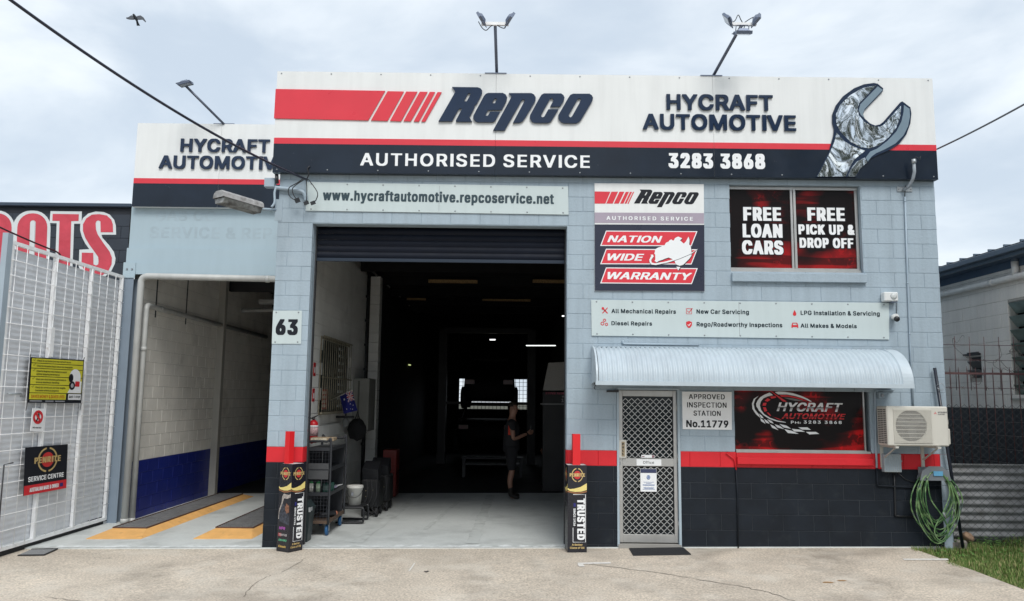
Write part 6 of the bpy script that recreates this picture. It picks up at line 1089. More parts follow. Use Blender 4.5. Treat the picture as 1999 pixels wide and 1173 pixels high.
MB().box(GX-.03, GX-.01, gy0+.12, gy1-.03, gzb-.15, gzb-.046).build('gap_shade_strip', black_rubber, gt)  # added black strip standing in for the shaded gap under the gate
MB().box(GX-.04, GX+.03, gy0-.10, gy0-.001, gzb-.06, gzt+.12).build('closing_stile', mat('stile_grey', (.33, .40, .46), .5), gt)
rg = random.Random(2)
for i in range(13):
    y = gy0+.09+(gy1-gy0-.15)*i/12+rg.uniform(-.008, .008); MB().tube([(GX+.03, y, gzb), (GX+.03+rg.uniform(-.003, .003), y+rg.uniform(-.01, .01), (gzb+gzt)/2), (GX+.03, y, gzt)], .0042, 6).build('mesh_wire', white_steel, gt)
for i in range(1, 19):
    z = gzb+(gzt-gzb)*i/19+rg.uniform(-.006, .006); MB().tube([(GX+.037, gy0, z), (GX+.037, (gy0+gy1)/2, z+rg.uniform(-.008, .008)), (GX+.037, gy1, z)], .0042, 6).build('mesh_wire', white_steel, gt)
q = UX(25, 769, GX+.06); MB().tube([(GX+.06, q.y-.1, q.z), (GX+.06, q.y+.16, q.z), (GX+.06, q.y+.17, q.z-.035)], .016, 8).build('slide_bolt', galv, gt)
q = UX(8, 907, GX+.06); MB().tube([(GX+.06, q.y+.17, q.z+.01), (GX+.06, q.y, q.z), (GX+.06, q.y, -.12)], .009, 8).build('drop_bolt', dark_steel, gt)
MB().box(GX+.026, GX+.04, .08, .17, 2.35, 2.75).build('rust_patch', white_steel, gt)
# signs hung on the gate (they face +x)
def gframe(y, z, off=.055): return Frame((GX+off, y, z), (0, 1, 0), (0, 0, 1))
def gate_board(name, label, c, m_, off=.05, tilt=0.0):   # c: px corners TL,TR,BR,BL
    P = [UX(a, b, GX+off) for a, b in c]; t = thing(name, label, 'sign', P[3])
    mb = MB(); f = [tuple(p) for p in P]; bk_ = [(p.x-.006, p.y, p.z) for p in P]
    mb.add(f+bk_, [(0, 1, 2, 3), (4, 7, 6, 5)]+[(i, (i+1) % 4, 4+(i+1) % 4, 4+i) for i in range(4)]); mb.build('board', m_, t)
    w = ((P[1]-P[0]).length+(P[2]-P[3]).length)/2; h = ((P[0]-P[3]).length+(P[1]-P[2]).length)/2
    def to3(x, y, d): # unit coordinates 0..1
        a = P[3].lerp(P[2], x); b = P[0].lerp(P[1], x); q = a.lerp(b, y); return Vector((q.x+d, q.y, q.z))
    return t, to3, w, h
class UF:   # frame-like wrapper over a bilinear board
    def __init__(s, f3, w, h): s.f3, s.w, s.h = f3, w, h
    def to3(s, off): return lambda x, y, d: s.f3(x/s.w, y/s.h, off+d)
def rectp(x0, x1, y0, y1): return [(x0, y0), (x1, y0), (x1, y1), (x0, y1)]
yellow = mat('yellow_print', (.60, .56, .035), .5)
t, f3, w, h = gate_board('brake_safety_sign', 'yellow and black checklist sign hanging on the white gate', [(60, 696.5), (164.5, 703), (158.5, 787), (53.5, 786)], print_black)
U = UF(f3, w, h); mb = MB()
rows = [(.895, .985), (.79, .88), (.62, .775), (.455, .605), (.25, .44)]; rows = [(.88, .975), (.765, .865), (.585, .75), (.405, .57), (.225, .39)]
for a, b_ in rows: mb.shape([rectp(.02*w, .98*w, a*h, b_*h)], U.to3(.002))
mb.shape([rectp(.02*w, .68*w, .075*h, .21*h)], U.to3(.002)); mb.build('yellow_panels', yellow, t)
mb = MB()
for i, s_ in enumerate(('Check for excessive tyre wear before it occurs', 'Check for excessive drag to reduce fuel consumption')): write(mb, U, s_, 'B', .11*w, (rows[i][0]+.03)*h, .038*h, (.62, .66)[i]*w, off=.004)
for i, (s_, s2) in enumerate((('Check for dangerous brake imbalance to ensure', 'optimal stopping performance'), ('Check your shock absorbers performance to', 'ensure maximum handling'), ('Check for correct axle and total weights.', 'Overloaded vehicles are dangerous'))):
    write(mb, U, s_, 'B', .11*w, (rows[2+i][0]+.095)*h, .038*h, .55*w, off=.004); write(mb, U, s2, 'B', .11*w, (rows[2+i][0]+.03)*h, .038*h, .42*w, off=.004)
for a, b_ in rows: mb.shape([stroke([(.045*w, (b_-.03)*h), (.06*w, (b_-.055)*h), (.085*w, (b_-.005)*h)], .006)], U.to3(.004))
mb.build('lettering', mat('olive_print', (.10, .10, .015), .5), t)
mb = MB(); write(mb, U, 'SAVES MONEY & SAVES LIVES', 'B', .05*w, .105*h, .07*h, .60*w, off=.004); mb.build('lettering', mat('orange_print', (.48, .16, .01), .5), t)
mb = MB(); mb.shape([ell(.83*w, .58*h, .115*w, .20*h)], U.to3(.004)); mb.shape([[(.70*w, .23*h), (.97*w, .23*h), (.97*w, .50*h), (.80*w, .5*h)]], U.to3(.0045)); mb.shape([rectp(.72*w, .975*w, .075*h, .205*h)], U.to3(.004)); mb.build('picture_panel', print_white, t)
mb = MB(); mb.shape([ell(.78*w, .40*h, .06*w, .10*h, 14)], U.to3(.006)); mb.shape([ell(.75*w, .57*h, .045*w, .10*h, 14)], U.to3(.0065)); write(mb, U, 'SAFE-T-STOP'.replace('-', ' '), 'B', .735*w, .115*h, .055*h, .225*w, off=.006); mb.build('picture_print', print_black, t, kind='stuff')
mb = MB(); mb.shape([rounded(.84*w, .93*w, .38*h, .50*h, .01, 3)], U.to3(.006)); mb.split('picture_print', print_red, t)
mb = MB(); mb.shape([ell(.78*w, .40*h, .03*w, .05*h, 14)], U.to3(.008)); mb.shape([rectp(.03*w, .24*w, .03*h, .05*h)], U.to3(.003)); mb.shape([rectp(.30*w, .45*w, .03*h, .05*h)], U.to3(.003)); mb.shape([rectp(.48*w, .66*w, .03*h, .05*h)], U.to3(.003)); mb.split('picture_print', mat('grey_print', (.35, .37, .40), .5), t)
mb = MB()
for a in (0, 1): q = f3(a, 1, 0); mb.tube([(q.x, q.y, q.z+.04), (q.x-.01, q.y, q.z-.0)], .005, 6); q = f3(a, 0, 0); mb.tube([(q.x, q.y, q.z), (q.x-.01, q.y, q.z-.1)], .004, 6)
mb.build('hook', dark_steel, t)
t, f3, w, h = gate_board('no_entry_sign', 'small white no entry sign with red crossed out walker on the gate', [(64, 796.5), (87, 798), (83, 842.5), (59.5, 841.5)], print_white)
U = UF(f3, w, h); mb = MB(); mb.shape(ring(.5*w, .62*h, .42*w, .30*h, .04), U.to3(.003)); mb.shape([stroke([(.24*w, .82*h), (.76*w, .42*h)], .035)], U.to3(.006)); mb.build('red_ring', print_red, t)
mb = MB(); mb.shape([ell(.52*w, .80*h, .06*w, .035*h, 10)], U.to3(.0045)); mb.shape([[(.42*w, .76*h), (.60*w, .76*h), (.62*w, .60*h), (.70*w, .42*h), (.62*w, .41*h), (.52*w, .56*h), (.40*w, .42*h), (.32*w, .43*h), (.44*w, .62*h)]], U.to3(.0045)); write(mb, U, 'NO ENTRY', 'B', .14*w, .13*h, .065*h, .72*w, off=.003); mb.build('lettering', print_black, t)
t, f3, w, h = gate_board('service_centre_sign', 'black red and gold oil service centre banner low on the white gate', [(50, 873.5), (132.5, 867), (129, 952.5), (46, 968)], print_black)
def penrite(par, U, cx_, cy_, k, on, ky=None):   # round emblem: red disc, gold laurel ring, gold name
    ky = ky or k; mb = MB(); mb.shape([ell(cx_, cy_, .26*k, .30*ky)], U.to3(on)); mb.build('emblem_disc', mat('emblem_red', (.50, .03, .03), .4), par)
    mb = MB()
    for a0, a1 in ((100, 172), (188, 262), (278, 352), (8, 80)): mb.shape([ell(cx_, cy_, .42*k, .50*ky, 10, a0, a1)+ell(cx_, cy_, .36*k, .43*ky, 10, a0, a1)[::-1]], U.to3(on))
    write(mb, U, 'PENRITE', 'K', cx_-.56*k, cy_-.11*ky, .24*ky, 1.12*k, off=on+.003); mb.build('emblem_gold', gold, par)
U = UF(f3, w, h)
mb = MB(); mb.shape([rectp(.0, w, 0, .20*h)], U.to3(.002)); mb.build('red_band', print_red, t)
penrite(t, U, .51*w, .70*h, .56*w, .003, .54*h)
mb = MB(); write(mb, U, 'SERVICE CENTRE', 'B', .08*w, .27*h, .105*h, .84*w, off=.003); write(mb, U, 'AUSTRALIAN MADE & OWNED', 'K', .12*w, .055*h, .085*h, .68*w, off=.004); mb.build('lettering', print_white, t)
mb = MB(); mb.shape([rectp(.83*w, .91*w, .06*h, .14*h)], U.to3(.004)); mb.build('flag_print', mat('flag_blue_print', (.02, .02, .16), .5), t)
t = thing('floor_mat', 'grey worn mesh mat lying in the dark gap beside the gate', 'mat', (-6.8, -.25, gz(-6.8)))
P = [UZ(62, 1073, -.13), UZ(112, 1073, -.13), UZ(86, 1085, -.13), UZ(35, 1085, -.13)]
mb = MB(); v = [(p.x, p.y, gz(p.x)+.012) for p in P]+[(p.x, p.y, gz(p.x)+.002) for p in P]; mb.add(v, [(0, 1, 2, 3), (0, 1, 5, 4), (1, 2, 6, 5), (2, 3, 7, 6), (3, 0, 4, 7)]); mb.build('mat_pad', mat('grey_mat', (.20, .205, .21), .9, fine=.3, fs=50), t)
mb = MB(); mb.bar(v[0], v[1], .03, .008).bar(v[1], v[2], .02, .008).bar(v[2], v[3], .03, .008); mb.build('mat_edge', black_rubber, t)
# ================================================================ AWNING
aw = thing('window_awning', 'pale blue corrugated curved steel awning over the office door and lower window', 'awning', (2.1, 0, 1.97))
awm = mat('awning_paint', (.47, .545, .60), .38, var=.06, vs=3, streak=.08, spots=[((.28, .33, .37), 2.2, .6, .8, .4)])
AX0, AX1, AD = .115, 4.05, .60; ztp = UY(1450, 681, 0).z; zbt = UY(1450, 751, -AD).z
def aprof(t, k=0.0):   # t 0 (wall top) .. 1 (front lip)
    a = R(90*t); return (-AD*math.sin(a)**.95 if t > 0 else -0.0, zbt+(ztp-zbt)*math.cos(a)**.75 if t < 1 else zbt)
def aprof(t, k=0.0):
    a = R(4+86*t); return (-.01-(AD-.01+k)*math.sin(a), zbt+.03+(ztp-zbt-.03+k)*math.cos(a))
mb = MB(); npt = 12; pitch = .0635; nc = int((AX1-AX0-.10)/pitch); nx = nc*6; vs = []
for i in range(nx+1):
    x = AX0+.02+(nc*pitch)*i/nx; k = .0125*math.cos(2*math.pi*i/6)
    for j in range(npt+1): y, z = aprof(j/npt, k); vs.append((x, y, z))
m_ = npt+1
mb.add(vs, [(i*m_+j, (i+1)*m_+j, (i+1)*m_+j+1, i*m_+j+1) for i in range(nx) for j in range(npt)], True); mb.build('corrugated_sheet', awm, aw)
for (xa, xb, nm) in ((AX0-.012, AX0+.012, 'end_panel'), (AX0+.02+nc*pitch-.01, AX1+.02, 'end_panel')):
    mb = MB(); L = [aprof(j/16, .012) for j in range(17)]; n = len(L)
    vs = [(x, y, z) for x in (xa, xb) for y, z in L]+[(x, 0, zbt) for x in (xa, xb)]+[(x, 0, L[0][1]) for x in (xa, xb)]
    mb.add(vs, [(j, j+1, n+j+1, n+j) for j in range(n-1)]+[tuple(range(n))+(2*n, 2*n+2), tuple(n+q for q in range(n))+(2*n+1, 2*n+3)]); mb.build(nm, awm, aw)
MB().box(AX0-.02, AX1+.025, -AD-.012, -AD+.03, zbt-.022, zbt+.03).build('front_trim', awm, aw)
MB().box(AX0+.08, AX1-.5, -.03, .0, ztp-.0, ztp+.022).build('top_flashing', wall_paint, aw)
mb = MB()
for x in (AX0+.5, 2.1, AX1-.6): mb.bar((x, -.02, zbt+.02), (x, -AD+.02, zbt+.01), .02)
mb.build('stay', awm, aw)
q = UY(1216, 668, -.02); qq = UY(1350, 674, -.02)
pipe('conduit', 'short painted conduit hooked on the wall just above the awning', [(q.x, -.02, q.z+.03), (q.x, -.02, ztp+.05), (qq.x+.1, -.02, ztp+.045)], .014, conduit_grey, 'conduit')
q = UY(1161, 757, -.05); wire('hanging_wire', 'short loose wire dangling under the left end of the awning', [(q.x, -.03, q.z+.06), (q.x+.01, -.04, q.z+.03), (q.x-.005, -.03, q.z), (q.x+.01, -.04, q.z-.02)], .006, dark_steel, 'wire')

# ================================================================ AIR CONDITIONER and the things under it
AF, AB = -.42, -.13
acx0, acx1 = UY(1732.5, 830, AF).x, UY(1852, 830, AF).x; acz1, acz0 = UY(1790, 793, AF).z, UY(1790, 871, AF).z
ac = thing('air_conditioner', 'cream outdoor air conditioner unit bracketed to the wall right of the awning', 'air conditioner', ((acx0+acx1)/2, -.27, acz0))
acm = mat('air_conditioner_enamel', (.60, .585, .53), .42, var=.03, streak=.06)
MB().bbox(acx0, acx1, AF, AB, acz0, acz1, .014).build('casing', acm, ac)
fcx, fcz = UY(1778, 831, AF).x, UY(1778, 831, AF).z; fr_ = .198
g0, g1 = UY(1744.5, 831, AF).x, UY(1819, 831, AF).x; ga_, gb_ = UY(1780, 798, AF).z, UY(1780, 864.5, AF).z
MB().shape([rectp(g0, g1, gb_, ga_), ell(fcx, fcz, fr_, fr_, 40)], facade(AF).to3(.012), .012).build('fan_surround', acm, ac)
MB().lathe((fcx, AF-.001, fcz), [(fr_-.004, 0), (fr_-.004, .001)], 40, Vector((0, -1, 0))).build('fan_opening', mat('fan_dark', (.10, .10, .10), .7), ac)
mb = MB()
for k in range(3):
    a = R(40+120*k); mb.obox((fcx+.09*math.cos(a), AF-.003, fcz+.09*math.sin(a)), (.085*math.cos(a), 0, .085*math.sin(a)), (0, .001, 0), (-.05*math.sin(a), 0, .05*math.cos(a)))
mb.lathe((fcx, AF-.002, fcz), [(.045, 0), (.045, .003)], 20, Vector((0, -1, 0))); mb.build('fan_blades', mat('fan_blade', (.16, .16, .16), .5), ac)
mb = MB(); x = g0+.01
while x < g1-.005: mb.box(x-.0016, x+.0016, AF-.018, AF-.0145, gb_+.01, ga_-.01); x += .0125
for i in range(9): z = gb_+.02+(ga_-gb_-.04)*i/8; mb.box(g0+.006, g1-.006, AF-.0145, AF-.012, z-.0028, z+.0028)
mb.build('fan_grille', acm, ac)
mb = MB()
for i in range(19):
    z = acz0+.03+(acz1-acz0-.06)*i/19
    for yy in (AF+.035, AF+.115, AF+.19): mb.box(acx0-.002, acx0-.0005, yy, yy+.065, z, z+.011)
mb.build('side_vents', mat('vent_dark', (.05, .05, .052), .7), ac)
mb = MB(); lx, lz_ = UY(1825.5, 804.5, AF).x, UY(1825.5, 806.5, AF).z; K = .011
for a in (90, 210, 330):
    c, s_ = math.cos(R(a)), math.sin(R(a)); mb.shape([[(lx, lz_), (lx+K*(c*.9-s_*.5), lz_+K*(s_*.9+c*.5)), (lx+K*1.8*c, lz_+K*1.8*s_), (lx+K*(c*.9+s_*.5), lz_+K*(s_*.9-c*.5))]], facade(AF).to3(.002))
mb.build('brand_mark', print_red, ac)
mb = MB(); a = UY(1831, 806, AF); b_ = UY(1848.5, 806, AF); write(mb, facade(AF), 'MITSUBISHI', 'B', a.x, a.z, .017, b_.x-a.x, off=.002); write(mb, facade(AF), 'ELECTRIC', 'B', a.x, a.z-.024, .015, (b_.x-a.x)*.75, off=.002); mb.build('lettering', mat('grey_lettering', (.12, .12, .13), .5), ac)
for x in (acx0+.1, acx1-.14):
    mb = MB(); mb.box(x-.02, x+.02, AF-.02, -.0, acz0-.028, acz0-.004).box(x-.02, x+.02, -.02, -.0, acz0-.30, acz0-.03); mb.bar((x, AF+.04, acz0-.03), (x, -.015, acz0-.2), .015); mb.build('bracket', mat('bracket_white', (.5, .49, .45), .5), ac)
MB().bbox(acx1-.001, acx1+.045, AF+.05, AB-.02, acz0+.02, acz0+.22, .01).bbox(acx1-.001, acx1+.03, AF+.05, AB-.02, acz0+.27, acz0+.34, .008).build('valve_cover', acm, ac)
# isolator and conduits
def box_thing(name, label, cat, px0, px1, py0, py1, y0, y1, m_, part='case', b=.006, extra=None):
    a, c = UY(px0, py0, y0), UY(px1, py1, y0); t = thing(name, label, cat, ((a.x+c.x)/2, y1, c.z))
    MB().bbox(a.x, c.x, y0, y1, c.z, a.z, b).build(part, m_, t)
    if extra: extra(t, a, c)
    return t
def iso(t, a, c):
    MB().lathe(((a.x+c.x)/2, -.07, (a.z+c.z)/2), [(.022, 0), (.018, .018)], 14, Vector((0, -1, 0))).build('dial', screw, t)
box_thing('isolator_switch', 'small grey isolator box on the wall under the right end of the awning', 'switch', 1716, 1728.5, 765.5, 778, -.07, 0, lamp_grey if False else conduit_grey, extra=iso)
def meter(t, a, c):
    mb = MB()
    for i in range(8): x = a.x+.02+(c.x-a.x-.04)*i/7; mb.box(x-.003, x+.003, -.094, -.0895, c.z+.02, a.z-.02)
    mb.build('rib', conduit_grey, t); MB().lathe((c.x+.012, -.05, c.z+.14), [(.014, -.01), (.014, .01)], 10, Vector((0, -1, 0))).build('catch', screw, t)
box_thing('meter_box', 'grey ribbed meter box below the air conditioner', 'box', 1725.5, 1761, 886, 922, -.09, 0, mat('meter_box_grey', (.34, .39, .42), .5), extra=meter)
zx = lambda px_, py_, y=-.018: UY(px_, py_, y)
pipe('conduit', 'thin painted conduit from the awning end down beside the isolator into the black base', [zx(1745, 761), zx(1708, 763), zx(1710, 870), zx(1711.5, 913)], .013, conduit_grey, 'conduit')
pipe('conduit', 'black conduit continuing along the black base behind the hose', [zx(1711.5, 914), zx(1713, 948), zx(1790, 952), zx(1835, 952)], .013, dado_black, 'conduit')
pipe('conduit', 'black conduit dropping from the meter box to the hose', [zx(1745, 922), zx(1747, 960), zx(1748, 1007), zx(1785, 1009)], .011, black_plastic, 'conduit')
pipe('conduit', 'thin black painted conduit running down the black base below the lower window', [zx(1437, 918), zx(1440, 970), zx(1441, 1070)], .010, dado_black, 'conduit')
pipe('conduit', 'short red painted conduit bend on the red band left of the lower window sill', [zx(1418, 884), zx(1434, 897), zx(1437, 917)], .010, band_red, 'conduit')
pipe('conduit', 'thin black lead looping from the meter box', [zx(1752, 922), zx(1768, 936), zx(1788, 942), zx(1812, 936)], .006, black_plastic, 'conduit')
# conduit running up the wall from behind the air conditioner to the service bracket
pipe('conduit', 'long vertical painted conduit on the right of the wall', [zx(1783, 800), zx(1777, 680), zx(1771, 520), zx(1766.5, 384)], .012, conduit_grey, 'conduit', clips=[(zx(1766.5, 394), zx(1766.5, 391)), (zx(1772, 551), zx(1772, 554)), (zx(1776, 650), zx(1776, 653))])
sp = thing('service_bracket', 'galvanised cable bracket and curved riser pipe at the top right of the wall', 'bracket', UY(1766, 370))
a, c = UY(1751, 364, -.01), UY(1781, 374, -.01); MB().box(a.x, c.x, -.012, -.0, c.z, a.z).build('plate', galv, sp)
mb = MB(); vscrew(mb, a.x+.02, (a.z+c.z)/2, -.012); vscrew(mb, c.x-.02, (a.z+c.z)/2, -.012); mb.build('bolts', screw, sp)
pts = [UY(1764, 371, -.03), UY(1774, 364, -.10), UY(1782, 350, -.17), UY(1785, 335, -.20), UY(1784, 318, -.22)]
MB().tube(pts, .022, 10).build('riser_pipe', mat('riser_grey', (.30, .34, .38), .5, spots=[((.14, .14, .14), 20, .55, .7, .6)]), sp)
MB().tube([UY(1784, 319, -.22), UY(1783.5, 311, -.22)], .03, 10).build('riser_cap', galv, sp)
wire('wire_tail', None, [UY(1783, 312, -.22), UY(1788, 306, -.24), UY(1793, 309, -.25), UY(1797, 305, -.26), UY(1795, 314, -.26)], .004, dark_steel, par=sp)
wire('wire_tail', None, [UY(1764, 371, -.03), UY(1768, 362, -.04), UY(1766, 350+34, -.02)], .006, black_plastic, par=sp)
wire('overhead_cable', 'thin overhead cable leaving the right end of the fascia', catenary(UY(1829, 291, -.05), UY(2130, 128, -3.0), .03), .011, mat('cable_grey', (.12, .13, .15), .5))
# sensor and camera
sn = thing('motion_sensor', 'white rectangular motion sensor box on the upper right wall', 'sensor', UY(1740, 590))
a, c = UY(1726, 569.5, -.11), UY(1754.5, 588, -.11); MB().bbox(a.x, c.x, -.11, -.0, c.z, a.z, .012).build('case', mat('white_plastic', (.70, .72, .72), .35), sn)
MB().lathe(((a.x+c.x)/2+.03, -.111, (a.z+c.z)/2+.005), [(.045, 0), (.035, .012), (.015, .018)], 20, Vector((0, -1, 0))).build('lens', mat('milky_lens', (.55, .58, .58), .3), sn)
MB().box(c.x-.09, c.x-.01, -.095, -.02, c.z-.012, c.z-.001).build('base', lamp_grey, sn)
MB().tube([UY(1751, 588, -.02), UY(1750.5, 612, -.02)], .004, 6).build('lead', black_plastic, sn)
cm = thing('security_camera', 'small white bullet camera with black front hanging below the sensor', 'camera', UY(1750, 620))
a, c = UY(1745.5, 614.5, -.12), UY(1756.5, 623, -.12); x_, z_ = (a.x+c.x)/2, (a.z+c.z)/2
MB().lathe((x_, .0, z_+.01), [(.02, -.0), (.034, .01), (.038, .10)], 16, Vector((0, -1, 0))).build('body', MATS['white_plastic'], cm)
MB().lathe((x_, -.10, z_-.02), [(.036, 0), (.036, .028), (.01, .04)], 16, Vector((0, -1, -.35))).build('lens', black_plastic, cm)
# hose hanger and hose
hh = thing('hose_hanger', 'grey metal hose hanger bolted to the right corner of the wall', 'hanger', UY(1815, 935))
hg = mat('hanger_grey', (.17, .19, .21), .5)
hp = UY(1808, 922, -.02); MB().bbox(hp.x-.10, hp.x+.12, -.03, -.0, hp.z-.09, hp.z+.07, .006).build('back_plate', hg, hh)
hc = Vector((hp.x+.04, -.02, hp.z-.06))
mb = MB(); n = 12
L = [(hc.x+.17*math.cos(R(180-180*i/n)), hc.z-.03+.13*math.sin(R(180-180*i/n))) for i in range(n+1)]
for i in range(n): mb.add([(L[i][0], -.02, L[i][1]), (L[i+1][0], -.02, L[i+1][1]), (L[i+1][0], -.17, L[i+1][1]), (L[i][0], -.17, L[i][1])], [(0, 1, 2, 3)])
mb.build('saddle', hg, hh); MB().shape([[(x, z) for x, z in [(hc.x-.20, hc.z-.03), (hc.x+.20, hc.z-.03), (hc.x+.17, hc.z+.09), (hc.x+.08, hc.z+.15), (hc.x-.08, hc.z+.15), (hc.x-.17, hc.z+.09)]]], facade(-.172).to3(0), .01).build('front_guard', hg, hh)
MB().box(hc.x-.03, hc.x+.09, -.186, -.183, hc.z+.03, hc.z+.09).build('brand_tag', mat('tag_blue', (.12, .35, .55), .4), hh)
mb = MB(); write(mb, facade(-.186), 'H', 'B', hc.x+.02, hc.z+.045, .02, .02, off=.002) if False else None
hose_m = bpy.data.materials.new('striped_garden_hose'); hose_m.use_nodes = True; t = hose_m.node_tree; b = t.nodes['Principled BSDF']; b.inputs['Roughness'].default_value = .35
g_ = t.nodes.new('ShaderNodeNewGeometry'); n_ = t.nodes.new('ShaderNodeTexNoise'); n_.inputs['Scale'].default_value = 7; n_.inputs['Detail'].default_value = 2; t.links.new(g_.outputs['Position'], n_.inputs['Vector'])
r_ = t.nodes.new('ShaderNodeValToRGB'); e = r_.color_ramp.elements; e[0].position = .42; e[0].color = (.05, .13, .045, 1); e[1].position = .55; e[1].color = (.19, .31, .13, 1); q_ = e.new(.66); q_.color = (.085, .12, .11, 1)
t.links.new(n_.outputs['Fac'], r_.inputs[0]); t.links.new(r_.outputs[0], b.inputs['Base Color'])
P = []; rg = random.Random(11); nl = 11
for k in range(nl):
    w_ = .10+.085*((k*7) % 5)/4+rg.uniform(-.015, .015); dpt = .66+.25*((k*3) % 4)/3+rg.uniform(-.03, .03); yk = -.055-.011*k; cx0 = hc.x+rg.uniform(-.02, .03)
    for i in range(28):
        a = 2*math.pi*i/28; s_, c_ = math.sin(a), math.cos(a)     # start on the saddle, down the right, up the left
        t_ = (1-c_)/2; z = hc.z+.115-dpt*t_-.03*(1-abs(s_))*(1 if c_ > 0 else 0); wid = .155*(1-t_)+w_*1.35*math.sin(math.pi*min(1, t_*.62+.05))*.95
        P.append((cx0+s_*wid+.01*t_, yk-.055*math.sin(math.pi*t_)+.006*rg.uniform(-1, 1)*t_, z))
hz = MB().tube(P, .0085, 7); ho = hz.build('garden_hose', hose_m); tag(ho, 'green and grey striped garden hose coiled over the wall hanger', 'hose')
P2 = [(hc.x-.12, -.19, hc.z+.02), (hc.x-.10, -.21, hc.z-.25), (hc.x+.02, -.22, hc.z-.45), (hc.x+.10, -.21, hc.z-.62), (hc.x+.05, -.21, hc.z-.78), (hc.x-.04, -.2, hc.z-.74), (hc.x-.06, -.2, hc.z-.62), (hc.x+.05, -.21, hc.z-.42), (hc.x+.15, -.2, hc.z-.2), (hc.x+.14, -.19, hc.z+.02)]
from mathutils.geometry import interpolate_bezier
def smooth(P, n=8):
    P = [Vector(p) for p in P]; o = []
    for i in range(len(P)-1):
        a, b, c, d = P[max(i-1, 0)], P[i], P[i+1], P[min(i+2, len(P)-1)]
        for k in range(n): t = k/n; o.append(.5*((2*b)+(c-a)*t+(2*a-5*b+4*c-d)*t*t+(3*b-a-3*c+d)*t**3))
    return o+[P[-1]]
MB().tube(smooth(P2), .0085, 7).build('loose_end', hose_m, ho)
MB().tube([(hc.x+.05, -.21, hc.z-.42), (hc.x+.08, -.21, hc.z-.50)], .014, 8).build('nozzle', mat('nozzle_grey', (.2, .22, .22), .4), ho)
# leaning black pole, brick
pp0, pp1 = UY(1880, 1070, -.10), UY(1824.5, 718, -.06)
pl = thing('leaning_pole', 'long black metal pole leaning against the right corner of the workshop', 'pole', pp0)
MB().tube([pp0, pp1], .021, 10).build('tube', mat('black_pole_paint', (.012, .016, .028), .35), pl)
MB().tube([UY(1828, 752, -.09), UY(1838, 748, -.10), UY(1846, 757, -.08), UY(1838, 762, -.1), UY(1829, 757, -.11)], .004, 6).build('tie_wire', galv, pl)
st_ = thing('stone', 'rounded brown stone at the foot of the leaning pole', 'stone', UY(1889, 1052, .05))
c = UY(1889, 1048, .12); mb = MB(); bm = bmesh.new(); bmesh.ops.create_icosphere(bm, subdivisions=3, radius=.075); rg = random.Random(1)
from mathutils import noise as mnoise
for v in bm.verts: v.co *= 1+.35*mnoise.noise(v.co*14); v.co.z *= .85
mb.add([c+v.co for v in bm.verts], [tuple(q.index for q in f.verts) for f in bm.faces], True); bm.free(); mb.build('rock', mat('brown_stone', (.26, .17, .11), .85, var=.3, vs=20, bump=.5), st_)
mb = MB(); c2 = UY(1868, 1062, .05); mb.bbox(c2.x-.1, c2.x+.12, .0, .12, -.02, .10, .02); o_ = mb.build('paver_offcut', mat('paver_grey', (.22, .20, .18), .9, bump=.4)); tag(o_, 'weathered grey paver offcut half in the grass beside the wall', 'paver')

# ================================================================ MASTS
def flood(par, c, d, s=.16, up=Vector((0, 0, 1))):
    """rectangular floodlight at c looking along d"""
    d = Vector(d).normalized(); u = d.cross(up).normalized(); v = u.cross(d); c = Vector(c)
    mb = MB(); mb.obox(c, u*s*.62, v*s*.48, d*s*.12)
    A = c-d*s*.12; B = c-d*s*.32
    vs = [A+u*s*.5*i+v*s*.38*j for i, j in ((-1, -1), (1, -1), (1, 1), (-1, 1))]+[B+u*s*.3*i+v*s*.2*j for i, j in ((-1, -1), (1, -1), (1, 1), (-1, 1))]
    mb.add(vs, [(4, 5, 6, 7)]+[(i, (i+1) % 4, 4+(i+1) % 4, 4+i) for i in range(4)])
    f = mb.build('floodlight', lamp_grey, par)
    MB().obox(c+d*s*.125, u*s*.5, v*s*.36, d*s*.01).build('lens', mat('flood_glass', (.35, .40, .46), .1, spec=.9), f)
    MB().tube([c+u*s*.66, c+u*s*.66-v*s*.7, c-u*s*.66-v*s*.7, c-u*s*.66], .006, 6).build('yoke', lamp_grey, f)
    return f
mast_m = mat('mast_galvanised', (.13, .15, .20), .45, .5)
t = thing('light_mast', 'straight roof mast with two floodlights above the middle of the big fascia', 'light mast', UY(969, 147, -.08), 'floodlight masts along the roof')
b0, b1 = UY(970, 152, -.02), UY(966.5, 44, -.55); MB().tube([b0, b1], .021, 10).build('mast_pole', mast_m, t)
a, c = UY(940, 43.5, -.55), UY(993, 45, -.55); MB().box(a.x, c.x, -.57, -.53, c.z-.035, a.z+.0).build('crossbar', white_steel, t)
flood(t, UY(939, 36, -.62), (-.75, .2, -.45), .145, Vector((.3, -.6, .7))); flood(t, UY(996, 37, -.62), (.75, .2, -.45), .145, Vector((-.3, -.6, .7)))
for l in ([(934, 42), (941, 54), (949, 59), (957, 52), (964, 47)], [(969, 47), (975, 52), (985, 55), (988, 48)]):
    MB().tube(smooth([UY(p, q, -.56) for p, q in l], 4), .006, 6).build('cable', black_plastic, t)
t = thing('light_mast', 'leaning roof mast with three floodlights near the right of the big fascia', 'light mast', UY(1390, 150, -.08), 'floodlight masts along the roof')
b0, b1, b2 = UY(1389, 154, -.02), UY(1438, 66, -.5), UY(1449, 48, -.55); MB().tube([b0, b1, b2], .021, 10).build('mast_pole', mast_m, t)
a, c = UY(1425, 44.5, -.55), UY(1476, 46, -.55); MB().box(a.x, c.x, -.57, -.53, c.z-.03, a.z+.0).build('crossbar', white_steel, t)
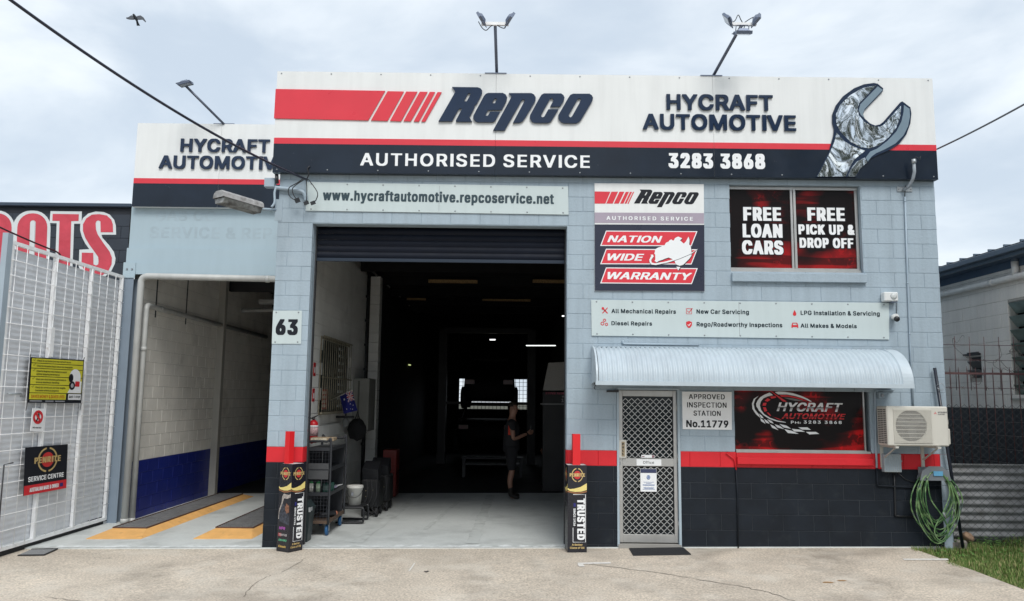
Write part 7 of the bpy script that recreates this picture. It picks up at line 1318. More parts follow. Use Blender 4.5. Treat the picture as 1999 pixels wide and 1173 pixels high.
flood(t, UY(1420, 38, -.62), (-.75, .2, -.45), .14, Vector((.3, -.6, .7))); flood(t, UY(1477, 38, -.62), (.75, .2, -.45), .14, Vector((-.3, -.6, .7))); flood(t, UY(1450, 64, -.62), (0, .35, -1), .17, Vector((0, -1, 0)))
MB().tube([UY(p, q, -.58) for p, q in ((1436, 62), (1437, 51), (1441, 49), (1459, 49), (1462, 52), (1461, 62))], .006, 6).build('hoop', mast_m, t)
for l in ([(1427, 44), (1435, 40), (1441, 29), (1446, 38), (1450, 45)], [(1452, 45), (1462, 38), (1472, 33), (1476, 36)], [(1450, 47), (1453, 53), (1447, 62)]):
    MB().tube(smooth([UY(p, q, -.56) for p, q in l], 4), .006, 6).build('cable', black_plastic, t)
t = thing('light_mast', 'short leaning roof mast with one floodlight over the smaller set back fascia', 'light mast', UY(437, 240, 1.95), 'floodlight masts along the roof')
MB().tube([UY(437, 242, 2.0), UY(363, 168, 1.5)], .02, 10).build('mast_pole', mast_m, t); flood(t, UY(362, 163.5, 1.45), (.25, .1, -1), .16, Vector((0, 1, .2)))

# ================================================================ SERVICE CABLES AT THE LEFT PILLAR
wire('overhead_cable', 'thick black overhead cable sweeping from the upper left down to the pillar top', catenary(UY(-110, -98, -4.6), UY(600, 351, -.18), .16, 40), .0145, mat('cable_black_blue', (.012, .016, .035), .4))
pc = thing('cable_entry_pipe', 'painted bent conduit pipe on the pillar top where the overhead cable arrives', 'pipe', UY(560, 372))
MB().tube(smooth([UY(537, 366, -.04), UY(575, 370, -.05), UY(590, 374, -.05), UY(596, 382, -.05), UY(597, 392, -.05)], 5), .026, 10).build('pipe_run', conduit_grey, pc)
MB().tube(smooth([UY(539, 366, -.05), UY(536, 376, -.06), UY(536, 395, -.07), UY(530, 404, -.08)], 5), .016, 8).build('pipe_run', conduit_grey, pc)
MB().tube([UY(599, 350, -.1), UY(603, 340, -.1), UY(600, 328, -.12), UY(605, 324, -.12)], .008, 6).build('hook', dark_steel, pc); MB().tube([UY(540, 340, -.05), UY(541, 358, -.05)], .025, 8).build('insulator', black_plastic, pc)
for l in ([(594, 347), (580, 357), (565, 366), (563, 378), (570, 387), (581, 392)], [(596, 349), (582, 358), (571, 368), (573, 380), (580, 390)], [(598, 350), (599, 372), (598, 396)], [(602, 350), (612, 363), (620, 377), (617, 390), (611, 396)]):
    pts = smooth([UY(p, q, -.13) for p, q in l], 5); MB().tube(pts, .0065, 6).build('drip_loop', black_plastic, pc)
    e_ = pts[-1]; MB().obox(e_, (.03, 0, .012), (0, .015, 0), (-.008, 0, .02)).build('connector', black_plastic, pc)
box_thing('junction_box', 'small pale grey junction box hanging left of the pillar top', 'box', 516, 535.5, 346.5, 364.5, -.02, .08, conduit_grey)
sl_ = thing('wall_lamp', 'long weathered twin tube lamp on a bent arm jutting left from the pillar', 'lamp', UY(500, 410, -.3))
A, B = UY(426, 385, -.75), UY(505, 408, -.25); d = (B-A).normalized(); L_ = (B-A).length; u = d.cross(Vector((0, 0, 1))).normalized(); v = u.cross(d)*-1; v = Vector((0, 0, 1)) if v.z < 0 else v
v = d.cross(u); v = -v if v.z < 0 else v
mb = MB(); M0 = (A+B)/2; prof = [(-.115, .0), (-.10, .06), (-.06, .09), (.06, .09), (.10, .06), (.115, .0)]
vs = [p+u*a+v*b for p in (A, B) for a, b in prof]; n = 6
mb.add(vs, [(i, i+1, n+i+1, n+i) for i in range(5)]+[(0, 1, 2, 3, 4, 5), (6, 7, 8, 9, 10, 11)]); mb.build('housing', mat('lamp_housing_weathered', (.36, .36, .36), .6, .3, var=.25, vs=12, spots=[((.12, .11, .10), 9, .5, .7, .7)]), sl_)
vs = [p+u*a+v*b for p in (A+d*.02, B-d*.02) for a, b in ((-.106, -.002), (-.08, -.07), (.08, -.07), (.106, -.002))]
mb = MB(); mb.add(vs, [(i, i+1, 5+i, 4+i) for i in range(3)]+[(0, 1, 2, 3), (4, 5, 6, 7)]); mb.build('diffuser', mat('dirty_acrylic', (.20, .205, .20), .2, var=.4, vs=10, spots=[((.05, .045, .04), 8, .48, .62, .8)]), sl_)
MB().tube([B-d*.02, UY(538, 409.5, -.0)], .018, 8).build('arm', conduit_grey, sl_)
# wall strap plate on pillar
MB().box(UY(538, 395).x, UY(552, 395).x, -.008, -.0015, UY(540, 431).z, UY(540, 389).z).build('cover_strip', wall_paint, ws)
# ================================================================ GUARD POSTS AND CARDBOARD WRAPS
def guard(label, pxc, pt, y, ang, wd):
    a = UY(pxc, pt, y); g = gz(a.x); r2 = Vector((math.cos(R(ang)), math.sin(R(ang)), 0)); r1 = Vector((r2.y, -r2.x, 0))
    t = thing('guard_post', label, 'bollard', (a.x, y, g), 'red guard posts at the garage bay'); MB().obox((a.x, y, (g+a.z)/2), r1*wd/2, r2*wd/2, (0, 0, (a.z-g)/2)).build('post', mat('guard_red', (.66, .012, .018), .4, var=.05, spots=[((.30, .006, .01), 8, .6, .75, .4)]), t); return t
swoosh_a = [(0,.735),(.10,.722),(.35,.728),(.65,.745),(1,.79),(1,.712),(.72,.694),(.40,.690),(.12,.700),(0,.715)]
def wrap(label, corner, ang, w, z0, z1, faces):
    """square cardboard sleeve; corner = nearest bottom corner; ang = heading of the face to the right"""
    c = Vector((corner.x, corner.y, 0)); ca = R(ang); r2 = Vector((math.cos(ca), math.sin(ca), 0)); r1 = Vector((math.sin(ca), -math.cos(ca), 0))
    t = thing('oil_display_sleeve', label, 'display sleeve', (c.x, c.y, z0)); A = c-r1*0
    P = [c, c+r2*w, c+r2*w-r1*w, c-r1*w]
    vs = [p+Vector((0, 0, z)) for z in (z0, z1) for p in P]
    MB().add(vs, [(0, 1, 5, 4), (1, 2, 6, 5), (2, 3, 7, 6), (3, 0, 4, 7)]).build('sleeve', mat('black_cardboard', (.010, .011, .018), .28, spec=.6), t)
    MB().add([p+Vector((0, 0, z1-.004)) for p in P], [(0, 1, 2, 3)]).build('sleeve_top', mat('cardboard_edge', (.55, .55, .55), .8), t)
    return t, [Frame(c-r1*w+Vector((0, 0, z0)), r1, (0, 0, 1)), Frame(c+Vector((0, 0, z0)), r2, (0, 0, 1))]
def face_common(t, U, w, h):
    penrite(t, U, .5*w, .885*h, .72*w, .002)
    mb = MB(); mb.shape([[(x*w, y*h) for x, y in swoosh_a]], U.to3(.002)); mb.build('swoosh', mat('oil_gold', (.75, .62, .22), .35), t)
    mb = MB(); mb.shape([[(x*w, (y-.012)*h) for x, y in [(0,.716),(.2,.702),(.45,.694),(.75,.700),(1,.715),(1,.700),(.7,.684),(.4,.680),(0,.700)]]], U.to3(.001)); mb.build('swoosh_edge', mat('oil_brown', (.30, .13, .05), .4), t)
def vtext(U, mb, s, font, xc, ytop, hgt, length, off=.003):   # reads top to bottom
    V = Frame(U.at(xc, ytop), -U.u, U.r); write(mb, V, s, font, 0, 0, hgt, length, off=off)
def trusted(t, U, w, h):
    mb = MB(); vtext(U, mb, 'TRUSTED', 'K', .50*w, .615*h, .40*w, .475*h); mb.v
    for seg in ([(.28*w, .66*h), (.93*w, .66*h), (.93*w, .115*h), (.28*w, .115*h), (.28*w, .28*h)],): mb.shape([stroke(seg, .007)], U.to3(.003))
    vtext(U, mb, 'SINCE 1926', 'B', .30*w, .50*h, .11*w, .20*h); mb.build('lettering', print_white, t)
    MB().shape([rectp(.30*w, .42*w, .52*h, .56*h)], U.to3(.003)).build('flag_print', MATS['flag_blue_print'], t)
    mb = MB(); write(mb, U, 'A Better', 'B', .22*w, .075*h, .022*h, .56*w, off=.003); write(mb, U, 'Class of Oil', 'B', .12*w, .04*h, .022*h, .76*w, off=.003); mb.build('lettering', gold, t)
zb_ = UY(563, 908, -.45).z; CL_ = UZ(563, 1078.5, gz(-3.8)+.005); CL_ = CL_+Vector((-.084+.061, .061+.094, 0))
t, (F1, F2) = wrap('black and gold oil display sleeve turned cornerwise round the left guard post', UZ(563, 1078.5, gz(-3.8)+.005), 57, .225, gz(-3.8)+.005, zb_, 2)
w, h = .225, zb_-gz(-3.8)-.005
face_common(t, F1, w, h); face_common(t, F2, w, h); trusted(t, F2, w, h)
mb = MB(); mb.shape([[(.30*w,.62*h),(.42*w,.655*h),(.85*w,.645*h),(.99*w,.66*h),(.99*w,.62*h),(.72*w,.60*h),(.45*w,.60*h),(.36*w,.55*h),(.12*w,.44*h),(.10*w,.36*h),(.05*w,.36*h),(.08*w,.46*h),(.28*w,.56*h)]], F1.to3(.002)); mb.build('engine_picture', mat('grey_car_print', (.32, .29, .27), .4, var=.5, vs=40), t)
mb = MB(); mb.shape([[(.1*w,.42*h),(.35*w,.55*h),(.6*w,.50*h),(.9*w,.40*h),(.95*w,.30*h),(.15*w,.34*h)]], F1.to3(.001)); mb.build('engine_picture', mat('car_print_dark', (.035, .04, .055), .3, var=.9, vs=30), t)
mb = MB(); mb.shape([[(.55*w,.49*h),(.68*w,.55*h),(.9*w,.52*h),(.92*w,.45*h),(.7*w,.43*h)]], F1.to3(.003)); mb.build('engine_picture', mat('car_print_brown', (.22, .10, .06), .4, var=.6, vs=60), t)
for s_, y_, col, f_ in (('HPR', .245, (.42, .10, .42), .50), ('TENTHS', .175, (.45, .42, .42), .66), ('ENVIRO', .115, (.12, .45, .26), .66), ('Classic', .045, (.62, .42, .12), .62)):
    mb = MB(); write(mb, F1, s_, 'B', .16*w, y_*h, .034*h if s_ == 'HPR' else .024*h, f_*w, off=.003, slant=.15); mb.build('lettering', mat('print_'+s_.lower(), col, .4), t)
MB().shape([rectp(.10*w, .36*w, .168*h, .205*h)], F1.to3(.002)).build('print_patch', mat('print_maroon', (.30, .03, .04), .4), t)
guard('red steel guard post in front of the left pillar of the garage bay', 566.5, 842, CL_.y, 57, .082)
c0 = UZ(1108, 1078, gz(-.2)+.005); c1 = UZ(1145, 1077, gz(0)+.005); zb2 = UY(1127, 908, c0.y).z
ang = math.degrees(math.atan2(c1.y-c0.y, c1.x-c0.x)); w2 = (c1-c0).length
t, (F1, F2) = wrap('black oil display sleeve facing the yard round the right guard post, reading Trusted', c0, 4, w2, gz(-.2)+.005, zb2, 2)
w, h = w2, zb2-gz(-.2)-.005
face_common(t, F2, w, h); trusted(t, F2, w, h); face_common(t, F1, w, h)
guard('red steel guard post in front of the right jamb of the garage bay', 1124.5, 847, c0.y+.125, 4, .098)

# ================================================================ THINGS IN THE GARAGE BAY
fl = lambda x: gz(x)+.016
trm = mat('trolley_grey', (.04, .043, .05), .5, .3, var=.15)
tx0, tx1, ty0, ty1 = -3.87, -3.50, .82, 1.85; g = fl(-3.7)
tr = thing('cage_trolley', 'dark grey four shelf cage trolley with blue wheels just inside the left pillar', 'trolley', (-3.7, 1.3, g))
zt_ = UY(643, 862, ty0).z
mb = MB()
for y in (ty0, ty1):
    mb.tube(smooth([(tx0, y, g+.16), (tx0, y, zt_-.05), (tx0+.06, y, zt_), (tx1-.06, y, zt_), (tx1, y, zt_-.05), (tx1, y, g+.16)], 5), .017, 8)
mb.split('frame', trm, tr)
shelf_z = [g+.20, g+.58, g+.92, zt_-.10]
for i, z in enumerate(shelf_z):
    MB().box(tx0+.01, tx1-.01, ty0+.01, ty1-.01, z-.012, z).box(tx0, tx1, ty0-.006, ty0+.006, z-.03, z+.02).box(tx1-.006, tx1+.006, ty0, ty1, z-.03, z+.02).build('shelf', mat('shelf_brown', (.10, .065, .045), .8) if i == 0 else trm, tr)
MB().box(tx0, tx1-.02, ty0-.012, ty0-.004, g+.78, g+.90).build('name_plate', mat('trolley_plate', (.07, .073, .078), .5), tr)
MB().box(tx0, tx1-.02, ty0-.010, ty0-.002, g+.92, g+1.0).build('name_plate', MATS['trolley_plate'], tr)
MB().box(tx0-.004, tx0+.004, ty0+.02, ty1-.02, g+.2, zt_-.1).build('side_panel', trm, tr); MB().box(tx0+.02, tx1-.02, ty1-.012, ty1-.006, g+.2, zt_-.1).build('end_panel', trm, tr)
mb = MB()
for za, zb in ((g+.22, g+.56), (g+.6, g+.77), (g+1.0, zt_-.12)):
    x = tx0+.03
    while x < tx1-.01: mb.box(x-.0018, x+.0018, ty0-.004, ty0, za, zb); mb.box(x-.0018, x+.0018, ty1, ty1+.004, za, zb); x += .045
    z = za
    while z < zb: mb.box(tx0, tx1, ty0-.008, ty0-.004, z-.0018, z+.0018); z += .05
mb.build('wire_cage', mat('cage_wire', (.07, .075, .09), .4, .5), tr, kind='stuff')
for x, y in ((tx0+.05, ty0+.08), (tx1-.03, ty0+.08), (tx0+.05, ty1-.1), (tx1-.03, ty1-.1)):
    wlr = .075; wz = g+wlr
    o_ = MB().lathe((x-.02, y, wz), [(.02, 0), (wlr-.01, .0), (wlr, .01), (wlr, .03), (wlr-.01, .04), (.02, .04)], 18, Vector((1, 0, 0))).build('wheel', mat('blue_wheel', (.015, .09, .22), .5), tr)
    MB().box(x-.03, x-.024, y-.02, y+.03, wz-.01, g+.185).box(x+.024, x+.03, y-.02, y+.03, wz-.01, g+.185).box(x-.03, x+.03, y-.03, y+.03, g+.18, g+.188).build('caster_fork', galv, o_)
def can(label, x, y, z, col, cap_col, r=.032, h=.16, name='spray_can', cat='spray can'):
    t = thing(name, label, cat, (x, y, z)); MB().lathe((x, y, z), [(r, 0), (r, h*.8), (r*.75, h*.86)], 14).build('body', mat(name+'_'+str(col[0]), col, .35), t); MB().lathe((x, y, z+h*.82), [(r*.8, 0), (r*.78, h*.2), (r*.5, h*.24)], 14).build('cap', mat('cap_'+str(cap_col[1]), cap_col, .4), t)
q = UY(617, 965, ty0+.08)
can('left white spray can with green cap on the middle trolley shelf', -3.775, ty0+.08, g+.58, (.60, .60, .56), (.03, .30, .08)); can('white and green spray can with green cap beside the first on the trolley', -3.68, ty0+.09, g+.58, (.36, .46, .34), (.03, .32, .09))
t = thing('parts_box', 'dark green parts box on the middle trolley shelf', 'box', (-3.58, 1.12, g+.58)); MB().bbox(-3.64, -3.52, 1.0, 1.22, g+.582, g+.70, .006).build('carton', mat('green_carton', (.02, .09, .07), .6), t); MB().box(-3.63, -3.53, .996, .9995, g+.61, g+.67).build('label_print', mat('faded_label', (.15, .22, .2), .6), t)
t = thing('paper_sheets', 'loose white and mauve papers on the middle trolley shelf', 'papers', (-3.6, 1.5, g+.58)); MB().obox((-3.60, 1.42, g+.60), (.07, .02, .02), (-.03, .12, 0), (0, 0, .002)).build('sheet', mat('paper_mauve', (.32, .30, .42), .7), t); MB().obox((-3.58, 1.6, g+.605), (.06, -.02, .01), (.03, .10, .01), (0, 0, .002)).build('sheet', print_white, t)
t = thing('timber_offcut', 'short weathered timber board with taped edge on top of the trolley', 'timber', (-3.65, 1.2, zt_)); MB().obox((-3.66, 1.06, zt_+.025), (.16, .02, 0), (-.01, .15, 0), (0, 0, .022)).build('plank', mat('old_timber', (.34, .26, .17), .85, var=.35, vs=25, bump=.4), t)
MB().obox((-3.70, .905, zt_+.026), (.11, .012, 0), (0, .004, 0), (0, 0, .016)).build('tape', mat('pale_tape', (.55, .50, .38), .7, var=.4, vs=40), t)
t = thing('power_tool', 'greasy power tool lying on the bottom trolley shelf', 'tool', (-3.6, 1.15, g+.2)); MB().tube([(-3.68, 1.1, g+.25), (-3.52, 1.3, g+.25)], [.03, .045], 10).tube([(-3.60, 1.2, g+.25), (-3.66, 1.26, g+.33)], .022, 8).build('tool_body', dark_steel, t); MB().lathe((-3.51, 1.31, g+.25), [(.03, 0), (.03, .02)], 10, Vector((.6, .8, 0))).build('chuck', mat('copper_end', (.45, .16, .09), .5), t)
# bin
bx, by_ = -3.755, .47; t = thing('swing_bin', 'dark green grey swing top rubbish bin behind the left pillar', 'bin', (bx, by_, fl(bx)))
gb = fl(bx); bm_ = mat('bin_plastic', (.022, .035, .038), .45)
def frust(mb, cx_, cy_, z0, z1, w0, d0, w1, d1): mb.add([(cx_+i*w, cy_+j*d, z) for z, w, d in ((z0, w0, d0), (z1, w1, d1)) for i, j in ((-1, -1), (1, -1), (1, 1), (-1, 1))], [(0, 1, 2, 3), (4, 5, 6, 7)]+[(i, (i+1) % 4, 4+(i+1) % 4, 4+i) for i in range(4)]); return mb
frust(MB(), bx, by_, gb, gb+.42, .085, .10, .115, .135).build('bin_body', bm_, t)
l_ = frust(frust(MB(), bx, by_, gb+.42, gb+.45, .125, .145, .125, .145), bx, by_, gb+.45, gb+.53, .118, .138, .06, .138).build('lid', bm_, t)
MB().box(bx+.10, bx+.128, by_-.1485, by_-.1455, gb+.40, gb+.46).box(bx+.1255, bx+.128, by_-.12, by_-.05, gb+.41, gb+.46).build('label', mat('bin_label', (.35, .37, .38), .5), t)
# fire extinguisher with red wall signs
ey, ex = 1.32, -3.885; ez = UX(606, 865, ex).z; t = thing('fire_extinguisher', 'red fire extinguisher with white label hanging inside the left pillar', 'fire extinguisher', (ex, ey, ez))
rdm = mat('extinguisher_red', (.55, .012, .02), .3)
MB().lathe((ex, ey, ez), [(.055, 0), (.07, .012), (.07, .26), (.06, .30), (.03, .33)], 20).build('cylinder', rdm, t)
MB().lathe((ex, ey, ez+.10), [(.0712, 0), (.0712, .14)], 20).build('label_print', mat('extinguisher_label', (.52, .34, .35), .5, var=.5, vs=60), t)
MB().lathe((ex, ey, ez+.225), [(.0716, 0), (.0716, .03)], 20).build('white_band', print_white, t)
MB().tube([(ex, ey, ez+.32), (ex, ey, ez+.37)], .02, 10).tube([(ex-.03, ey, ez+.36), (ex+.07, ey-.03, ez+.40)], .009, 6).tube(smooth([(ex-.02, ey, ez+.35), (ex-.08, ey-.05, ez+.36), (ex-.10, ey-.06, ez+.22), (ex-.08, ey-.05, ez+.08)], 5), .009, 6).build('valve_and_hose', black_plastic, t)
MB().box(ex-.05, ex-.02, ey+.065, ey+.085, ez-.02, ez+.3).box(-3.99, ex-.02, ey-.03, ey+.03, ez+.16, ez+.20).build('bracket', rdm, t)
for lab, y0, y1, p0, p1 in (('small red sign on the inner wall beside the pillar edge', 1.62, 1.75, 706, 733), ('red round topped sign on the inner wall above the extinguisher', 1.62, 1.75, 758, 784)):
    a = UX(606, p0, -3.99); b_ = UX(606, p1, -3.99); t = thing('fire_sign', lab, 'sign', (-3.99, y0, b_.z)); MB().box(-3.998, -3.992, y0, y1, b_.z, a.z).build('plate', rdm, t); MB().box(-3.9915, -3.990, y0+.03, y1-.03, b_.z+.05, a.z-.07).build('pictogram', print_white, t)
# barred louvre window on the inner wall
y0, y1 = 2.05, 4.25; z0, z1 = 1.62, 2.78
iw = MB().box(-3.997, -3.985, y0, y1, z0-.05, z0).box(-3.997, -3.985, y0, y1, z1, z1+.04).box(-3.997, -3.985, y0-.04, y0, z0-.05, z1+.04).build('barred_window', mat('bar_cream', (.30, .27, .20), .6, var=.3, vs=20), ws)
MB().box(-4.03, -4.02, y0, y1, z0, z1).build('dark_pane', mat('louvre_dark', (.02, .035, .035), .3), iw)
rg = random.Random(8)
for i in range(9):
    z = z0+.08+i*.125; MB().obox((-4.008, 3.62, z), (.008, 0, .0), (0, .16, 0), (0, 0, .022)).build('louvre_blade', mat('louvre_glass_bright', (.42, .45, .46), .25), iw)
for i in range(15):
    y = y0+.03+(y1-y0-.06)*i/14; MB().tube([(-3.955, y, z0-.04), (-3.955, y, z1+.06)], .007, 6).build('bar', MATS['bar_cream'], iw)
MB().bar((-3.945, y0-.04, 2.17), (-3.945, y1, 2.17), .02).bar((-3.945, y0-.04, z1+.04), (-3.945, y1, z1+.04), .018).bar((-3.945, y0-.04, z0-.02), (-3.945, y1, z0-.02), .03).build('cross_bar', MATS['bar_cream'], iw)
# poster behind bars, flag
t = thing('red_notice', 'red and white notice behind the lower window bars', 'notice', (-3.98, 2.3, 1.66)); MB().box(-3.978, -3.974, 2.16, 2.52, 1.66, 1.98).build('sheet', mat('red_notice', (.40, .08, .07), .7), t)
mb = MB()
for i in range(3):
    for j_ in range(4): mb.box(-3.9735, -3.972, 2.2+i*.11, 2.27+i*.11, 1.69+j_*.07, 1.735+j_*.07)
mb.build('notice_print', mat('notice_cream', (.5, .45, .38), .7), t)
fp = UY(645, 781, 2.9); fq = UY(689, 761, 2.65)
t = thing('flag', 'small blue Australian flag on a stick tied to the barred window', 'flag', fp)
MB().tube([fp, fq], .008, 6).build('stick', mat('flag_stick', (.50, .47, .42), .6), t)
C = [UY(663, 771, 2.8), UY(687, 762, 2.66), UY(698, 801, 2.6), UY(671, 808, 2.75)]
def fpt(u, v, off=0): a = C[0].lerp(C[1], u); b = C[3].lerp(C[2], u); q = a.lerp(b, v); return Vector((q.x, q.y+.012*math.sin(9*u+3*v)-off, q.z))
def fgrid(mb, u0, u1, v0, v1, n, off): mb.add([fpt(u0+(u1-u0)*i/n, v0+(v1-v0)*j/n, off) for j in range(n+1) for i in range(n+1)], [(j*(n+1)+i, j*(n+1)+i+1, (j+1)*(n+1)+i+1, (j+1)*(n+1)+i) for j in range(n) for i in range(n)], True)
mb = MB(); fgrid(mb, 0, 1, 0, 1, 10, 0); mb.build('cloth', mat('flag_blue', (.008, .012, .16), .7), t)
# canton is at the stick end on the right: cross pattern
mb = MB(); mr = MB()
def fstroke(m_, P, wd, off): 
    L = stroke(P, wd); m_.shape([L], lambda x, y, d: fpt(x, y, off))
u0, u1, v0, v1 = .52, .99, .02, .48
fstroke(mb, [(u0, v0), (u1, v1)], .07, .003); fstroke(mb, [(u1, v0), (u0, v1)], .07, .003); fstroke(mb, [((u0+u1)/2, v0), ((u0+u1)/2, v1)], .13, .004); fstroke(mb, [(u0, (v0+v1)/2), (u1, (v0+v1)/2)], .13, .004)
fstroke(mr, [((u0+u1)/2, v0), ((u0+u1)/2, v1)], .07, .006); fstroke(mr, [(u0, (v0+v1)/2), (u1, (v0+v1)/2)], .07, .006); fstroke(mr, [(u0, v0), (u1, v1)], .025, .0055); fstroke(mr, [(u1, v0), (u0, v1)], .025, .0055)
def star(m_, u, v, r, n=7): m_.shape([[(u+(r if i % 2 == 0 else r*.45)*math.cos(math.pi*i/n), v+(r if i % 2 == 0 else r*.45)*math.sin(math.pi*i/n)*.8) for i in range(2*n)]], lambda x, y, d: fpt(x, y, .005))
star(mb, .28, .30, .09); star(mb, .62, .60, .045); star(mb, .80, .70, .045); star(mb, .30, .80, .045); star(mb, .68, .88, .045); star(mb, .55, .84, .03)
mb.build('white_emblem', print_white, t); mr.build('red_emblem', mat('flag_red', (.5, .02, .04), .6), t)
# grey wall cabinet, black rag bag, shelf
a, c = UY(689, 738, 4.7), UY(718, 842, 4.7)
t = thing('steel_cabinet', 'tall pale grey steel cabinet against the inner wall beyond the barred window', 'cabinet', ((a.x+c.x)/2, 5, c.z)); MB().bbox(-3.99, c.x, 4.7, 5.4, c.z, a.z, .008).build('cabinet_body', mat('cabinet_grey', (.25, .25, .23), .6, var=.1), t); MB().box(-3.90, -3.87, 4.69, 4.699, c.z+.05, a.z-.05).build('door_gap', mat('cabinet_gap', (.10, .10, .09), .7), t)
bt = mat('black_cloth', (.012, .012, .014), .9)
def blob(name, label, cat, c, r, m_, seed=0, part='bag', fl_=.3, par=None):
    bm = bmesh.new(); bmesh.ops.create_icosphere(bm, subdivisions=3, radius=1); vs = []
    for v in bm.verts: k = 1+fl_*mnoise.noise(v.co*1.8+Vector((seed, seed, 0))); vs.append((c[0]+v.co.x*k*r[0], c[1]+v.co.y*k*r[1], c[2]+v.co.z*k*r[2]))
    mb = MB().add(vs, [tuple(q.index for q in f.verts) for f in bm.faces], True); bm.free()
    t = par or thing(name, label, cat, (c[0], c[1], c[2]-r[2])); mb.build(part, m_, t); return t
q = UY(697, 838, 4.0); t = blob('work_bag', 'black bulging bag hanging below the flag in the bay', 'bag', (q.x, 4.0, q.z), (.16, .14, .20), bt, 3); MB().tube([(q.x-.05, 4.0, q.z+.15), (q.x, 4.0, q.z+.32), (q.x+.05, 4.0, q.z+.15)], .012, 6).build('strap', bt, t)
q = UY(674, 825, 3.6); t = thing('air_regulator', 'grey air line regulator on the wall below the flag', 'regulator', (q.x, 3.6, q.z-.1)); MB().lathe((q.x, 3.6, q.z-.08), [(.03, 0), (.05, .02), (.05, .13), (.03, .16)], 12).build('bowl', mat('regulator_grey', (.20, .21, .21), .4), t); MB().tube([(q.x-.2, 3.6, q.z+.1), (q.x+.15, 3.6, q.z+.1)], .02, 8).tube([(q.x, 3.6, q.z+.05), (q.x, 3.6, q.z+.22)], .018, 8).build('pipe_fitting', dark_steel, t)
# white bucket on a low black dolly
q = UY(692, 985, 2.05); bxx = q.x; bz = q.z; t = thing('bucket', 'white plastic bucket standing on a low black frame beside the trolley', 'bucket', (bxx, 2.05, bz))
MB().lathe((bxx, 2.05, bz), [(.095, 0), (.118, .25), (.128, .255), (.128, .285), (.12, .29)], 24).build('pail', mat('white_bucket', (.58, .58, .55), .45), t)
MB().lathe((bxx, 2.05, bz+.286), [(.128, 0), (.12, .012), (.02, .012)], 24).build('lid', MATS['white_bucket'], t)
mb = MB(); mb.tube([(bxx+.118*math.cos(a), 2.05+.118*math.sin(a)-.01, bz+.22-.10*abs(math.sin(a))) for a in [math.pi*(1+i/10) for i in range(11)]], .004, 6); mb.build('handle', dark_steel, t)
MB().box(bxx-.03, bxx+.0, 1.925, 1.93, bz+.15, bz+.20).build('print', mat('bucket_print', (.2, .22, .25), .5), t)
g = fl(bxx); t = thing('tubular_stand', 'low black bent tube stand carrying the white bucket', 'stand', (bxx, 2.1, g))
mb = MB()
for y in (1.9, 2.3): mb.tube(smooth([(bxx-.25, y, g+.02), (bxx+.12, y, g+.02), (bxx+.17, y, g+.06), (bxx+.17, y, bz-.06), (bxx+.12, y, bz-.03), (bxx-.25, y, bz-.03)], 5), .016, 8)
mb.box(bxx-.22, bxx+.15, 1.9, 2.3, bz-.02, bz-.003).build('frame', black_plastic, t)
# black machines along the wall
mach = mat('machine_black', (.004, .0045, .006), .5, var=.3, vs=6)
def machine(label, px0, px1, pt, pb, y, depth):
    a, c = UY(px0, pt, y), UY(px1, pb, y); g = fl(a.x); t = thing('service_machine', label, 'machine', ((a.x+c.x)/2, y+depth/2, g))
    MB().bbox(a.x, c.x, y, y+depth, g+.14, a.z-.25, .03).build('cabinet_body', mach, t); MB().obox(((a.x+c.x)/2, y+.14, a.z-.13), ((c.x-a.x)/2-.02, 0, 0), (0, .14, .06), (0, -.04, .10)).build('control_panel', mat('panel_dark', (.012, .013, .016), .4), t)
    for x in (a.x+.04, c.x-.04):
        for yy in (y+.06, y+depth-.06): MB().lathe((x-.02, yy, g+.08), [(.02, 0), (.08, 0), (.08, .04), (.02, .04)], 16, Vector((1, 0, 0))).build('wheel', black_rubber, t)
    mb = MB()
    for k in range(3): x = a.x+(c.x-a.x)*(.3+.25*k); mb.tube(smooth([(x, y-.01, a.z-.25), (x+.03, y-.05, a.z-.5), (x-.04, y-.04, a.z-.7), (x+.05, y-.03, a.z-.8)], 4), .012, 6)
    mb.build('hose', black_rubber, t)
    mb = MB(); rg = random.Random(int(px0)); 
    for k in range(5): x = a.x+rg.uniform(.05, max(.06, c.x-a.x-.05)); z = a.z-.25-rg.uniform(.05, .3); mb.box(x, x+rg.uniform(.01, .03), y-.006, y-.001, z, z+.012)
    mb.build('label_print', mat('machine_marks', (.25, .22, .14), .5), t, kind='stuff')
machine('black service machine on wheels behind the white bucket', 706, 738, 905, 1012, 2.6, .5)
machine('second black service machine deeper along the left side of the bay', 722, 758, 898, 1000, 3.3, .5)
a, c = UY(748, 878, 4.9), UY(772, 968, 4.9); g = fl(a.x); t = thing('trolley_jack', 'dark red upright tool chest against the left side deep in the bay', 'tool chest', ((a.x+c.x)/2, 5, g)); MB().bbox(a.x, c.x, 4.9, 5.3, g+.05, a.z, .01).build('chest', mat('tool_red', (.13, .010, .008), .35, var=.2), t)
for i in range(4): z = g+.12+i*.14; MB().box(a.x+.02, c.x-.02, 4.89, 4.899, z, z+.12).build('drawer', MATS['tool_red'], t)
t.name = 'tool_chest'; LOC[t.name] = LOC['trolley_jack']

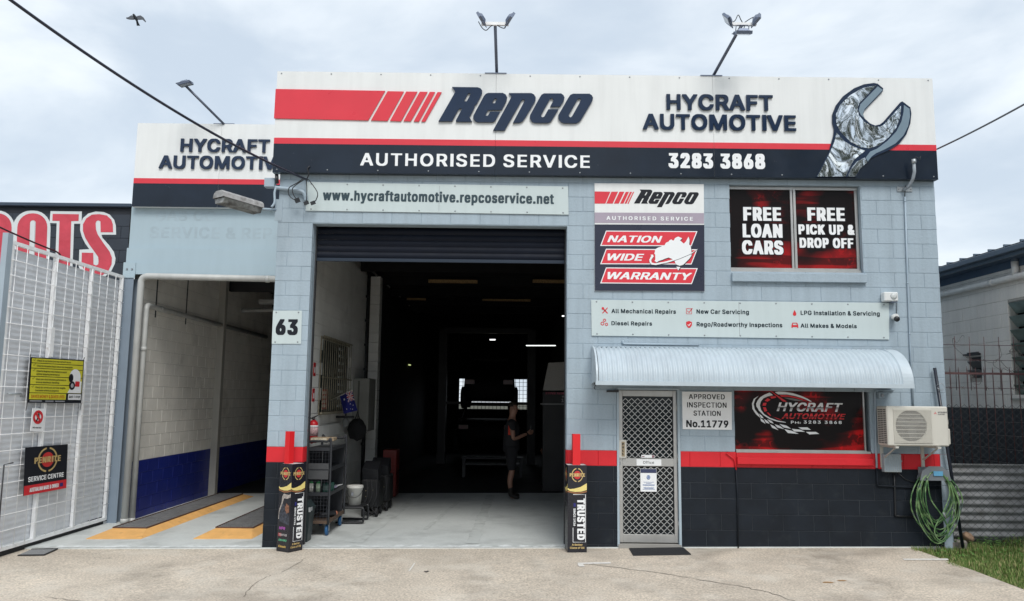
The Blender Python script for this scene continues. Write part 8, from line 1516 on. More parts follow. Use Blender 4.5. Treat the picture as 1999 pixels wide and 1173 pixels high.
# ---------- hoist, raised car, parked car
hoist_m = mat('hoist_paint', (.004, .005, .010), .5)
t = thing('car_hoist', 'dark two post hoist holding a black car up deep in the workshop', 'hoist', (-1.3, 13, fl(-1.3)))
c0x, c1x = UY(893, 780, 13).x, UY(1014, 780, 13).x
for x in (c0x-.45, c1x+.35): MB().box(x-.12, x+.12, 12.9, 13.2, -.05, 3.9).build('hoist_post', hoist_m, t)
MB().box(c0x-.45, c1x+.35, 12.95, 13.15, 3.8, 3.95).build('crossbeam', hoist_m, t)
for x0_, x1_ in ((c0x-.4, c0x+.3), (c1x-.3, c1x+.3)): MB().box(x0_, x1_, 12.95, 13.1, UY(950, 783, 13).z-.1, UY(950, 783, 13).z-.02).build('lift_arm', hoist_m, t)
carp = mat('black_car_paint', (.005, .005, .006), .6, spec=.2)
def car(name, label, cx_, cy_, z, w, h, L, paint):
    t = thing(name, label, 'car', (cx_, cy_, z)); hw = w/2
    sec = [(-L/2, .30, .62, .80), (-L/2+.12, .22, .92, .95), (-L/2+.9, .20, .98, 1.0), (0, .20, .95, 1.0), (L/2-1.0, .20, .92, 1.0), (L/2-.15, .22, .78, .94), (L/2, .32, .60, .78)]
    mb = MB(); vs = []
    for y, zb, ztop_, k in sec: vs += [(cx_-hw*k*.92, cy_+y, z+zb*h/1.45), (cx_-hw*k, cy_+y, z+(zb+.22)*h/1.45), (cx_-hw*k*.95, cy_+y, z+ztop_*h/1.45), (cx_+hw*k*.95, cy_+y, z+ztop_*h/1.45), (cx_+hw*k, cy_+y, z+(zb+.22)*h/1.45), (cx_+hw*k*.92, cy_+y, z+zb*h/1.45)]
    mb.add(vs, [(6*i+a, 6*i+(a+1) % 6, 6*i+6+(a+1) % 6, 6*i+6+a) for i in range(6) for a in range(6)]+[(0, 1, 2, 3, 4, 5), tuple(36+q for q in range(6))], True); mb.build('body', paint, t)
    cab = [(-L/2+.25, .93, .84), (-L/2+.75, 1.40, .70), (.35, 1.45, .72), (1.15, .93, .86)]
    pil = MB()
    for s in (-1, 1):
        P = [Vector((cx_+s*hw*k, cy_+y, z+zz*h/1.45)) for y, zz, k in cab]
        for i in range(3): pil.bar(P[i], P[i+1], .05)
        pil.bar((P[1]+P[2])/2, Vector((cx_+s*hw*.86, cy_+.0, z+.93*h/1.45)), .06)
    for i in (1, 2): pil.bar(Vector((cx_-hw*cab[i][2], cy_+cab[i][0], z+cab[i][1]*h/1.45)), Vector((cx_+hw*cab[i][2], cy_+cab[i][0], z+cab[i][1]*h/1.45)), .05)
    pil.add([(cx_-hw*.70, cy_+cab[1][0], z+1.41*h/1.45), (cx_+hw*.70, cy_+cab[1][0], z+1.41*h/1.45), (cx_+hw*.72, cy_+.35, z+1.46*h/1.45), (cx_-hw*.72, cy_+.35, z+1.46*h/1.45)], [(0, 1, 2, 3)]); pil.build('cabin_frame', paint, t)
    for s in (-1, 1):
        for y in (-L/2+.85, L/2-.85):
            wv = MB().lathe((cx_+s*(hw-.02)-.1, cy_+y, z+.32), [(.02, 0), (.22, 0), (.32, .03), (.32, .17), (.22, .2), (.02, .2)], 20, Vector((1, 0, 0))).build('wheel', black_rubber, t)
    for s in (-1, 1): MB().box(cx_+s*hw*.72-.14, cx_+s*hw*.72+.14, cy_-L/2-.015, cy_-L/2+.1, z+.68*h/1.45, z+.80*h/1.45).build('tail_lamp', mat('tail_lamp_red', (.10, .004, .004), .3), t)
    return t
cw = UY(1003, 760, 12.2).x-UY(905, 760, 12.2).x; zc_ = UY(950, 783, 12.2).z
car('raised_car', 'black car raised on the hoist in front of the rear window', (UY(1003, 760, 12.2).x+UY(905, 760, 12.2).x)/2, 14.2, zc_-.22, cw+.1, 1.5, 4.0, carp)
q0, q1 = UY(912, 800, 15.5), UY(993, 800, 15.5); t = car('parked_car', 'dark car standing behind the raised car, only its roof line showing', (q0.x+q1.x)/2, 15.3, UY(950, 784, 15.5).z-1.50, q1.x-q0.x+.55, 1.45, 3.2, carp)
a, c = UY(842, 925, 8.5), UY(1000, 960, 8.5); t = thing('work_bench', 'low dark workbench across the middle of the workshop floor', 'bench', ((a.x+c.x)/2, 9, fl(-1.3)))
MB().bbox(UY(900, 900, 9).x, UY(1022, 900, 9).x, 9, 9.5, UY(950, 893, 9).z-.04, UY(950, 893, 9).z, .01).build('bench_top', dark_steel, t)
mb = MB()
for px_ in (905, 1017): x = UY(px_, 900, 9).x; mb.box(x-.03, x+.03, 9.02, 9.08, fl(-1.3), UY(950, 893, 9).z-.04).box(x-.03, x+.03, 9.42, 9.48, fl(-1.3), UY(950, 893, 9).z-.04)
mb.box(UY(905, 900, 9).x, UY(1017, 900, 9).x, 9.02, 9.48, .25, .28).build('bench_legs', dark_steel, t)
# fluorescent lamps (lit)
lit = mat('lit_tube', (.8, .8, .8), .4, emis=(.93, 1, .96), es=1.6); lit_g = mat('lit_tube_green', (.5, .5, .4), .4, emis=(.62, .72, .30), es=.55); lit_b = mat('lit_small', (.8, .8, .8), .4, emis=(1, 1, 1), es=1.3)
def tube_lamp(label, p0, p1, y0, y1, th, m_):
    A, B = UY(*p0, y0), UY(*p1, y1); t = thing('fluorescent_lamp', label, 'lamp', (A+B)/2); MB().bar(A+Vector((0, 0, .05)), B+Vector((0, 0, .05)), .09, .04).build('batten', room_dark, t); MB().tube([A, B], th, 8).build('tube', m_, t)
tube_lamp('long lit white tube lamp at the right of the dark workshop', (1027, 674.5), (1084.5, 674.5), 10, 10, .010, lit)
tube_lamp('short lit white lamp in the middle of the dark workshop ceiling', (956, 663), (967, 663), 14, 14, .018, lit_b)
tube_lamp('short lit lamp high at the right jamb of the dark workshop', (1097, 616.8), (1106, 616.8), 9, 9, .014, lit_b)
tube_lamp('yellow green lit tube receding at the left of the dark workshop', (791, 711), (801, 712.5), 13, 12.2, .02, lit_g)
tube_lamp('fainter yellow green tube beside the first at the left of the dark workshop', (776, 711), (791, 711.8), 13.6, 13.2, .015, lit_g)
# metal sheet display and banner by the right jamb
q = [UY(a, b_, 6.2) for a, b_ in ((1071, 708), (1112, 706), (1112, 762), (1060, 762))]
t = thing('display_stand', 'grey brushed metal hood above a dark banner inside the right jamb', 'display', (q[3].x, 6.2, fl(0)))
mb = MB(); mb.add([tuple(p) for p in q]+[(p.x, p.y+.25, p.z) for p in q], [(0, 1, 2, 3), (4, 5, 6, 7)]+[(i, (i+1) % 4, 4+(i+1) % 4, 4+i) for i in range(4)]); mb.build('hood', mat('brushed_sheet', (.40, .38, .35), .6, .1, var=.12, vs=40), t)
a, c = UY(1060, 765, 6.19), UY(1130, 784, 6.19); MB().box(a.x, c.x, 6.2, 6.4, fl(0), a.z).build('banner', mat('banner_black', (.012, .012, .014), .5), t)
mb = MB(); F = facade(6.2); K = lambda px_, py_: UY(px_, py_, 6.2)
write(mb, F, 'STEVIE REDBA', 'B', K(1065, 770).x, K(1065, 769.5).z, .042, K(1107, 770).x-K(1065, 770).x, off=.004); mb.build('lettering', mat('banner_pink', (.42, .07, .12), .5), t)
mb = MB(); write(mb, F, 'WE', 'B', K(1097, 776).x, K(1097, 776).z, .04, .10, off=.004); write(mb, F, '13', 'B', K(1096, 785).x, K(1096, 785).z, .075, .10, off=.004); mb.build('lettering', mat('banner_grey', (.38, .36, .38), .5), t)
MB().box(K(1055, 789).x, K(1108, 789).x, 6.18, 6.3, K(1060, 790).z, K(1060, 787).z).build('ledge', mat('ledge_grey', (.22, .22, .22), .5), t)
q = UY(1098, 838, 7); t = thing('wall_machine', 'dim grey boxed machine near the right jamb', 'machine', (q.x, 7, fl(0))); MB().bbox(UY(1086, 830, 7).x, UY(1107, 830, 7).x, 7, 7.3, q.z-.1, q.z+.05, .01).build('panel', mat('dim_grey', (.07, .07, .07), .6), t); MB().box(UY(1087, 870, 7).x, UY(1112, 870, 7).x, 7.02, 7.4, fl(0), q.z-.11).build('stand', dark_steel, t)
MB().box(UY(1086.5, 858, 7).x, UY(1087.5, 858, 7).x, 7.0, 7.02, UY(1086, 885, 7).z, UY(1086, 858, 7).z).build('steel_edge', screw, t)

# ================================================================ PEOPLE
def skin_body(name, pts, edges, parent, m_, sub=2):
    me = bpy.data.meshes.new(name); org = LOC[parent.name]
    me.from_pydata([tuple(Vector(p[0])-org) for p in pts], edges, []); o = bpy.data.objects.new(name, me); COL.objects.link(o)
    md = o.modifiers.new('skin', 'SKIN'); md.use_smooth_shade = True
    for i, p in enumerate(pts): me.skin_vertices[0].data[i].radius = p[1] if isinstance(p[1], tuple) else (p[1], p[1])
    me.skin_vertices[0].data[0].use_root = True
    s = o.modifiers.new('sub', 'SUBSURF'); s.levels = sub; s.render_levels = sub
    bpy.context.view_layer.update(); dg = bpy.context.evaluated_depsgraph_get(); m2 = bpy.data.meshes.new_from_object(o.evaluated_get(dg)); o.modifiers.clear(); o.data = m2; m2.materials.clear(); m2.materials.append(m_)
    for f in m2.polygons: f.use_smooth = True
    o.parent = parent; LOC[o.name] = org; return o
skin = mat('skin', (.32, .17, .12), .55); shirt = mat('dark_work_shirt', (.015, .015, .018), .85); redp = mat('red_shirt_panel', (.50, .035, .015), .8); shorts = mat('dark_shorts', (.014, .014, .017), .9); hairm = mat('dark_hair', (.02, .014, .01), .8); boot = mat('work_boot', (.016, .013, .011), .7)
def person(label, base, H, face=0.0, lift=True):
    """standing mechanic; built facing +x (right), turned by face"""
    t = thing('person', label, 'person', base); k = H/1.78; Rz = Matrix.Rotation(face, 3, 'Z')
    P = lambda x, y, z: Vector(base)+Rz@Vector((x*k, y*k, z*k))
    # x forward, y left(+)/right(-)
    pts = [(P(0, 0, .95), (.09*k, .08*k)), (P(.0, 0, 1.10), (.11*k, .08*k)), (P(.02, 0, 1.30), (.12*k, .09*k)), (P(.0, 0, 1.42), (.10*k, .06*k)), (P(.01, 0, 1.52), .055*k), (P(.04, 0, 1.62), (.075*k, .088*k)), (P(.045, 0, 1.70), (.073*k, .085*k)), (P(.03, 0, 1.76), .045*k)]
    ed = [(0, 1), (1, 2), (2, 3), (3, 4), (4, 5), (5, 6), (6, 7)]
    for s in (-1, 1):
        n = len(pts); pts += [(P(0, .09*s, .80), .070*k), (P(.02, .11*s, .50), .060*k), (P(-.02, .115*s, .34), .055*k), (P(0, .12*s, .09), .036*k), (P(.02, .12*s, .045), .042*k), (P(.15, .13*s, .035), .036*k)]
        ed += [(0, n), (n, n+1), (n+1, n+2), (n+2, n+3), (n+3, n+4), (n+4, n+5)]
        n = len(pts); hand = (.30, .05*s, 1.20) if lift else (.06, .24*s, .82); elb = (.04, .20*s, 1.10) if lift else (-.02, .23*s, 1.13)
        pts += [(P(0, .17*s, 1.41), .058*k), (P(*elb), .042*k), (P(*hand), .026*k)]
        ed += [(3, n), (n, n+1), (n+1, n+2)]
    b = skin_body('body', pts, ed, t, skin)
    # head details: nose, ear, eyes, mouth, hair
    MB().add([P(.118, -.014, 1.645), P(.118, .014, 1.645), P(.125, 0, 1.68), P(.145, 0, 1.650)], [(0, 1, 3), (1, 2, 3), (2, 0, 3), (0, 2, 1)]).build('nose', skin, t)
    mb = MB()
    for s in (-1, 1): mb.lathe(P(.108, .032*s, 1.685), [(.001, -.012*k), (.012*k, 0), (.001, .008*k)], 8, Rz@Vector((1, .2*s, 0)))
    mb.build('eyes', print_black, t)
    MB().obox(P(.115, 0, 1.612), Rz@Vector((.004, 0, 0)), Rz@Vector((0, .025*k, 0)), Vector((0, 0, .005))).build('mouth', mat('lips', (.28, .09, .08), .6), t)
    mb = MB()
    for s in (-1, 1): mb.lathe(P(.03, .083*s, 1.66), [(.026*k, 0), (.02*k, .012), (.006, .014)], 10, Rz@Vector((0, s, 0)))
    mb.build('ears', skin, t)
    bm = bmesh.new(); bmesh.ops.create_uvsphere(bm, u_segments=16, v_segments=10, radius=1); vs = []; idx = {}; fs = []
    c = (.030, 0, 1.71)
    for v in bm.verts: idx[v.index] = len(vs); vs.append(P(c[0]+v.co.x*.096, v.co.y*.088, c[2]+v.co.z*.098))
    for f in bm.faces:
        m_ = f.calc_center_median()
        if m_.z > -.1-.9*min(0, -m_.x) * 0 and (m_.z > .25 or m_.x < .1): fs.append(tuple(idx[v.index] for v in f.verts))
    bm.free(); MB().add(vs, fs, True).build('hair', hairm, t)
    # clothing shells
    sp = [(P(0, 0, .82), (.18*k, .15*k)), (P(0, 0, .95), (.175*k, .145*k)), (P(.0, 0, 1.10), (.165*k, .118*k)), (P(.02, 0, 1.30), (.175*k, .135*k)), (P(.0, 0, 1.43), (.145*k, .095*k)), (P(.005, 0, 1.475), .075*k)]; se = [(0, 1), (1, 2), (2, 3), (3, 4), (4, 5)]
    for s in (-1, 1): n = len(sp); e2 = (.05, .19*s, 1.25) if lift else (-.01, .21*s, 1.25); sp += [(P(0, .17*s, 1.41), .075*k), (P(*e2), .066*k)]; se += [(4, n), (n, n+1)]
    skin_body('work_shirt', sp, se, t, shirt)
    MB().obox(P(-.01, -.150, 1.28), Rz@Vector((.05*k, 0, 0)), Rz@Vector((0, .012, 0)), Vector((0, 0, .10*k))).build('shirt_panel', redp, t)
    sp = [(P(0, 0, 1.02), (.165*k, .135*k)), (P(0, 0, .88), (.15*k, .13*k))]; se = [(0, 1)]
    for s in (-1, 1): n = len(sp); sp += [(P(0, .10*s, .80), .115*k), (P(.015, .11*s, .50), .085*k)]; se += [(1, n), (n, n+1)]
    skin_body('shorts', sp, se, t, shorts)
    for s in (-1, 1): skin_body('boot', [(P(0, .12*s, .24), .052*k), (P(-.01, .12*s, .08), .055*k), (P(.06, .125*s, .045), .046*k), (P(.17, .13*s, .035), .04*k)], [(0, 1), (1, 2), (2, 3)], t, boot, 1)
    # hands with fingers
    for s in (-1, 1):
        hx, hy, hz_ = (.30, .05*s, 1.20) if lift else (.06, .24*s, .82)
        d = Vector((.9, -.25*s, .30)) if lift else Vector((.1, 0, -1)); d.normalize(); sd = Vector((0, 0, 1)) if lift else Vector((1, 0, 0)); cr = d.cross(sd)
        W3 = lambda v: P(hx+v.x, hy+v.y, hz_+v.z)
        hp_ = [(W3(Vector()), (.026*k, .026*k)), (W3(d*.06), (.032*k, .016*k))]; he = [(0, 1)]
        for f_ in range(4):
            o_ = sd*(.030-.02*f_); n = len(hp_); ln = (.07, .08, .075, .06)[f_]; hp_ += [(W3(d*.075+o_), .0095*k), (W3(d*(.075+ln*.5)+o_+cr*.008*s), .0085*k), (W3(d*(.075+ln*.8)+o_+cr*.03*s), .007*k)]; he += [(1, n), (n, n+1), (n+1, n+2)]
        n = len(hp_); hp_ += [(W3(d*.03+sd*.035), .011*k), (W3(d*.07+sd*.06), .009*k)]; he += [(0, n), (n, n+1)]
        skin_body('hand', hp_, he, t, skin, 1)
    return t
q = UY(997, 961, 5.0); hd_ = UY(1003, 786, 5.0).z
t = person('mechanic in dark shorts and red panelled shirt looking at a phone', (q.x, 5.0, fl(q.x)), hd_-fl(q.x), 0.0)
ph = thing('phone', 'small dark phone held by the standing mechanic', 'phone', (q.x+.5, 5, 1.2)); MB().bbox(q.x+.375, q.x+.387, 4.98, 5.05, 1.20, 1.34, .004).build('phone_case', black_plastic, ph); MB().box(q.x+.370, q.x+.3745, 4.985, 5.045, 1.215, 1.33).build('screen', glass_dark, ph)
q = UY(1072, 948, 7.2)
person('second mechanic barely visible in the dark near the right jamb', (q.x, 7.2, fl(q.x)), 1.74, R(200), False)
# ================================================================ RIGHT NEIGHBOUR
RX = 6.4
rn = thing('neighbouring_block_building', 'pale block building with dark roof edge and louvre window on the right', 'building', (RX+2, 3, 0))
rblk = mat('pale_neighbour_block', (.80, .765, .72), .8, var=.07, vs=1.5, bump=.3, bs=40, streak=.10, fine=.04, fs=40)
rblack = mat('neighbour_dado_black', (.010, .013, .020), .5, var=.3, vs=3, bump=.2)
lw0, lw1 = -.9, 1.12     # louvre window span (y)
lz0, lz1 = 1.95, 3.36
a, c = UX(1890, 690, RX), UX(1917, 737, RX); vy0, vy1, vz0, vz1 = c.y, a.y, c.z+.0, UX(1903, 690, RX).z
# wall runs along +y; we look at its -x face: direction r = (0,-1,0)
def rmat(u, z): return rblack if z < 1.8 else rblk
U0 = 6.0    # u = U0 - y
ops_ = [(U0-lw1, U0-lw0, lz0-.02, lz1+.02), (U0-vy1, U0-vy0, vz0, vz1)]
blocks(rn, (RX, U0, 0), (0, -1, 0), 0, 9.0, .8, 4.2, .1, ops_, rmat, limit=260, seed=21)
mb = MB()
def rcore(y0, y1, z0, z1): mb.box(RX+.008, RX+.2, y0, y1, z0, z1)
rcore(lw1+.005, vy0-.003, -.3, 4.2); rcore(vy1+.003, U0, -.3, 4.2); rcore(vy0-.003, vy1+.003, -.3, vz0-.003); rcore(vy0-.003, vy1+.003, vz1+.003, 4.2); rcore(-3.0, lw0-.005, -.3, 4.2); rcore(lw0-.005, lw1+.005, -.3, lz0-.003); rcore(lw0-.005, lw1+.005, lz1+.003, 4.2)
mb.build('wall_core', mat('neighbour_mortar', (.42, .40, .37), .85), rn)
MB().box(RX+.2, 14, 5.9, 6.0, -.3, 4.2).build('rear_wall', rblk, rn)
# roof: dark fascia, gutter, ribs
roofm = mat('charcoal_roof_trim', (.075, .11, .155), .45, var=.06); soff = mat('dark_soffit', (.06, .10, .16), .7)
fz0, fz1 = UX(1833, 541, 6.15).z, UX(1833, 521, 6.15).z
MB().box(6.13, 6.17, -3.2, 6.3, fz0, fz1-.06).build('roof_fascia', roofm, rn)
MB().box(6.17, 6.42, -3.2, 6.3, fz0+.01, fz0+.03).build('soffit', soff, rn)
MB().box(6.385, 6.398, -3.2, 6.3, fz0-.10, fz0+.01).build('eave_board', soff, rn)
MB().bbox(6.05, 6.135, -3.2, 6.3, fz1-.12, fz1-.04, .008).build('gutter', roofm, rn)
mb = MB(); mb.add([(6.08, -3.2, fz1-.02), (6.08, 6.3, fz1-.02), (14, 6.3, fz1+.9), (14, -3.2, fz1+.9)], [(0, 1, 2, 3)])
y = -3.1
while y < 6.3: mb.box(6.07, 6.5, y-.012, y+.012, fz1-.03, fz1+.012); y += .37
mb.build('roof', roofm, rn)
pz = UX(1835, 574.5, RX-.06).z; pz2 = UX(1999, 531.5, RX-.06).z
pipe('gutter_pipe', 'white pvc pipe running along the top of the neighbouring pale wall', [(RX-.06, -2.5, pz-.02), (RX-.06, 5.6, pz)], .05, mat('white_pvc', (.78, .77, .75), .5, var=.06, streak=.1), 'pipe', clips=[((RX-.06, 1.32, pz-.01), (RX-.06, 1.40, pz-.01)), ((RX-.06, 2.62, pz), (RX-.06, 2.68, pz))])
q = UX(1980, 500, RX-.06); dp = thing('gutter_dropper', 'short white and dark dropper pipe from the gutter down to the white pipe', 'pipe', (RX-.06, q.y, pz)); MB().tube([(RX-.06, q.y, pz), (RX-.06, q.y, pz+.22)], .048, 12).build('lower_pipe', MATS['white_pvc'], dp); MB().tube([(RX-.06, q.y, pz+.21), (RX-.06, q.y, pz+.30), (RX-.2, q.y, fz0+.05)], .055, 12).build('upper_pipe', roofm, dp)
# louvre window: blades
lf = MB().box(RX+.02, RX+.12, lw1-.03, lw1, lz0, lz1).box(RX+.02, RX+.12, lw0, lw0+.03, lz0, lz1).box(RX+.02, RX+.12, lw0, lw1, lz1-.03, lz1).box(RX-.03, RX+.12, lw0, lw1+.03, lz0-.03, lz0).build('louvre_window', mat('window_putty', (.36, .36, .33), .6), rn)
lvm = mat('louvre_green_glass', (.15, .21, .20), .12, spec=.8, var=.3, vs=4)
for i in range(7): z = lz0+.12+i*.20; MB().obox((RX+.045, (lw0+lw1)/2, z), (.055, 0, -.075), (0, (lw1-lw0)/2-.035, 0), (.004, 0, .003)).build('louvre_blade', lvm, lf)
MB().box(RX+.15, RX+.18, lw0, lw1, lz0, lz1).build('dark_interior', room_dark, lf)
vf = MB().box(RX-.05, RX+.1, vy0-.01, vy1+.07, vz1-.03, vz1).box(RX+.1, RX+.12, vy0, vy1, vz0, vz1).build('vent_window', dark_steel, rn)
for i in range(3): MB().obox((RX+.02, (vy0+vy1)/2, vz0+.07+i*.14), (.05, 0, -.055), (0, (vy1-vy0)/2-.01, 0), (.004, 0, .003)).build('vent_blade', mat('vent_grey', (.16, .16, .17), .4), vf)

# ================================================================ SIDE FENCE
iy = .34
fn = thing('corrugated_fence', 'weathered corrugated iron fence panel low between the workshop and the neighbour', 'fence', (5.7, iy, 0))
cim = mat('weathered_iron', (.27, .28, .29), .55, .35, var=.25, vs=5, spots=[((.13, .125, .12), 3.5, .5, .7, .6), ((.42, .43, .43), 9, .6, .75, .5)])
z0, z1 = .06, UY(1900, 905, iy).z
for k, (a, b_) in enumerate(((4.84, 5.75), (5.70, 7.2))):
    mb = MB(); pitch = .104; n = int((z1-z0)/pitch*8); vs = []
    for i in range(n+1): z = z0+(z1-z0)*i/n; d = .017*math.cos(2*math.pi*(z-z0)/pitch)+.003*k; vs += [(a, iy+d, z), (b_, iy+d, z)]
    mb.add(vs, [(2*i, 2*i+1, 2*i+3, 2*i+2) for i in range(n)], True); mb.build('corrugated_sheet', cim, fn)
rust = mat('rusty_spike_paint', (.085, .040, .042), .7, var=.3, vs=20)
sf = thing('spiked_fence', 'rust brown spiked steel railing above the corrugated iron fence', 'fence', (5.7, .42, .9))
rz = UY(1900, 729, .42).z; ztp_ = UY(1900, 715, .42).z; zlo = UY(1900, 800, .42).z
MB().bar((4.86, .42, rz), (7.3, .42, rz), .028).build('rail', rust, sf); MB().bar((4.9, .42, 1.0), (7.3, .42, 1.0), .028).build('rail', rust, sf)
MB().bar((4.88, .42, -.05), (4.88, .42, rz+.03), .04).build('fence_post', rust, sf)
x = 4.98; pr = None
while x < 7.2:
    if pr is None:
        pr = MB().tube([(x, .42, .98), (x, .42, ztp_-.06), (x, .42, ztp_)], [.0065, .0065, .001], 6).build('spike', rust, sf); x0_ = x
    else:
        o = pr.copy(); COL.objects.link(o); o.parent = sf; o.location = (x-x0_, 0, random.uniform(-.01, .01))
    x += .118
bf = thing('mesh_topping', 'rusty reinforcing mesh with tangled wire rising above the spiked railing', 'wire mesh', (5.8, .47, 1.8))
za_, zb_2 = UY(1900, 762, .47).z, UY(1900, 657, .47).z
for i in range(9):
    x = 5.0+i*.205; MB().tube([(x, .47, za_), (x+.01, .47, zb_2)], .0045, 6).build('mesh_rod', rust, bf)
for pz_ in (673, 702.5, 757): z = UY(1900, pz_, .475).z; MB().tube([(4.88, .478, z), (7.0, .478, z-.01)], .0045, 6).build('mesh_rod', rust, bf)
rg = random.Random(5); mb = MB()
for k in range(9):
    x = rg.uniform(5.2, 6.4); P = []; z = rg.uniform(za_+.1, zb_2-.1)
    for i in range(7): P.append((x, .47+rg.uniform(-.06, .06), z)); x += rg.uniform(-.10, .16); z += rg.uniform(-.11, .11)
    mb.tube(smooth(P, 5), .003, 5)
for i in range(12): x = 4.95+i*.17; z = UY(1900, 757, .47).z; mb.tube([(x-.02, .46, z-.02), (x+.02, .48, z+.02)], .003, 5); mb.tube([(x-.02, .48, z+.02), (x+.02, .46, z-.02)], .003, 5)
mb.build('tangled_wire', mat('old_wire', (.13, .11, .10), .6), bf, kind='stuff')
clf = thing('chain_link_fence', 'grey chain link mesh in front of the corrugated iron', 'fence', (5.7, .25, 0))
def chain(mb, A, B, z0, z1, p=.075, r=.0035, yk=0):
    A, B = Vector(A), Vector(B); d = (B-A).normalized(); L = (B-A).length; nn = Vector((-d.y, d.x, 0)); n = int(L/p); m_ = int((z1-z0)/(p*.5))
    for i in range(n+1):
        P = []
        for j in range(m_+1): s = (1 if (i+j) % 2 else -1)*p*.25*1.0; P.append(A+d*(i*p*.5*1.0*2*.5+s+p*.25)+nn*(.006*(1 if j % 2 else -1))+Vector((0, 0, z0+j*p*.5)))
        mb.tube(P, r, 4, caps=False)
mb = MB(); n = 0
p_ = .095
def chain2(mb, A, B, z0, z1, p=.095, r=.0032):
    A, B = Vector(A), Vector(B); d = (B-A).normalized(); L = (B-A).length; nn = Vector((-d.y, d.x, 0)); m_ = int((z1-z0)/(p*.5)); n = int(L/(p*.5))
    for i in range(n):
        P = []
        for j in range(m_+1): s = p*.25*(1 if (i+j) % 2 else -1); P.append(A+d*(i*p*.5+p*.25+s)+nn*(.005*(1 if j % 2 else -1))+Vector((0, 0, z0+j*p*.5)))
        mb.tube(P, r, 4, caps=False)
chain2(mb, (4.86, .26, 0), (7.2, -.35, 0), -.05, UY(1900, 788, .2).z)
mb.build('chain_link', mat('chain_wire', (.07, .075, .08), .5, .3), clf, kind='stuff')
for x, y in ((4.87, .27), (7.2, -.34)): MB().tube([(x, y, -.1), (x, y, 1.86)], .02, 10).build('fence_post', galv, clf)

# ================================================================ LAWN
gr = random.Random(17); v = []; f = []; mi = []
def lawn_edge(y): return 4.255+.05*math.sin(y*2.1)+.03*math.sin(y*7)
for i in range(46000):
    y = gr.uniform(-3.2, .30) if gr.random() < .93 else gr.uniform(-6, -3.2); x = lawn_edge(y)-.03+(gr.random()**1.35)*2.9
    if x < 4.86 and y > -.03: continue
    dn = mnoise.noise(Vector((x*1.7, y*1.7, 0))); 
    if gr.random() < .16-.35*dn: continue
    tall = .035+.035*max(0, mnoise.noise(Vector((x*2.3+5, y*2.3, 1))))*2
    if y > -.25: tall *= 1.9
    h = tall*gr.uniform(.5, 1.3); a = gr.uniform(0, 6.28); w = gr.uniform(.003, .006); l = gr.uniform(.01, .04); z = gz(x)-.09
    n = len(v); dx_, dy_ = math.cos(a), math.sin(a); hh_ = h+.05
    v += [(x-dy_*w, y+dx_*w, z), (x+dy_*w, y-dx_*w, z), (x+dx_*l*.4+dy_*w*.8, y+dy_*l*.4-dx_*w*.8, z+hh_*.6), (x+dx_*l*.4-dy_*w*.8, y+dy_*l*.4+dx_*w*.8, z+hh_*.6), (x+dx_*l, y+dy_*l, z+hh_)]
    f += [(n, n+1, n+2, n+3), (n+3, n+2, n+4)]; k = 0 if gr.random() < .5 else 1 if gr.random() < .6 else 2; mi += [k, k]
me = bpy.data.meshes.new('grass'); me.from_pydata(v, [], f)
for m_ in (mat('grass_green', (.095, .19, .032), .7, var=.3, vs=8), mat('grass_pale', (.20, .25, .075), .8), mat('grass_straw', (.38, .33, .16), .9)): me.materials.append(m_)
me.polygons.foreach_set('material_index', mi); o = bpy.data.objects.new('grass', me); COL.objects.link(o); o['kind'] = 'stuff'
# broad leaved weeds against the fence
v = []; f = []
for i in range(2600):
    y = gr.uniform(-.55, .28); x = gr.uniform(4.4, 7.0)
    if x < 4.84 and y > -.04: continue
    if y < -.05 and gr.random() < .75: continue
    z = gz(x)-.05+gr.uniform(.01, .16)*(1 if y > -.1 else .5); s = gr.uniform(.012, .032); a = gr.uniform(0, 6.28); tl = gr.uniform(-.7, .7); n = len(v); ca_, sa_ = math.cos(a), math.sin(a)
    v += [(x, y, z), (x+ca_*s-sa_*s*.5, y+sa_*s+ca_*s*.5, z+s*tl), (x+ca_*2*s, y+sa_*2*s, z+s*tl*1.2), (x+ca_*s+sa_*s*.5, y+sa_*s-ca_*s*.5, z+s*tl)]; f.append((n, n+1, n+2, n+3))
me = bpy.data.meshes.new('weeds'); me.from_pydata(v, [], f); me.materials.append(mat('weed_leaf', (.10, .22, .045), .6, var=.35, vs=15)); o = bpy.data.objects.new('weeds', me); COL.objects.link(o); o['kind'] = 'stuff'

# ================================================================ BIRD
c = UY(264, 34, 9); bd = thing('bird', 'grey bird flying with spread wings in the upper left sky', 'bird', c)
K = (UY(285, 34, 9).x-UY(247, 34, 9).x)/38.
bmt = mat('bird_grey', (.10, .11, .13), .8); 
mb = MB(); mb.tube([c+Vector((0, -.09, .02))*1.4, c+Vector((0, -.07, .022))*1.4, c+Vector((0, -.04, .015))*1.4, c, c+Vector((0, .06, -.02))*1.4, c+Vector((0, .12, -.05))*1.4], [.006, .028, .03, .048, .03, .012], 10)
for s, tipx, tipz in ((-1, -19, 0), (1, 20, -7)):
    P = [(s*2.5, 4), (s*9, 5.5), (s*15, 1.5), (tipx, tipz+1), (tipx-s*.5, tipz-1), (s*13, -2.5), (s*7, -3), (s*2.5, -3)]
    top = [c+Vector((x*K, .02+.004*abs(x)*K*10, z*K)) for x, z in P]; bot = [p+Vector((0, .014, -.006)) for p in top]
    n = len(P); mb.add(top+bot, [tuple(range(n)), tuple(range(2*n-1, n-1, -1))]+[(i, (i+1) % n, n+(i+1) % n, n+i) for i in range(n)])
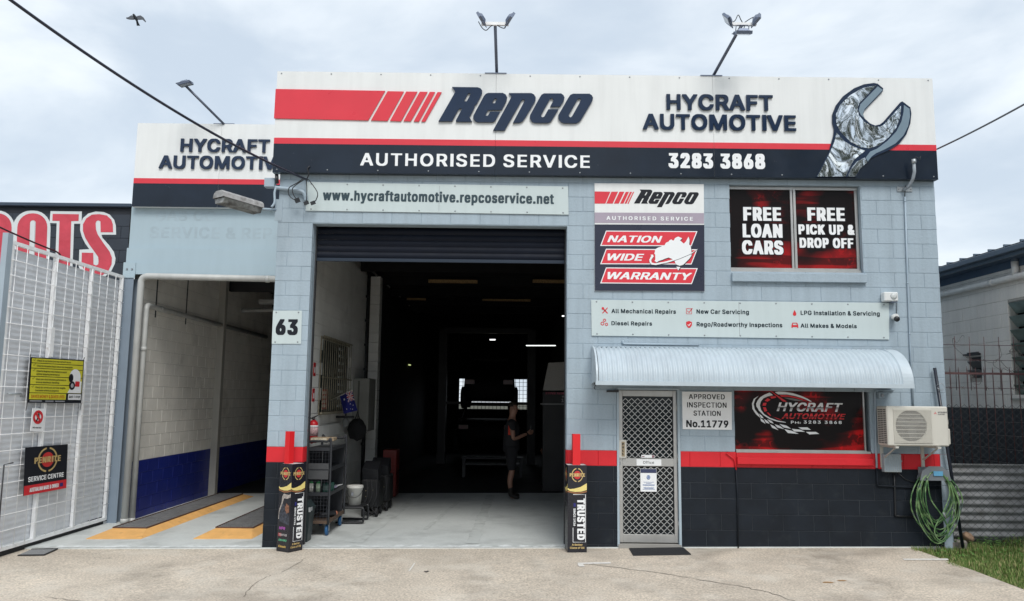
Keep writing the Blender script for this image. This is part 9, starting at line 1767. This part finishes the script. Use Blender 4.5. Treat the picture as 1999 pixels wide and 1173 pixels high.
mb.build('body', bmt, bd); MB().add([c+Vector((-.02, .08, -.03)), c+Vector((.02, .08, -.03)), c+Vector((.045, .2, -.13)), c+Vector((-.045, .2, -.13)), c+Vector((0, .1, -.045))], [(0, 1, 2, 3), (0, 1, 4), (4, 2, 3)]).build('tail', bmt, bd)
MB().tube([c+Vector((0, -.126, .028)), c+Vector((0, -.15, .02))], [.008, .002], 6).build('beak', black_plastic, bd)

# ================================================================ STREET TREES behind the camera (they show in the mirror and glossy faces)
leafm = mat('street_tree_leaf', (.05, .075, .03), .7, var=.5, vs=2); barkm = mat('bark', (.13, .10, .08), .9, var=.3, vs=6, bump=.6)
def tree(x, y, h, r, seed, label):
    rg = random.Random(seed); t = thing('street_tree', label, 'tree', (x, y, 0), 'trees across the street')
    mb = MB(); P = [(x+rg.uniform(-.1, .1)*i, y+rg.uniform(-.1, .1)*i, h*.62*i/6) for i in range(7)]; mb.tube(P, [.28-.03*i for i in range(7)], 8)
    cl_ = []
    for k in range(15):
        a = rg.uniform(0, 6.28); q = Vector((x+math.cos(a)*r*rg.uniform(.3, .9), y+math.sin(a)*r*rg.uniform(.3, .9), h*rg.uniform(.48, .97))); s = Vector(P[rg.randint(3, 6)]); cl_.append(q)
        mb.tube([s, s.lerp(q, .5)+Vector((0, 0, .25)), q], [.08, .05, .02], 6)
    mb.build('trunk', barkm, t); v = []; f = []
    for q in cl_:
        for i in range(420):
            d = Vector((rg.gauss(0, 1), rg.gauss(0, 1), rg.gauss(0, .8)))*r*.17; p = q+d; s = rg.uniform(.12, .26); u = Vector((rg.uniform(-1, 1), rg.uniform(-1, 1), rg.uniform(-1, 1))).normalized(); w = u.cross(Vector((.3, .5, .8))).normalized(); n = len(v)
            v += [p-u*s, p+w*s*.5, p+u*s, p-w*s*.5]; f.append((n, n+1, n+2, n+3))
    MB().add(v, f).build('crown', leafm, t)
tree(10, -28, 16, 4.6, 1, 'tall street tree across the road in the middle of the row'); tree(17.5, -27, 20, 5.6, 2, 'tallest broad street tree across the road'); tree(26, -29, 17, 5, 3, 'street tree across the road at the far right of the row'); tree(-14, -36, 8, 3, 4, 'street tree across the road at the far left of the row')
